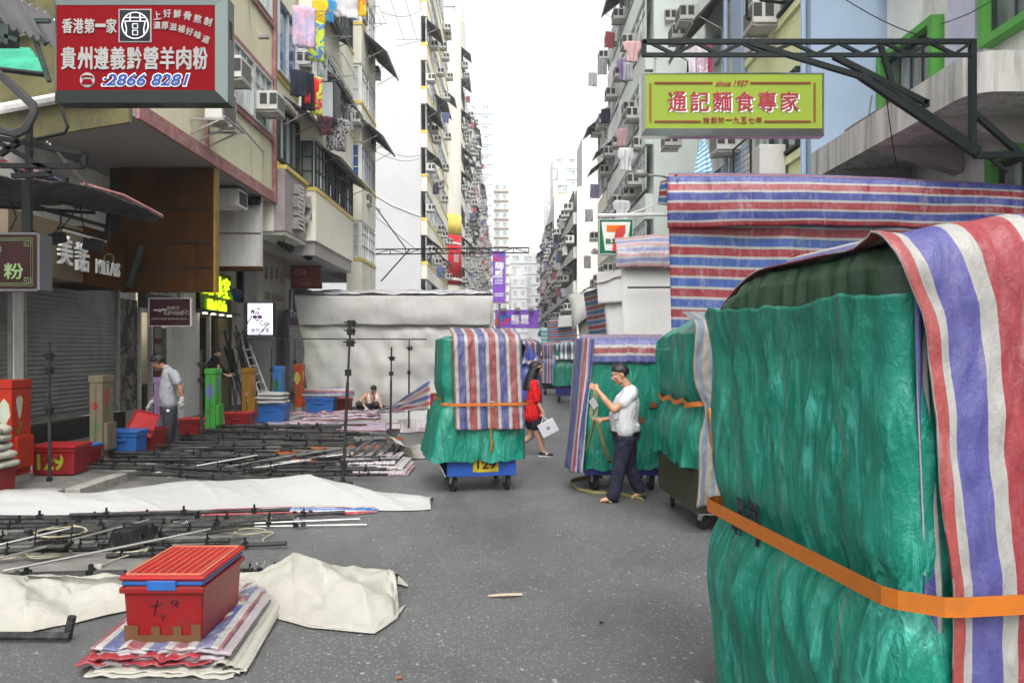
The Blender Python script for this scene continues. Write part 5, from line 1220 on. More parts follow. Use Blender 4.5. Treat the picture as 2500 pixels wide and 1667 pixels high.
def strapm(name, c):
    k = NT(name); co = k.coord('UV'); sp = k.n('SeparateXYZ'); k.l(co, sp.inputs[0])
    rib = k.math('SINE', k.math('MULTIPLY', sp.outputs[1], 700)); wv = k.math('SINE', k.math('MULTIPLY', sp.outputs[0], 900))
    st = k.math('LESS_THAN', k.math('ABSOLUTE', rib), .25)
    c = tuple(x*ALB for x in c); cc = k.mix(k.math('MULTIPLY', st, .35), c, tuple(x*.35 for x in c)); cc = k.mix(k.ramp(k.noise(k.coord('Object'), 9, 4), [(.45, 0), (.8, .4)]), cc, (.12,.06,.02))
    return k.done(cc, .5, k.bump(k.math('ADD', rib, wv), .15, .001), 0, .4)
ORA = strapm('orange webbing', (.62,.17,.008)); KHA = strapm('khaki webbing', (.22,.20,.07)); KHL = strapm('pale khaki webbing', (.50,.47,.27))
RUB = mat('worn rubber', (.03,.03,.032), .7, 0, .3, 8); 
def casters(par, w, l, r=.10, z=.0, inset=.1, rots=(20, -15, 10, -20)):
    k = 0
    for sx in (-1, 1):
        for sy in (-1, 1):
            cx, cy = sx*(w/2-inset), sy*(l/2-inset); a = R(rots[k]); k += 1
            ax = V((math.cos(a), math.sin(a), 0)); fw = V((-math.sin(a), math.cos(a), 0)); c = V((cx, cy, r))+fw*.03
            mb = MB(); mb.path([c-ax*.026, c-ax*.022, c+ax*.022, c+ax*.026], [r*.86, r, r, r*.86], 18); mb.path([c-ax*.03, c+ax*.03], .03, 10)
            wo_ = mb.build('wheel', RUB, par, smooth=False, local=True)
            mb = MB()
            for s in (-1, 1): mb.poly([c+ax*s*.036-fw*.03, c+ax*s*.036+fw*.03, V((cx, cy, r*2.05))+ax*s*.036+fw*.05, V((cx, cy, r*2.05))+ax*s*.036-fw*.05], ax*.006*s)
            mb.obox(V((cx, cy, r*2.08)), ax*.055, fw*.055, V((0,0,.012))); mb.build('fork', STEEL, wo_, local=True)
BLUEP = mat('blue painted cart board', (.02,.09,.38), .4, 0, .15, 2, .1, 20, (.05,.07,.16), 5, .4)
# cart 129
CW, CL = 1.06, 1.34
c1 = thing('market_cart', 'green covered cart with number 129 on its blue board and a strapped striped sheet', 'cart', (-.45, 10.6, 0), R(10))
casters(c1, .92, 1.2, .105)
mb = MB(); mb.box(-.46,.46,-.62,.62,.215,.46); mb.build('chest', BLUEP, c1, bevel=.006, local=True)
mb = MB(); mb.poly([(-.47,-.61,.215),(-.47,.55,.215),(-.60,.55,.46),(-.60,-.58,.46)], (-.012,0,0)); mb.build('side_board', mat('unpainted aluminium board', (.42,.42,.41), .45, .2, .15, 2), c1, local=True)
mb = MB(); mb.box(-.12,.22,-.626,-.6195,.27,.45); mb.build('number_plate', mat('yellow sprayed patch', (.52,.40,.02), .6, 0, .5, 6), c1, local=True)
mb = MB(); letters(mb, '129', (.06,-.628,.365), UC, VC, .25, .11, .02, 0, .003); mb.build('number', INK, c1, local=True)
sheet_ = MB(); sheet_.grid(cover_fn(CW, CL, .12, .42, 2.02, 3.0, .028, .03, 1.22, .09, lambda X, Y, Z: (X-(.15*max(0, (1.25-Z)/.8) if X < -.2 else 0)+(.02 if X > 0 else 0), Y, Z-.0)), 150, 90, perim(CW, CL, .12), 1.75)
o = sheet_.build('green_cover', T_GRN, c1, smooth=True, local=True)
S_129 = [((.27,.055,.06), .088), ((.40,.385,.35), .038), ((.075,.075,.22), .090), ((.40,.385,.35), .038)]
T_129 = tarp('worn striped cart sheet', None, S_129, 0, .28, crease=.8, cs=3, scuff_glint=.25, dirt=(.08,.08,.08), damt=.35, scuff_glint_col=(.45,.45,.45))
def drape(w, l, z1, zh, x0, x1, back, sd, off=.05, amp=.025, bell=.0, dome=.09, edge=None, zedge=None):
    """sheet from the roof over the front edge and down to zh"""
    Lb, Ld = back, z1-zh; T = Lb+.16+Ld
    def fn(u, v):
        q = v*T; x = lerp(x0, x1, u)
        if q < Lb: y = -l/2+.09+(Lb-q); z = z1+off*.9+dome*min(1, (Lb-q)/.35)
        elif q < Lb+.16: a = (q-Lb)/.16*math.pi/2; y = -l/2+.09-(.09+off)*math.sin(a); z = z1-.09+(.09+off)*math.cos(a)
        else: y = -l/2-off; z = z1-.09-(q-Lb-.16)*(Ld)/(T-Lb-.16)
        h = max(0, (z1-z)/max(.1, z1-zh))
        y -= bell*h+amp*h*(.4+.8*h)*(nz(x*5+sd, z*.7)+.6*nz(x*12+sd, z*1.2))+.012*nz(x*20, z*8)
        z += .015*nz(x*9+sd, 5)*(1 if q > Lb else .5)+(zedge(u)*h if zedge else 0)
        if edge: x = edge(u, h, x)
        return V((x, y, z))
    return fn
mb = MB(); mb.grid(drape(CW, CL, 2.04, .93, -.40, .50, .75, 4, .055, .03, .02, .08, lambda u, h, x: x+.06*h*(u-.3)+(.05*h*(1-u))), 90, 90, .84, 2.1); o = mb.build('striped_sheet', T_129, c1, smooth=True, local=True); solid(o, .006)
mb = MB(); mb.grid(lambda u, v: V((.50+.10*math.sin(math.pi*v)*(1-u*.5)+.03*nz(u*5, v*4), -.55+u*.95, 2.06-v*.42+.06*math.sin(u*7)*v)), 24, 14, .9, .5); o = mb.build('side_flap', T_129, c1, smooth=True, local=True); solid(o, .006)
strap_part(c1, CW, CL, .12, 1.24, ORA, .012, .036, -.52, .48, 160, lambda s: 1.17 if abs((s+.5) % 1-.5) < .13 else 1.22+.0, 'strap', lambda s: .10 if -.092 < (s+.5) % 1-.5 < .125 else 0)
mb = MB(); mb.path([(.10,-.735,1.16),(.105,-.74,.9),(.10,-.735,.72),(.115,-.74,.66),(.10,-.735,.55)], [.012,.012,.010,.018,.012], 6); mb.build('strap_tail', ORA, c1, local=True)
mb = MB(); mb.path([(.10,-.732,1.20),(.10,-.732,1.13),(.19,-.732,1.13),(.19,-.732,1.20),(.10,-.732,1.20)], .006, 5); mb.box(-.16,-.09,-.74,-.725,1.155,1.185); mb.build('buckle', CHR, c1, local=True)
# cart behind the man with the strap
c3 = thing('market_cart', 'green covered cart with striped sheet on top, behind the man in white', 'cart', (1.55, 10.62, 0), R(-1))
casters(c3, .95, 1.15, .11)
mb = MB(); mb.box(-.52,.52,-.62,.62,.225,.5); mb.build('chest', mat('dark blue cart board', (.03,.03,.20), .45, 0, .2, 3), c3, bevel=.006, local=True)
mb = MB(); mb.grid(cover_fn(1.06, 1.3, .08, .30, 1.98, 8.0, .016, .02, 1.0, .05, None, .015), 150, 90, perim(1.06, 1.3, .08), 1.8); mb.build('green_cover', T_GRN, c3, smooth=True, local=True)
S_C3 = [((.34,.07,.08), .07), ((.48,.46,.45), .035), ((.11,.12,.33), .12), ((.48,.46,.45), .035)]
T_C3 = tarp('red and blue striped cart sheet', None, S_C3, 1, .0, crease=.5, scuff_glint=.35); T_C3U = tarp('red and blue striped side sheet', None, S_C3, 0, .35, crease=.5, scuff_glint=.3)
mb = MB(); mb.grid(drape(1.06, 1.3, 2.0, 1.80, -.56, .56, 1.1, 9, .04, .02, .0, .05), 60, 50, 1.1, 1.5); o = mb.build('top_sheet', T_C3, c3, smooth=True, local=True); solid(o, .008)
def c3s(u, v):     # curtain hanging down the street side, spreading at the hem
    z = lerp(2.03, .28, v); x = lerp(lerp(-.62, -.77, v**1.1), lerp(-.40+.02*math.sin(v*5), -.57, v**.8), u); y = -.75+(max(0, .45-u)/.45)**1.3*.55-.03*math.sin(math.pi*u)+.012*math.sin(u*14+v*3)
    return V((x+.025*nz(u*9, v*2)*(.3+v), y+.02*nz(u*8+3, v*2), z+.02*nz(u*5)))
mb = MB(); mb.grid(c3s, 50, 60, .42, 1.8); o = mb.build('side_sheet', T_C3U, c3, smooth=True, local=True); solid(o, .006)
mb = MB(); mb.grid(lambda u, v: V((-.54+u*.14*(1-v*.6)-.02*v, -.72-.02*math.sin(u*3), 1.98-v*.62)), 10, 16, .2, .6); o = mb.build('corner_fold', T_C3U, c3, smooth=True, local=True); solid(o, .006)
mb = MB(); mb.box(.33,.42,-.672,-.662,1.12,1.19); mb.box(.18,.25,-.672,-.662,.92,.99); mb.build('patch', mat('brown tape patch', (.25,.08,.03), .5), c3, local=True)
# cart with the army green chest
c2 = thing('market_cart', 'green covered cart with an army green chest and grey striped cloth', 'cart', (2.35, 8.55, 0), R(4))
casters(c2, .86, 1.35, .095)
mb = MB(); mb.box(-.46,.46,-.75,.75,.20,.72); mb.build('chest', mat('army green painted chest', (.055,.06,.035), .5, 0, .2, 2, .1, 20, (.10,.10,.07), 4, .4), c2, bevel=.008, local=True)
mb = MB(); mb.box(-.44,.44,-.735,.735,.185,.20); mb.build('chest_frame', STEEL, c2, local=True)
mb = MB(); mb.grid(cover_fn(.98, 1.56, .12, .66, 2.06, 14.0, .05, .03, 1.28, .22, lambda X, Y, Z: (X, Y, Z-.10*max(0, Y)*(1 if Z > 1.9 else 0)), .07), 150, 90, perim(.98, 1.56, .12), 1.6); mb.build('green_cover', T_GRN, c2, smooth=True, local=True)
S_GRY = [((.27,.24,.19), .06), ((.14,.19,.27), .05), ((.30,.27,.22), .05), ((.17,.24,.31), .04)]
T_GRY = tarp('dirty grey striped cloth', None, S_GRY, 0, .2, crease=1.0, scuff_glint=.2, dirt=(.10,.085,.06), damt=.5, rough=.65, scuff_glint_col=(.4,.4,.38))
mb = MB(); mb.grid(drape(.98, 1.56, 2.14, .40, -.50, .42, .35, 17, .06, .05, .05, .1, lambda u, h, x: x-.03*math.sin(h*6)*(1-u)+.10*math.exp(-((h-.5)/.12)**2)*(1-u)-.03*h*(1-u)), 60, 90, .75, 2.2); o = mb.build('grey_sheet', T_GRY, c2, smooth=True, local=True); solid(o, .006)
strap_part(c2, .98, 1.56, .12, 1.30, ORA, .0, .05, -.46, .1, 120, lambda s: 1.32+.02*math.sin(s*60), 'strap', lambda s: .01*math.sin(s*70)+(.07 if abs((s+.5) % 1-.5) < .13 else .0))
mb = MB(); mb.grid(lambda u, v: V((-.40+.05*u+.02*v+.05*v*v, -.90-.02*math.sin(v*5+u), 1.30-.50*v)), 3, 20, .05, .5); mb.path([(-.33,-.90,.86),(-.31,-.91,.80),(-.325,-.90,.72)], [.02,.03,.016], 6); o = mb.build('strap_tail', ORA, c2, smooth=True, local=True); solid(o, .005)
mb = MB(); mb.box(-.36,-.24,-.925,-.895,1.27,1.36); mb.build('buckle', STEEL, c2, bevel=.01, local=True)
# nearest cart
c0 = thing('market_cart', 'very large near cart in green tarpaulin and wide striped sheet, tied with orange strap', 'cart', (1.69, 3.29, 0), R(7.2))
W0, L0, R0 = 1.0, 1.50, .07
casters(c0, .9, 1.35, .10)
mb = MB(); mb.box(-.44,.44,-.68,.68,.21,.85); mb.build('chest', mat('navy cart board', (.02,.025,.09), .5, 0, .2, 3), c0, bevel=.008, local=True)
CREASES = ((-.62,2.0,-.25,1.12,.032,.07), (-.35,2.05,-.12,1.15,.026,.05), (.12,2.02,-.02,1.14,.034,.06), (.40,1.9,.18,1.14,.03,.06), (.62,2.0,.50,1.15,.025,.05), (.3,2.0,.62,1.3,.02,.05), (-.12,1.95,.34,1.3,.018,.05), (-.20,1.05,-.62,.2,.034,.07), (-.45,1.0,-.40,.15,.028,.06), (.05,1.04,.0,.1,.034,.06), (.18,1.04,.44,.3,.03,.06), (.5,1.05,.58,.2,.026,.06), (.30,.95,.20,.2,.02,.05), (-.05,1.03,-.28,.5,.022,.05))
def c0cover(u, v):
    x, y, nx, ny = rrect(u, W0, L0, R0); k = v
    z = lerp(.12, 2.08, k); a = y  # y runs from the near to the far corner on the street side
    fo = .020*nz(y*1.6+x, z*.55, 3)+.016*nz(y*4.5+3*x, z*.9, 7)+.010*ridge(y*7+4*x+z*1.2, z*.8, 2)
    fo += .014*max(0, ridge(y*2.2-z*1.5, z*.6, 9))
    sp_ = math.exp(-abs(z-1.085)/.30); ph = y*21+2.2*nz(y*3, 5)+3*x; fo += sp_*.013*(1-2*abs((ph/3.1416) % 1-.5)*2)
    fo += .012*ridge(y*3.1+(z-1.1)*(1.6 if y < .1 else -1.4), 4+z*.4, 3)
    e = fo-.045*math.exp(-((z-1.08)/.10)**2)+.03*math.exp(-((z-.75)/.22)**2)+.02*math.sin(z*2.2)
    if nx < -.2:       # long sharp folds on the street side
        for (ya, za, yb, zb, A_, w_) in CREASES:
            dy_, dz_ = yb-ya, zb-za; L2 = dy_*dy_+dz_*dz_; tt = ((y-ya)*dy_+(z-za)*dz_)/L2
            if 0 < tt < 1: dd_ = abs((y-ya)*dz_-(z-za)*dy_)/math.sqrt(L2); e += A_*max(0, 1-dd_/w_)*math.sin(math.pi*min(1, tt+.12))
    e += .03*max(0, (z-1.85)/.23)
    x -= .075*max(0, z-1.1)*(1 if nx < -.3 else 0)*(.4+max(0, y)/.75*.6)
    zz = z+(.035*nz(y*3+x*2, 1)+.02*nz(y*9, 4) if k > .97 else 0)
    return V((x+nx*e, y+ny*e, zz))
mb = MB(); mb.grid(c0cover, 220, 130, perim(W0, L0, R0), 2.0); o = mb.build('green_cover', tarp('near green tarpaulin', (.001,.225,.15), crease=.9, cs=2.6, fine=.5, scuff_glint=.62, scuff_glint_col=(.10,.66,.52), rough=.30, seams=.46, spec=.45), c0, smooth=True, local=True); solid(o, .005)  # the streak colour also paints glossy highlights onto this cover
def c0top(u, v):
    x, y, nx, ny = rrect(u, W0-.10, L0-.06, .09); x -= .055*(1 if nx < -.3 else 0)*(.4+max(0, y)/.75*.6); prof = [(0, 1.86), (.012, 2.08), (.01, 2.18), (-.02, 2.245), (-.10, 2.265), (-.46, 2.27)]
    q = v*5; i = min(4, int(q)); f = q-i; f = f*f*(3-2*f)*.5+f*.5
    e = lerp(prof[i][0], prof[i+1][0], f); z = lerp(prof[i][1], prof[i+1][1], f)
    pl = .016*math.sin(y*46+3*nz(y*5)+x*30)*max(0, 1-v*1.1)+.012*nz(y*9, z*2)
    drop = .16*max(0, (y-.28)/.47)**1.7*max(0, (z-1.95)/.3)
    sx = 1 if abs(x) < .01 else 1
    ex = max(-.47, e+pl); kx = nx*ex; ky = ny*ex
    return V((x+kx, y+ky, z-drop+.01*nz(y*7, x*7)))
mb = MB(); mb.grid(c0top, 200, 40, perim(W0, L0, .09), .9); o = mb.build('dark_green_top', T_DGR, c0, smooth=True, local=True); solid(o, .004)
S_C0 = [((.36,.06,.055), .045), ((.40,.39,.365), .035), ((.085,.08,.29), .125), ((.40,.39,.365), .062), ((.31,.030,.04), .15), ((.40,.39,.365), .06), ((.085,.08,.29), .125), ((.40,.39,.365), .06)]
T_C0 = tarp('near striped tarpaulin', None, S_C0, 0, 0, crease=.6, cs=2.4, fine=.4, scuff_glint=.22, rough=.45, scuff_glint_col=(.5,.48,.46))
def c0edge(u, h, x):
    q = [(0, -.045), (.04, -.02), (.10, .035), (.25, .085), (.5, .135), (1, .13)]
    sh = q[0][1] if h < 0 else .13
    for (a, fa), (b, fb) in zip(q, q[1:]):
        if a <= h <= b: sh = lerp(fa, fb, (h-a)/(b-a)); break
    return x+(1-u)**1.4*sh+.015*nz(h*4, u*3)
mb = MB(); mb.grid(drape(W0, L0, 2.225, .05, -.515, .56, 1.45, 23, .06, .028, .035, .015, c0edge), 120, 150, 1.06, 3.6); o = mb.build('striped_sheet', T_C0, c0, smooth=True, local=True); solid(o, .007)
# the last stretch of the roof sheet falls with the dark green top at the far end
for vtx in o.data.vertices:
    if vtx.co.z > 2.05 and vtx.co.x < -.30 and vtx.co.y > -.68: k_ = min(1, (vtx.co.y+.68)/.25)*min(1, (-.30-vtx.co.x)/.15); vtx.co.x += .075*k_; vtx.co.z -= .035*k_
    if vtx.co.z > 1.6: vtx.co.z += .075*min(1, max(0, (vtx.co.x+.5)/.45))*min(1, (vtx.co.z-1.6)/.5)
    if vtx.co.z > 2.1 and vtx.co.y > .2: vtx.co.z -= .16*max(0, (vtx.co.y-.28)/.47)**1.7
mb = MB(); mb.grid(lambda u, v: V((-.47+.05*u-.01*math.sin(v*9)+.06*v, -.775-.012*math.sin(u*5+v*7), lerp(2.15, .05, v))), 8, 60, .12, 2.1); o = mb.build('inner_fold', tarp('blue inner fold', None, [((.08,.08,.27), .08), ((.42,.41,.39), .05)], 0), c0, smooth=True, local=True); solid(o, .006)
STP = [(.57,.70),(.50,.80),(-.50,.80),(-.56,.74),(-.565,.70),(-.555,-.73),(-.53,-.78),(-.43,-.862),(-.38,-.87),(.46,-.868),(.55,-.80),(.57,-.70),(.57,.70)]
SL = [0]
for i in range(1, len(STP)): SL.append(SL[-1]+math.dist(STP[i-1], STP[i]))
mb = MB()
for i in range(len(STP)-1):
    a, b = STP[i], STP[i+1]; n_ = len(mb.v); mb.add([(a[0],a[1],1.055),(b[0],b[1],1.055),(b[0],b[1],1.118),(a[0],a[1],1.118)], [(0,1,2,3)], [(SL[i],0),(SL[i+1],0),(SL[i+1],.063),(SL[i],.063)])
o = mb.build('strap', ORA, c0, local=True, weld=True); solid(o, .004, 0)
k = NT('black stencil ink'); co = k.coord('Object'); m_ = k.done((.012,.014,.03), .5)
mb = MB()
for (y, z, s) in ((.26, 1.20, 1), (.42, 1.10, 1), (.43, .93, 1), (.25, .95, 2), (.25, .82, 2), (.26, .69, 2)):
    random.seed(int(z*100))
    for q in range(9):     # broken strokes of a worn stencil on the street side
        yy, zz = y+random.uniform(-.05, .05), z+random.uniform(-.08, .08)
        mb.obox((-.535+.006*nz(q), yy, zz), (.002,0,0), (0,random.uniform(.006,.02),0), (0,random.uniform(-.01,.01),random.uniform(.012,.04)))
mb.build('stencil_mark', m_, c0, local=True)
# small carts up the street
def far_cart(lb, px, py, w_, h_, body, top, chest, chz=.62):
    d = H*F/(py-VY); t = thing('market_cart', lb, 'cart', ((px-VX)/F*d, d+.5, 0), R(-3)); l_ = 1.1
    casters(t, w_*.9, l_*.9, .12)
    mb = MB(); mb.box(-w_*.46,w_*.46,-l_/2,l_/2,.26,chz); mb.build('chest', chest, t, local=True)
    mb = MB(); mb.grid(cover_fn(w_, l_, .1, chz-.12, h_, px*.1, .03, .06, h_*.72, .1), 70, 40, perim(w_, l_, .1), h_); mb.build('cover', body, t, smooth=True, local=True)
    if top:
        mb = MB(); mb.grid(cover_fn(w_+.08, l_+.08, .1, h_*.76, h_+.05, px*.2, .04, .04, h_*.86, .1, None, .06), 60, 20, perim(w_, l_, .1), .8); mb.build('top_sheet', top, t, smooth=True, local=True)
    return t
T_BW = tarp('blue and white striped sheet', None, [((.05,.10,.16), .07), ((.58,.60,.60), .07)], 0)
far_cart('distant green cart with a blue and white striped hood and a navy chest', 1391, 984, .98, 2.0, T_GRN, T_BW, mat('navy chest', (.03,.03,.18), .5), .72)
far_cart('distant cart wrapped in red and blue vertical stripes, beside the distant green cart', 1350, 965, .85, 2.05, T_C3U, None, BLKST)
far_cart('small far cart in pale stripes, half hidden by the woman in red', 1308, 940, .9, 2.0, T_C3U, T_WHT, BLKST)
t = far_cart('blue covered cart with a striped top, hidden between cart 129 and the woman', 1278, 1040, .8, 2.0, T_BLUE, T_129, BLKST)
# ================================================================ CABINETS, BOXES, POLES, SHEETS ON THE GROUND
ALB = .66
def flower(mb, lm, o, u, h, kind=0, n=V((0,-1,0))):
    """painted flower: petals in mb, leaves in lm; flat paint 2 mm proud"""
    z = V((0,0,1)); u = V(u)
    def fl(b, pts): b.poly([o+u*a+z*c for a, c in pts], n*.003)
    w = h*.105
    if kind == 0: fl(mb, [(-.2*w,.55*h),(-w,.72*h),(-.75*w,.9*h),(0,1.0*h),(.75*w,.9*h),(w,.72*h),(.2*w,.55*h)])
    elif kind == 1: fl(mb, [(-.25*w,.5*h),(-1.1*w,.85*h),(-.8*w,.97*h),(-.5*w,.92*h),(-.1*w,1.0*h),(.2*w,.93*h),(.6*w,.98*h),(1.0*w,.88*h),(.3*w,.5*h)])
    else: fl(mb, [(w*.8*math.cos(a*.524), .8*h+w*.8*math.sin(a*.524)) for a in range(12)])
    fl(lm, [(-.04*w,.05*h),(.10*w,.05*h),(.12*w,.55*h),(-.04*w,.55*h)])
    fl(lm, [(.1*w,.3*h),(.5*w,.42*h),(1.0*w,.40*h),(.6*w,.30*h)]); fl(lm, [(0,.18*h),(-.5*w,.28*h),(-.9*w,.24*h),(-.5*w,.16*h)])
LEAF = mat('painted leaf green', (.06,.20,.05), .5); PETW = mat('painted pale petal', (.50,.55,.42), .5); PETP = mat('painted pink petal', (.60,.25,.24), .5); PETB = mat('painted blue petal', (.16,.18,.42), .5); PETR = mat('painted rose petal', (.36,.07,.04), .5)
def cabinet(lb, px, pb, col, pet, kinds, w_=.36, dp=.42, hgt=1.28, side=True, z0=.12):
    d = (H-z0)*F/(pb-VY); x = (px-VX)/F*d; t = thing('utility_cabinet', lb, 'utility cabinet', (x, d+dp/2, z0))
    m = mat('cabinet paint '+lb[:14], col, .42, 0, .10, 2, .05, 20, tuple(c*.5 for c in col), 4, .35)
    mb = MB(); mb.box(-w_/2,w_/2,-dp/2,dp/2,.1,hgt-.05); mb.build('body', m, t, bevel=.008, local=True)
    mb = MB(); mb.box(-w_/2-.012,w_/2+.012,-dp/2-.012,dp/2+.012,hgt-.05,hgt+.06); mb.build('cap', m, t, bevel=.008, local=True)
    mb = MB(); mb.box(-w_/2+.01,w_/2-.01,-dp/2+.01,dp/2-.01,0,.1); mb.build('base', M_KERB, t, local=True)
    mb = MB(); mb.box(w_/2,w_/2+.06,-dp*.42,dp*.42,.2,.62); mb.build('side_box', m, t, bevel=.006, local=True)
    mb = MB(); mb.box(w_/2+.06,w_/2+.064,-.02,-.005,.26,.56); mb.box(-.006,.006,-dp/2-.003,-dp/2,.12,hgt-.06); mb.build('seam', VENT, t, local=True)
    pb_, lb_ = MB(), MB()
    for (ux, kk, hh) in kinds: flower(pb_, lb_, V((ux*w_, -dp/2, .25*hgt)), (1,0,0), hh, kk)
    flower(pb_, lb_, V((w_/2+.001, -dp*.1, .42*hgt)), (0,1,0), .62, 1, V((1,0,0)))
    pb_.build('painted_flower', pet, t, local=True); lb_.build('painted_leaf', LEAF, t, local=True)
    return t
cabinet('red utility cabinet painted with pale flowers at the left edge', -9, 1183, (.46,.03,.010), PETW, ((-.22,0,.75),(.25,0,.8)), .40, .40, 1.30)
cabinet('beige utility cabinet painted with a red rose, beside the blue storage box', 234, 1131, (.20,.165,.105), PETR, ((-.1,2,.7),), .20, .34, 1.30)
cabinet('lilac utility cabinet behind the man in grey', 392, 1092, (.27,.17,.34), PETW, ((0,2,.6),), .24, .34, 1.20)
cabinet('green utility cabinet painted with a blue petal, behind a standing pole', 513, 1062, (.06,.34,.05), PETB, ((-.05,0,.75),), .21, .34, 1.30)
cabinet('ochre utility cabinet painted with pink flowers', 602, 1036, (.36,.17,.015), PETP, ((0,2,.5),(.1,2,.3)), .22, .34, 1.26)
cabinet('blue utility cabinet painted with a dark leaf, near the white tent', 676, 1020, (.05,.20,.52), LEAF, ((-.1,0,.7),), .22, .34, 1.26)
cabinet('orange red utility cabinet painted with a yellow tulip, farthest along the kerb', 728, 1003, (.50,.06,.015), mat('painted yellow petal', (.55,.50,.12), .5), ((-.15,0,.8),), .20, .34, 1.26)
def bin_(lb, x0, x1, y0, y1, z0, h, body, lid, lidh=.045, taper=.04, ribs=False, rz=0.0, mark=None, markc=None, handle=None, lid_on=True):
    cx, cy = (x0+x1)/2, (y0+y1)/2; w_, l_ = x1-x0, y1-y0
    t = thing('storage_box', lb, 'storage box', (cx, cy, z0), rz)
    mb = MB(); a, b = w_/2, l_/2; k = 1-taper*2
    mb.add([(-a*k,-b*k,0),(a*k,-b*k,0),(a*k,b*k,0),(-a*k,b*k,0),(-a,-b,h),(a,-b,h),(a,b,h),(-a,b,h)], [(0,3,2,1),(0,1,5,4),(1,2,6,5),(2,3,7,6),(3,0,4,7)]+([(4,5,6,7)] if lid_on else []))
    o = mb.build('body', body, t, bevel=.02, local=True)
    if not lid_on: solid(o, .008, -1)
    mb = MB()
    for s0, s1, s2, s3 in ((-a-.014,a+.014,-b-.014,-b),(-a-.014,a+.014,b,b+.014),(-a-.014,-a,-b,b),(a,a+.014,-b,b)): mb.box(s0,s1,s2,s3,h-.045,h-.01)
    mb.build('rim', body, t, bevel=.005, local=True)
    if lid_on:
        mb = MB(); mb.box(-a-.018,a+.018,-b-.018,b+.018,h,h+lidh); lo = mb.build('lid', lid, t, bevel=.014, local=True)
        if ribs:
            mb = MB()
            for i in range(9): xx = -a*.8+1.6*a*i/8; mb.bar((xx,-b*.86,h+lidh+.0015),(xx,b*.86,h+lidh+.0015),.005,.005)
            for s in (-1, 1): mb.bar((s*a*.93,-b*.93,h+lidh+.003),(s*a*.93,b*.93,h+lidh+.003),.012,.008); mb.bar((-a*.93,s*b*.95,h+lidh+.003),(a*.93,s*b*.95,h+lidh+.003),.012,.008)
            mb.build('rib', ribs, lo, local=True)
    mb = MB(); hw = a*.36; hz = h+lidh*.1 if handle else h-.10
    for s in (-1, 1): mb.box(-hw,hw,min(s*b*.985,s*(b+.02)),max(s*b*.985,s*(b+.02)),hz-.03,hz+.03)
    mb.build('handle', handle or body, t, bevel=.006, local=True)
    if mark:
        mb = MB(); sl = taper*2*b/h; n = V((0,-1,-sl)).normalized(); vv = V((0,-sl,1)).normalized()
        letters(mb, mark[0], V((mark[1]*w_, -b*(1-taper*2*(1-mark[2]))-.004, mark[2]*h)), UC, vv, mark[3]*w_, mark[4]*h, mark[5], 0, .003); mb.build('number', markc, t, local=True)
    return t
def plastic(n, c): return mat(n, c, .38, 0, .12, 2.5, .06, 12, tuple(x*.4+.03 for x in c), 6, .6, .35)
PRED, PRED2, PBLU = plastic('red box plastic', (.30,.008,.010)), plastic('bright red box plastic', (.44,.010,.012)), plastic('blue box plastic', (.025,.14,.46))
PRIB = mat('pale scuffed rib', (.60,.22,.14), .5)
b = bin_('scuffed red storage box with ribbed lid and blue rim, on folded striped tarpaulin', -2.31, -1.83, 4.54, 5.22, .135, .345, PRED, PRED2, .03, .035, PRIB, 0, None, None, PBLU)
mb = MB(); mb.box(-.245,.245,-.345,.345,.345,.372); mb.build('inner_lid', PBLU, b, bevel=.008, local=True)
for ch in b.children:
    if ch.name.startswith('lid'): ch.location.z = .03
mb = MB(); mb.path([(-.07,-.337,.22),(0,-.339,.235)], .003, 4); mb.path([(-.03,-.338,.26),(-.055,-.334,.16)], .003, 4); mb.path([(-.03,-.334,.17),(.01,-.332,.16),(-.01,-.330,.13)], .003, 4)
mb.path([(.09,-.339,.25),(.06,-.339,.255),(.05,-.338,.235),(.07,-.338,.225),(.09,-.339,.25),(.085,-.337,.21)], .003, 4); mb.build('scrawl', INK, b, local=True)
mb = MB()
for x0_, x1_, z1_ in ((-.232,.225,.045),(-.232,-.15,.105),(-.07,-.02,.10),(.06,.11,.10),(.17,.225,.11)): mb.add([(x0_,-.322-.004,.0),(x1_,-.322-.004,.0),(x1_,-.322-.075*z1_-.005,z1_),(x0_,-.322-.075*z1_-.005,z1_)], [(0,1,2,3)])
mb.build('tape', mat('brown packing tape', (.17,.085,.04), .4), b, local=True)
GRF = mat('sprayed yellow green', (.34,.38,.03), .6)
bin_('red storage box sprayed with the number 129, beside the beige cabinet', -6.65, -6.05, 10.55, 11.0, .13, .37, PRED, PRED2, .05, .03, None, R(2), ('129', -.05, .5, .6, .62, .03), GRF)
bin_('small red storage box with a blue lid behind the box marked 129', -6.65, -6.26, 11.25, 11.7, .13, .28, PRED, PBLU)
bin_('blue storage box with a blue lid in front of the open red box', -6.44, -5.96, 12.15, 12.55, .13, .40, PBLU, PBLU, .05, .04)
bin_('open red storage box behind the blue box', -6.5, -5.98, 12.75, 13.3, .13, .40, PRED, PRED, lid_on=False)
t = thing('box_lid', 'red box lid tilted upright, held by the man in grey', 'lid', P(335, 1040, 12.9)); mb = MB()
q = [P(303, 1060, 12.75), P(368, 1068, 12.7), P(390, 1013, 13.0), P(335, 1000, 13.05)]
mb.poly(q, (.0,.03,.005)); mb.build('panel', PRED2, t)
mb = MB()
for i in range(4): mb.bar(q[i]-V((0,.012,0)), q[(i+1) % 4]-V((0,.012,0)), .022)
mb.build('rim', PRED2, t)
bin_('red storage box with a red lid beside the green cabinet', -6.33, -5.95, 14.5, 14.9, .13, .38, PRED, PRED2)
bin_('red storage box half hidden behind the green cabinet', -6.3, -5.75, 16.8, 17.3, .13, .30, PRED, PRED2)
bin_('blue storage box under white folded sheets behind the ochre cabinet', -6.0, -5.3, 18.0, 18.5, .13, .40, PBLU, PBLU)
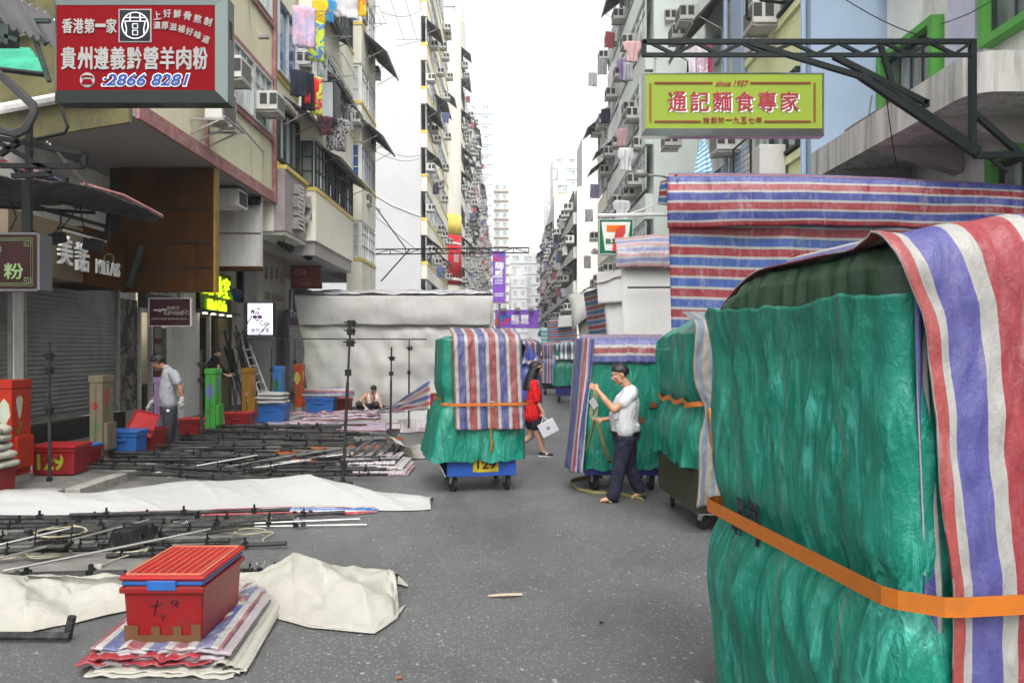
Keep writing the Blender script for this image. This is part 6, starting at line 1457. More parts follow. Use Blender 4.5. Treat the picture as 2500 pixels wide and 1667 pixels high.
bin_('blue storage box under striped rolls behind the blue cabinet', -5.45, -4.7, 20.4, 20.9, .13, .40, PBLU, PBLU)
bin_('red storage box at the foot of the white tent', -4.75, -4.4, 21.0, 21.5, .02, .45, PRED, PRED2)
bin_('red storage box behind the striped sheet rising to cart 129', -2.75, -2.2, 22.4, 22.8, .02, .5, PRED2, PRED2)
bin_('dark red storage box under the folded white sheets at the left edge', -6.9, -6.15, 9.0, 9.5, .01, .42, PRED, PRED)
# --- poles
PIPE = mat('black painted pole', (.03,.031,.033), .5, .1, .4, 5, .1, 40, (.15,.13,.11), 6, .5); SILV = mat('bare steel rod', (.55,.54,.52), .3, .8, .2, 5)
def make_pole(L, r, m=PIPE, pegs=3, name='steel_pole'):
    t = thing(name, 'x', 'pole'); mb = MB(); mb.tube((-L/2,0,0),(L/2,0,0), r, n=8); mb.build('tube', m, t, local=True, smooth=False)
    for i in range(pegs):
        x = -L/2+L*(i+.5)/pegs+.1*nz(i*3.3, L)
        mb = MB(); mb.tube((x,0,-r*1.2),(x,0,r+.05), r*.55, n=6); mb.box(x-.025,x+.025,-r*1.25,r*1.25,-r*1.25,r*1.25); mb.build('clamp', BLKST, t, local=True)
    return t
def place(o, p, q):
    p, q = V(p), V(q); d = q-p; o.location = (p+q)/2
    o.rotation_euler = (0, -math.asin(max(-1, min(1, d.z/max(d.length, 1e-6)))), math.atan2(d.y, d.x)); return d.length
LP = {}
def pole(p, q, kind, label, group=None, r=.024, pegs=3, m=None):
    p, q = V(p), V(q); L = (q-p).length; key = (kind, r, pegs)
    if key not in LP:
        o = make_pole(1.0 if pegs == 0 else L, r, m or (SILV if kind == 's' else PIPE), pegs); LP[key] = (o, 1.0 if pegs == 0 else L); o['label'] = label; base = LP[key][1]
        if group: o['group'] = group
    else:
        src, base = LP[key]; o = dup(src, (0,0,0), 0, label, group)
        if not group and 'group' in o: del o['group']
    place(o, p, q); o.scale = (L/base, 1, 1); return o
GA = 'black poles lying in the near left pile'
LA_ = 'black steel pole lying in the pile nearest the camera, before the long white sheet'
near = [((-30,1268),(480,1263)), ((170,1261),(707,1248)), ((-30,1279),(420,1277)), ((440,1277),(842,1254)), ((60,1298),(620,1283)), ((-20,1330),(210,1292)), ((150,1302),(560,1296)), ((230,1330),(560,1322)), ((90,1345),(420,1340)), ((300,1345),(700,1330)), ((-30,1352),(240,1335)), ((-30,1290),(300,1284)), ((110,1270),(600,1268)), ((200,1318),(430,1308)), ((330,1290),(720,1268)), ((20,1308),(330,1296)), ((-30,1318),(180,1312)), ((260,1360),(480,1350))]
random.seed(5)
for i, (a, b) in enumerate(near):
    z = .03+.05*(i % 3 == 1)+.03*(i % 4 == 2); pole(G(a[0], a[1]-4, z), G(b[0], b[1]-4, z+.02*(i % 2)), 'b', LA_, GA, (.026, .022)[i % 2], 3 if i % 3 else 2)
for i, (a, b, lb) in enumerate((((-5,1330),(170,1289),'short bare steel rod at the left edge of the near pile'), ((-5,1364),(362,1269),'long bare steel rod slanting up across the near pile'), ((7,1393),(514,1291),'longest bare steel rod, lowest across the near pile'), ((471,1287),(896,1280),'pale rod lying alone on the asphalt, lower of two'), ((470,1283),(878,1266),'pale rod lying alone on the asphalt, upper of two'))):
    pole(G(*a, .14 if i < 3 else .03), G(*b, .2 if i < 3 else .03), 's', lb, None, .011, 0)
pole(G(-20,1408,.05), G(306,1400,.05), 'b', 'thick grey pole lying behind the cream sheet at the lower left', None, .035, 2); pole(G(582,1397,.03), G(700,1391,.03), 'b', 'short black pole end behind the cream sheet with clips on it', None, .02, 2)
o = pole(G(-20,1551,.04), G(172,1552,.04), 'c', 'black pole with an upright elbow end at the lower left edge', None, .028, 0); pole(G(165,1553,.03), G(165,1553,.03)+V((.03,0,.13)), 'c', 'short elbow stub standing on the lower left pole', None, .0281, 0)
# clips on the near poles
CLIP = mat('black clip steel', (.02,.02,.022), .4); cl0 = None
for i, (px, py) in enumerate(((590,1397),(606,1396),(636,1393),(721,1254),(740,1253),(760,1252),(722,1282),(740,1281),(656,1279),(450,1290),(45,1402))):
    p = G(px, py, .05)
    if cl0 is None:
        cl0 = thing('binder_clip', 'black binder clip gripping a pole on the ground', 'clip', p, 0, 'binder clips on the poles'); mb = MB(); mb.poly([(-.025,-.02,-.02),(.025,-.02,-.02),(.02,-.005,.03),(-.02,-.005,.03)], (0,.03,0)); mb.build('jaw', CLIP, cl0, local=True)
        mb = MB()
        for s in (-1, 1): mb.path([(-.012,s*.01,.02),(-.014,s*.03,.06),(0,s*.035,.075),(.014,s*.03,.06),(.012,s*.01,.02)], .0025, 4)
        mb.build('wire_arm', SILV, cl0, local=True)
    else: dup(cl0, p, random.random()*3)
# far pile: about ninety poles on and beside the kerb
GB = 'black poles lying in the wide heap across the kerb'; LB_ = 'black steel pole lying in the wide heap between the long white sheet and the cabinets'
random.seed(9)
for i in range(84):
    f = random.random(); py = 1048+(1165-1048)*f**1.2; zb = random.uniform(.03, .16); d = (H-zb)*F/(py-VY)
    xl = random.uniform(150, 620) if py > 1100 else random.uniform(330, 640); L = random.uniform(1.8, 3.3)
    p = V(((xl-VX)/F*d, d, zb+(.11 if (xl-VX)/F*d < -5.4 else 0))); a = random.gauss(0, .13)
    q = p+V((L*math.cos(a), L*math.sin(a), -.03 if p.x < -5.4 else random.uniform(-.02, .03)))
    if q.x > -1.75: q = p.lerp(q, max(.4, (-1.75-p.x)/(q.x-p.x)))
    pole(p, q, 'b', LB_, GB, random.choice((.018, .021, .024)), random.choice((2, 3, 3, 4)))
GC = 'bare rods in the wide heap'; LC = 'bare steel rod slanting over the wide heap of black poles'
for a, b in (((355,1158),(628,1111)), ((408,1166),(745,1105)), ((440,1160),(830,1094)), ((500,1172),(850,1100)), ((640,1135),(842,1108)), ((560,1150),(760,1122)), ((815,1012),(905,1002)), ((700,1030),(850,1008))): pole(G(*a, .10), G(*b, .26), 's', LC, GC, .012, 0)
GD = 'black poles lying at the foot of the white tent'; LD = 'black steel pole lying between the crouching man and the white tent'
for i in range(16):
    py = random.uniform(992, 1020); d = (H-.08)*F/(py-VY); xl = random.uniform(770, 930); p = V(((xl-VX)/F*d, d, random.uniform(.04, .14))); pole(p, p+V((random.uniform(1.5, 3.0), random.gauss(0, .15), .02)), 'b', LD, GD, .022, 3)
# upright poles with clamps
def upright(lb, px0, pb, px1, pt, r=.02, z0=0.0, cl=(.62,.93,.97)):
    d = (H-z0)*F/(pb-VY); p, q = P(px0, pb, d), P(px1, pt, d); t = thing('standing_pole', lb, 'pole', p)
    mb = MB(); mb.tube(p, p.lerp(q, .62), r, n=10); mb.tube(p.lerp(q, .62), q, r*.72, n=10); mb.build('tube', PIPE, t)
    mb = MB(); mb.tube(p, p+V((0,0,.05)), r*1.6, n=10); mb.build('foot', BLKST, t)
    for k in cl:
        c = p.lerp(q, k); mb = MB(); mb.box(c.x-r*1.7,c.x+r*1.7,c.y-r*1.6,c.y+r*1.6,c.z-.045,c.z+.045)
        if k > .8: mb.tube(c+V((-.09,0,.02)), c+V((.09,0,.01)), .012, n=6); mb.tube(c+V((.06,-.02,-.05)), c+V((.06,-.02,.05)), .012, n=6)
        mb.build('clamp', BLKST, t)
    return t
upright('tall leaning pole with clamps in front of the white tent', 837, 1180, 856, 782, .023, 0, (.12,.68,.86,.93,.98))
upright('standing pole with clamps in front of the big shutter', 121, 1174, 121, 836, .022, .12, (.51,.80,.9))
upright('standing pole between the man in grey and the green cabinet', 491, 1093, 491, 857, .026, .1, (.7,.86))
upright('standing pole holding the left end of the long rail', 573, 1058, 583, 826, .026, .0, (.6,.9))
upright('thick standing pole right of the crouching man', 953, 1063, 956, 847, .025, .0, (.70,.87))
upright('thin standing pole beside cart 129 holding the right end of the rail', 998, 1054, 999, 828, .02, .0, (.64,.9))
upright('standing pole just left of the blue cabinet', 660, 1033, 664, 846, .02, .0, (.7,))
upright('standing pole before the orange red cabinet', 720, 1008, 720, 830, .02, .0, (.7,))
t = thing('rail', 'long thin rail carried level across the standing poles', 'pole', P(800, 828, 17)); mb = MB(); mb.tube(P(583, 827, 17), P(1042, 828, 17), .014); mb.build('tube', PIPE, t)
mb = MB()
for k in range(12): a = P(592+38*k, 827, 17); mb.tube(a, a+V((.02,0,.035)), .008, n=5)
mb.build('peg', SILV, t)
t = thing('thin_rod', 'two thin pale rods crossing in front of the lit cafe sign', 'pole', P(610, 800, 17)); mb = MB(); mb.tube(P(583, 826, 17), P(616, 770, 16), .012); mb.tube(P(625, 826, 17), P(655, 790, 16.5), .012); mb.build('tube', SILV, t)
# poles leaning on the wall and a ladder
GE = 'poles leaning on the wall by the cafe'; LE = 'long dark pole leaning upright in the stack beside the cafe'
random.seed(3)
for i in range(26):
    x = 548+random.random()*52; pole(P(x+25+random.random()*28, 990+random.random()*16, 20.2+random.random()*.5), P(x-2, 790+random.random()*70, 21.3), 'l', LE, GE, .02, 0)
t = thing('ladder', 'aluminium folding ladder leaning beside the pole stack', 'ladder', P(640, 990, 19.6)); mb = MB()
a0, a1, c0_, c1_ = P(592, 845, 20.4), P(640, 985, 19.6), P(609, 843, 20.4), P(662, 983, 19.6)
mb.bar(a0, a1, .045); mb.bar(c0_, c1_, .045); mb.build('rail', STEEL, t); mb = MB()
for k in range(7): mb.bar(a0.lerp(a1, (k+.5)/7), c0_.lerp(c1_, (k+.5)/7), .05, .03)
mb.build('rung', ALU, t)
# --- floodlights and cables among the poles
t = fl0 = thing('floodlight', 'x', 'lamp'); mb = MB(); mb.box(-.14,.14,-.10,.10,.02,.05); mb.build('housing', PIPE, t, bevel=.008, local=True)
mb = MB()
for i in range(11): mb.box(-.115+.022*i,-.109+.022*i,-.08,.08,.05,.075)
mb.build('cooling_fin', PIPE, t, local=True)
mb = MB(); mb.bar((-.15,0,.04),(-.15,.03,.2),.02,.006); mb.bar((.15,0,.04),(.15,.03,.2),.02,.006); mb.bar((-.15,.03,.2),(.15,.03,.2),.02,.006); mb.build('bracket', BLKST, t, local=True)
fls = [((128,1346),'black floodlight lying flat on cream cable at the left of the near pile', 8), ((303,1328),'black floodlight tipped on its side in the middle of the near pile', 50), ((360,1316),'black floodlight with its plug lead up, right behind the tipped one', -10), ((545,1306),'black floodlight lying at the right end of the near pile', 20),
    ((502,1166),'black floodlight at the left front of the wide pole heap', 5), ((573,1166),'black floodlight second from the left along the front of the wide heap', 12), ((640,1166),'black floodlight third from the left along the front of the wide heap', -5), ((705,1158),'large black floodlight beside the orange cable end', 20), ((775,1158),'black floodlight near the foot of the tall leaning pole', 25),
    ((708,1100),'grey floodlight on orange cable, left in the middle of the heap', 10), ((820,1096),'grey floodlight on orange cable behind the tall leaning pole', 0), ((886,1093),'grey floodlight beside the crumpled striped sheet', 15), ((928,1088),'grey floodlight by the white folded sheet', -15), ((960,1062),'grey floodlight at the foot of the thick standing pole', 5)]
for i, ((px, py), lb, a) in enumerate(fls):
    p = G(px, py-6, .11)
    if i == 0: o = fl0; o.location = p; o['label'] = lb
    else: o = dup(fl0, p, 0, lb)
    o.rotation_euler = (R(50 if 'tipped' in lb else random.uniform(-12, 18)), R(random.uniform(-10, 10)), R(a))
CRM = mat('cream cable', (.46,.43,.29), .5); ORC = mat('orange cable', (.50,.12,.03), .5); WHC = mat('white plug', (.62,.60,.55), .5)
def coil(lb, px, py, rad, n, m, tail=None, r=.006, z=.02, grp=None):
    c = G(px, py, z); t = thing('cable', lb, 'cable', c, 0, grp); mb = MB(); pts = []
    for k in range(int(n*16)):
        a = k*2*math.pi/16; q = rad*(1+.18*nz(k*.21, px)); pts.append(c+V((q*math.cos(a)*1.15, q*math.sin(a), .02+.03*abs(nz(k*.17, py))+.004*(k/16))))
    if tail:
        e = G(*tail, .01); s = pts[-1]
        for k in range(1, 9): f = k/8; pts.append(s.lerp(e, f)+V((.10*math.sin(f*7)*(1-f), .12*math.sin(f*5)*(1-f), 0)))
    mb.path(pts, r, 5); mb.build('lead', m, t, smooth=True)
    if tail: mb = MB(); mb.box(e.x-.025,e.x+.025,e.y-.02,e.y+.02,0,.035); mb.tube(e+V((-.025,0,.02)), e+V((-.055,0,.02)), .005, n=5); mb.build('plug', WHC, t, bevel=.006)
coil('coil of cream cable at the left edge of the near pile', 12, 1362, .15, 4, CRM); coil('coil of cream cable under the flat floodlight', 120, 1357, .16, 4, CRM); coil('coil of cream cable with a white plug beside the red box', 318, 1346, .14, 3, CRM, (242, 1384)); coil('loose cream cable ending in a plug right of the near pile', 612, 1303, .13, 2, CRM, (656, 1330)); coil('cream cable looped up over the near pile', 150, 1305, .2, 2, CRM, None, .006, .1)
for i, (px, py) in enumerate(((700,1108),(770,1098),(850,1090),(905,1095),(960,1075),(800,1075),(660,1060),(740,1128))): coil('tangled orange cable among the poles of the wide heap', px, py, .16, 3, ORC, None, .008, .08, 'orange cables in the wide heap')
# --- sheets on the ground
def smooth_pl(pts, u):
    n = len(pts)-1; x = u*n; i = min(n-1, int(x)); f = x-i; f = f*f*(3-2*f)*.5+f*.5
    return tuple(lerp(a, b, f) for a, b in zip(pts[i], pts[i+1]))
def ground_sheet(lb, nearl, crest, m, back=.35, amp=.03, k=3.0, us=3, vs=1.2, nu=90, nv=26, sd=0.0, name='tarpaulin', zn=.012, fold=.0, parent=None, hem=True):
    """sheet lying on the ground: near edge on the ground, a crest at its own height, then down again behind"""
    def fn(u, v):
        a = smooth_pl(nearl, u); c = smooth_pl(crest, u); A = G(a[0], a[1], zn); Cc = G(c[0], c[1], c[2]); B = V((Cc.x+.02, Cc.y+back, .01))
        if v < .72:
            f = v/.72; p = A.lerp(Cc, f); p.z = zn+(Cc.z-zn)*math.sin(f*math.pi/2)**1.25
        else:
            f = (v-.72)/.28; p = Cc.lerp(B, f); p.z = Cc.z+(.012-Cc.z)*f*f
        L = u*us
        w_ = amp*(ridge(L*k*.5+sd, v*1.7, sd)*.7+.8*nz(L*k+sd, v*3, 1)+.4*nz(L*k*3, v*8+sd, 2))*math.sin(math.pi*min(1, v*.97+.03))
        w_ += fold*max(0, math.sin(L*k*1.3+v*4+sd))**3*math.sin(math.pi*v)
        p.z = max(.008, p.z+w_); p.y += .4*amp*nz(L*k+7, v*3+sd)
        return p
    mb = MB(); mb.grid(fn, nu, nv, us, vs); o = mb.build(name if not parent else 'sheet', m, parent, smooth=True); solid(o, .004)
    if not parent: tag(o, lb, 'tarpaulin')
    return o
T_CRM = tarp('cream canvas sheet', (.46,.445,.39), crease=.4, cs=2.2, fine=.2, scuff_glint=.15, rough=.55, dirt=(.42,.39,.30), damt=.45, scuff_glint_col=(.55,.54,.49), spec=.35)
T_WGR = tarp('white canvas sheet', (.47,.47,.455), crease=.25, cs=2.0, fine=.2, scuff_glint=.1, rough=.55, dirt=(.45,.44,.41), damt=.35, scuff_glint_col=(.56,.56,.54), spec=.35)
ground_sheet('long white sheet rolled out across the street in front of the wide pole heap', [(-60,1256),(200,1258),(420,1257),(560,1246),(740,1238),(900,1246),(1000,1246),(1052,1243)], [(-60,1193,.16),(140,1203,.16),(260,1201,.16),(470,1173,.20),(600,1173,.18),(755,1160,.30),(900,1200,.14),(1050,1216,.07)], T_WGR, .3, .03, 2.6, 5.5, 1.2, 130, 30, 2)
ground_sheet('white edge of another sheet at the far left, in front of the red cabinet', [(-60,1215),(10,1212),(40,1200)], [(-60,1175,.1),(5,1178,.1),(36,1194,.03)], T_WGR, .2, .02, 3, 1, .5, 30, 12, 4)
ground_sheet('striped edge of tarpaulin showing under the long white sheet', [(300,1262),(520,1258),(700,1252),(860,1255),(922,1250)], [(300,1250,.05),(520,1245,.05),(700,1240,.06),(860,1240,.06),(925,1238,.03)], tarp('dusty striped sheet', None, S_LB, 1, 0), .2, .02, 3, 3, .5, 70, 12, 6)
ground_sheet('crumpled cream sheet lying right of the red box', [(575,1440),(640,1490),(720,1522),(800,1532),(910,1540),(962,1515),(975,1490)], [(572,1406,.10),(640,1402,.12),(715,1375,.17),(790,1390,.16),(860,1392,.15),(940,1398,.12),(962,1404,.10)], T_CRM, .25, .075, 2.8, 1.7, 1.3, 110, 50, 9, fold=.075)
ground_sheet('folded cream sheet corner under the crumpled cream sheet', [(640,1500),(760,1532),(915,1546),(970,1510)], [(640,1480,.02),(760,1512,.02),(915,1526,.022),(976,1495,.02)], T_CRM, .2, .02, 4, 1.4, .4, 60, 12, 13)
ground_sheet('cream sheet spread at the lower left edge, behind the red box', [(-80,1545),(60,1545),(180,1520),(320,1488)], [(-80,1420,.10),(60,1410,.13),(170,1418,.12),(320,1412,.13)], T_CRM, .25, .055, 2.4, 1.9, 1.0, 90, 40, 17, fold=.05)
ground_sheet('narrow cream flap folded over the lower left sheet', [(90,1440),(180,1452),(255,1466),(320,1452)], [(60,1408,.17),(160,1410,.17),(250,1412,.19),(320,1410,.17)], T_CRM, .2, .02, 5, .9, .4, 50, 16, 19)
mb = MB(); mb.grid(lambda u, v: G(970, 1424, .02).lerp(G(995, 1431, .02), u)+V((0, v*.1-.05*u*v, .05*math.sin(v*3)*(1-u))), 6, 6, .2, .2); tag(mb.build('strip', T_CRM), 'small cream scrap sticking out behind the crumpled cream sheet', 'scrap')
t = thing('paper_scrap', 'bent strip of pale cardboard lying alone on the asphalt', 'litter', G(1235, 1450)); mb = MB(); a, b, c = G(1190, 1452, .005), G(1232, 1448, .035), G(1282, 1452, .005)
mb.add([a, G(1195, 1456, .005), G(1234, 1453, .03), b], [(0,1,2,3)]); mb.add([b, G(1234, 1453, .03), G(1276, 1453, .005), G(1274, 1447, .01)], [(0,1,2,3)]); o = mb.build('strip', mat('pale cardboard', (.55,.46,.34), .8), t); solid(o, .003)
# folded stacks
def layer(mbs, x0, x1, yf, yb, z, th, sd, skew=0.0, m=1.0):
    """one folded sheet: bottom, rounded front fold, top; wavy along x"""
    def fn(u, v):
        x = lerp(x0, x1, u)+skew*0; wv = (.03*nz(u*4+sd, sd)+.015*nz(u*11, sd))*m; tz = z+(.016*nz(u*5+sd, 2)+.012*nz(u*13+sd, 7))*m*.8+.02*(m-1)*max(0, nz(u*2.2, 3))
        T = th*(1+.45*nz(u*6+sd, 4)); r = T/2; yfw = yf+wv
        if v < .3: f = v/.3; return V((x+skew*(1-f)*(yb-yf), lerp(yb, yfw+r, f), tz))
        if v < .7: a = (v-.3)/.4*math.pi; return V((x, yfw+r-r*math.sin(a)*1.3, tz+r-r*math.cos(a)))
        f = (v-.7)/.3; return V((x+skew*f*(yb-yf), lerp(yfw+r, yb, f), tz+T+.012*nz(u*8, f*6+sd)))
    mbs.grid(fn, 60, 24, x1-x0, 2*(yb-yf))
def pad(mbp, cx, cy, z, w_, l_, h_, sd):
    """one folded sheet seen from its closed sides: a soft rounded slab"""
    def fn(u, v):
        a = u*2*math.pi; b = (v-.5)*math.pi; pw = lambda x, e: math.copysign(abs(x)**e, x)
        r = pw(math.cos(b), .35); x = w_/2*pw(math.cos(a), .45)*r; y = l_/2*pw(math.sin(a), .45)*r
        x *= 1+.10*nz(a*1.2, sd)+.04*nz(a*4, sd); y *= 1+.08*nz(a*1.1+3, sd)
        return V((cx+x, cy+y, z+h_/2+h_/2*pw(math.sin(b), .7)*(1+.3*nz(x*4+sd, y*4))+.25*h_*nz(x*3, y*3+sd)))
    mbp.grid(fn, 56, 12, 2*(w_+l_), h_*2)
T_STK = tarp('folded striped tarpaulin', None, [((.30,.06,.07), .085), (WHT, .045), ((.09,.11,.29), .095), (WHT, .045)], 0, .2, crease=.7, scuff_glint=.4, dirt=(.2,.17,.17), damt=.6)
T_STV = tarp('folded striped tarpaulin edge', None, [((.36,.02,.03), .05), (WHT, .02), ((.07,.09,.36), .015), (WHT, .03)], 1, .2, crease=.7, scuff_glint=.3)
T_STD = tarp('diagonal striped tarpaulin', None, [((.32,.05,.06), .085), (WHT, .045), ((.08,.10,.32), .095), (WHT, .045)], 0, .2, crease=.6, scuff_glint=.4, rot=.75, dirt=(.2,.17,.17), damt=.6)
T_RED = tarp('red tarpaulin selvage', (.34,.02,.03), co='Object', crease=.5, scuff_glint=.2); T_LIL = tarp('pale lilac tarpaulin back', (.42,.38,.40), co='Object', crease=.5, scuff_glint=.3, dirt=(.25,.18,.2), damt=.6)
t = thing('folded_tarpaulin', 'stack of folded red white and blue tarpaulin under the scuffed red box', 'tarpaulin', (-2.1, 4.9, 0)); mb, mv, mr = MB(), MB(), MB()
for i, (x0_, x1_, yf, z, th) in enumerate(((-2.52,-1.74,4.45,.026,.010),(-2.50,-1.70,4.43,.032,.036),(-2.50,-1.72,4.40,.062,.010),(-2.46,-1.66,4.44,.066,.034),(-2.44,-1.80,4.40,.094,.011),(-2.40,-1.62,4.46,.098,.026))): layer(mr if i % 2 == 0 else mv, x0_, x1_, yf, 5.45, z, th, i*3.7, -.08, 1.6)
layer(mb, -2.46, -1.68, 4.46, 5.5, .118, .020, 21, -.08, 1.3); mv.build('folded_edge', T_LIL, t, smooth=True); mr.build('folded_edge', T_RED, t, smooth=True); mb.build('top_sheet', T_STK, t, smooth=True)
def pleat(mbp, a, b, wd, hh, sd):
    a, b = V(a), V(b); d_ = (b-a); s_ = V((d_.y, -d_.x, 0)).normalized()
    def fn(u, v):
        th = v*math.pi; q = a.lerp(b, u)+s_*(wd*.5*-math.cos(th)*(1+.25*nz(u*4, sd))+.02*nz(u*3+sd, 1)); return q+V((0, 0, hh*math.sin(th)*(.8+.5*nz(u*5+sd, 3))))
    mbp.grid(fn, 26, 10, d_.length, wd*1.6)
mb = MB(); pleat(mb, (-1.79,4.46,.085), (-1.90,5.60,.13), .12, .05, 1); mb.build('rolled_edge', T_STD, t, smooth=True)
mb = MB(); pleat(mb, (-1.71,4.44,.045), (-1.83,5.60,.10), .09, .05, 5); mb.build('rolled_edge', T_LIL, t, smooth=True)
t = thing('folded_tarpaulin', 'folded white canvas lowest under the scuffed red box', 'tarpaulin', (-2.0, 4.7, 0)); mb = MB()
for i, (x0_, x1_, yf, z, th) in enumerate(((-2.44,-1.58,4.36,.004,.016),(-2.40,-1.55,4.38,.016,.016),(-2.36,-1.52,4.41,.02,.012))): layer(mb, x0_, x1_, yf, 5.6, z, th, 40+i*5, -.10)
for k in range(3): pleat(mb, (-1.67+.05*k,4.40,.04-.015*k), (-1.80+.06*k,5.62,.06-.015*k), .08, .045, 20+k*3)
mb.build('folded_edge', T_CRM, t, smooth=True)
t = thing('folded_tarpaulin', 'thick pile of folded white sheets on the box at the left edge', 'tarpaulin', (-6.5, 9.2, .42)); mb = MB()
for i in range(5): pad(mb, -6.58+.03*nz(i*2.1), 9.25+.03*nz(i*1.3), .44+.10*i, .98-.05*i+.08*nz(i*3.7), .62, .11, i*3.1)
mb.build('folded_edge', T_WHT2, t, smooth=True)
t = thing('red_bag', 'red cloth bag on top of the folded white sheets at the left edge', 'bag', (-6.6, 9.1, .9)); mb = MB(); mb.grid(lambda u, v: V((-7.0+.62*u+.05*nz(v*4), 9.0+.1*math.sin(u*6), .62+v*.5*(1-.8*u*u)+.02*nz(u*5, v*4))), 14, 12, 1, 1); o = mb.build('cloth', mat('red cloth', (.45,.02,.02), .7), t, smooth=True); solid(o, .05)
t = thing('folded_tarpaulin', 'white and red lined sheet folded in thick loops beside the leaning pole', 'tarpaulin', G(900, 1140))
T_LIN = tarp('pink lined white sheet', None, [((.40,.05,.08), .012), ((.60,.56,.56), .05), ((.30,.32,.50), .008), ((.62,.58,.58), .05)], 0, 0, crease=.6, scuff_glint=.3); mb = MB()
for i, (a, b, py, z, th) in enumerate(((808,990,1158,.01,.03),(815,985,1152,.045,.03),(822,965,1146,.08,.04))):
    p, q = G(a, py, 0), G(b, py, 0); layer(mb, p.x, q.x, p.y-.05, p.y+1.1, z, th, 80+i*3)
for k in range(5):
    c = G(868+22*k, 1122, 0); mb.grid(lambda u, v, c=c, k=k: V((c.x-.05+.16*math.sin(u*3.1)+.05*v, c.y-.35+.8*v, .12+.16*math.sin(u*3.1)**2*(.8+.3*math.sin(v*3))-.02*k*.5)), 14, 12, .4, .8)
mb.build('folded_edge', T_LIN, t, smooth=True)
mb = MB(); p = G(800, 1160, 0); layer(mb, p.x, G(1000, 1158, 0).x, p.y-.05, p.y+.9, .004, .02, 99); mb.build('dark_lining', T_STV, t, smooth=True)
ground_sheet('white canvas heaped in folds just left of cart 129', [(950,1105),(985,1116),(1010,1121),(1050,1118),(1075,1112)], [(938,1066,.36),(965,1082,.25),(1000,1096,.2),(1040,1082,.2),(1075,1078,.2)], T_CRM, .3, .05, 4, 1.2, 1.2, 60, 30, 23, fold=.06)
ground_sheet('long striped sheet lying across the kerb behind the poles', [(535,1055),(640,1056),(720,1056),(820,1050),(960,1052),(1050,1055)], [(545,1030,.14),(640,1034,.16),(735,1026,.2),(830,1034,.1),(925,1028,.12),(1050,1040,.1)], tarp('long striped sheet', None, [((.42,.03,.05), .05), ((.58,.55,.56), .06), ((.10,.12,.42), .05), ((.58,.55,.56), .06)], 1, 0, crease=.7, scuff_glint=.45, scuff_glint_col=(.62,.6,.62)), .4, .05, 2.4, 7, 1.0, 120, 24, 27)
ground_sheet('second striped sheet crumpled behind the long striped sheet', [(670,1022),(780,1026),(900,1022),(1000,1025)], [(680,1010,.15),(800,1006,.18),(900,1004,.2),(1000,1000,.25)], tarp('second striped sheet', None, [((.34,.06,.07), .08), ((.5,.48,.47), .07), ((.12,.13,.30), .06)], 1, 0, crease=.8, scuff_glint=.4), .5, .07, 2.4, 6, 1.2, 100, 24, 31)
t = thing('tarpaulin', 'striped sheet pulled up in a wedge to the side of cart 129', 'tarpaulin', P(1000, 980, 16)); a, b, c = G(900, 1008, .05), P(1050, 925, 15.2), P(1050, 1000, 14.5)
sheet('sheet', t, lambda u, v: a.lerp(b, u).lerp(a.lerp(c, u), v)+V((0, .10*nz(u*4, v*4), -.10*math.sin(math.pi*u)*(1-v)+.04*nz(u*8, v*6))), 30, 20, tarp('wedge striped sheet', None, [((.50,.48,.46), .12), ((.10,.13,.40), .12), ((.50,.48,.46), .09), ((.45,.08,.09), .10)], 1, .2, scuff_glint=.3), 2.4, .9)
ground_sheet('white sheet lying under the raised striped wedge', [(930,1030),(985,1030),(1040,1030)], [(925,1012,.1),(985,1008,.2),(1045,1000,.3)], T_WGR, .4, .04, 3, 1.5, 1, 40, 16, 37)
ground_sheet('red lined pale sheet humped beside the thin standing pole', [(955,1056),(1000,1056),(1060,1050)], [(960,1025,.22),(1000,1022,.22),(1060,1032,.15)], T_LIN, .4, .05, 3, 1.5, 1, 40, 16, 41)
t = thing('folded_tarpaulin', 'white sheets folded on the blue box behind the ochre cabinet', 'tarpaulin', (-5.7, 18.2, .53)); mb = MB()
for i in range(3): pad(mb, -5.68+.02*i, 18.22, .57+.09*i, .78-.05*i, .6, .10, 50+i*3.1)
mb.build('folded_edge', T_WGR, t, smooth=True)
t = thing('tarpaulin_roll', 'striped rolls lying on the blue box behind the blue cabinet', 'tarpaulin', (-5.1, 20.6, .55)); mb = MB()
for i in range(5): mb.path([(-5.55,20.5+.1*i,.62+.06*(i % 3)),(-4.6,20.5+.08*i,.64+.07*(i % 3)),(-4.2,20.6,.66+.05*(i % 2))], [.06,.07,.05], 8)
mb.build('roll', tarp('rolled striped sheet', None, [((.36,.10,.11), .05), ((.5,.48,.47), .06), ((.14,.15,.32), .04)], 2, 0, co='Object'), t, smooth=True)

for px, py, c, lb in ((975, 1655, (.45,.12,.04), 'small orange scrap on the asphalt at the bottom edge'), (1468, 1521, (.02,.02,.02), 'small black scrap lying on the bare asphalt'), (470, 1150, (.5,.5,.5), 'crumpled white tissue by the beige cabinet kerb')):
    q = G(px, py, .01); mb = MB(); mb.grid(lambda u, v: q+V(((u-.5)*.028, (v-.5)*.022, .006+.006*nz(u*5+px, v*5))), 6, 5, 1, 1); o = mb.build('scrap', mat('scrap '+lb[:12], c, .8), None, smooth=True); solid(o, .004); tag(o, lb, 'litter')
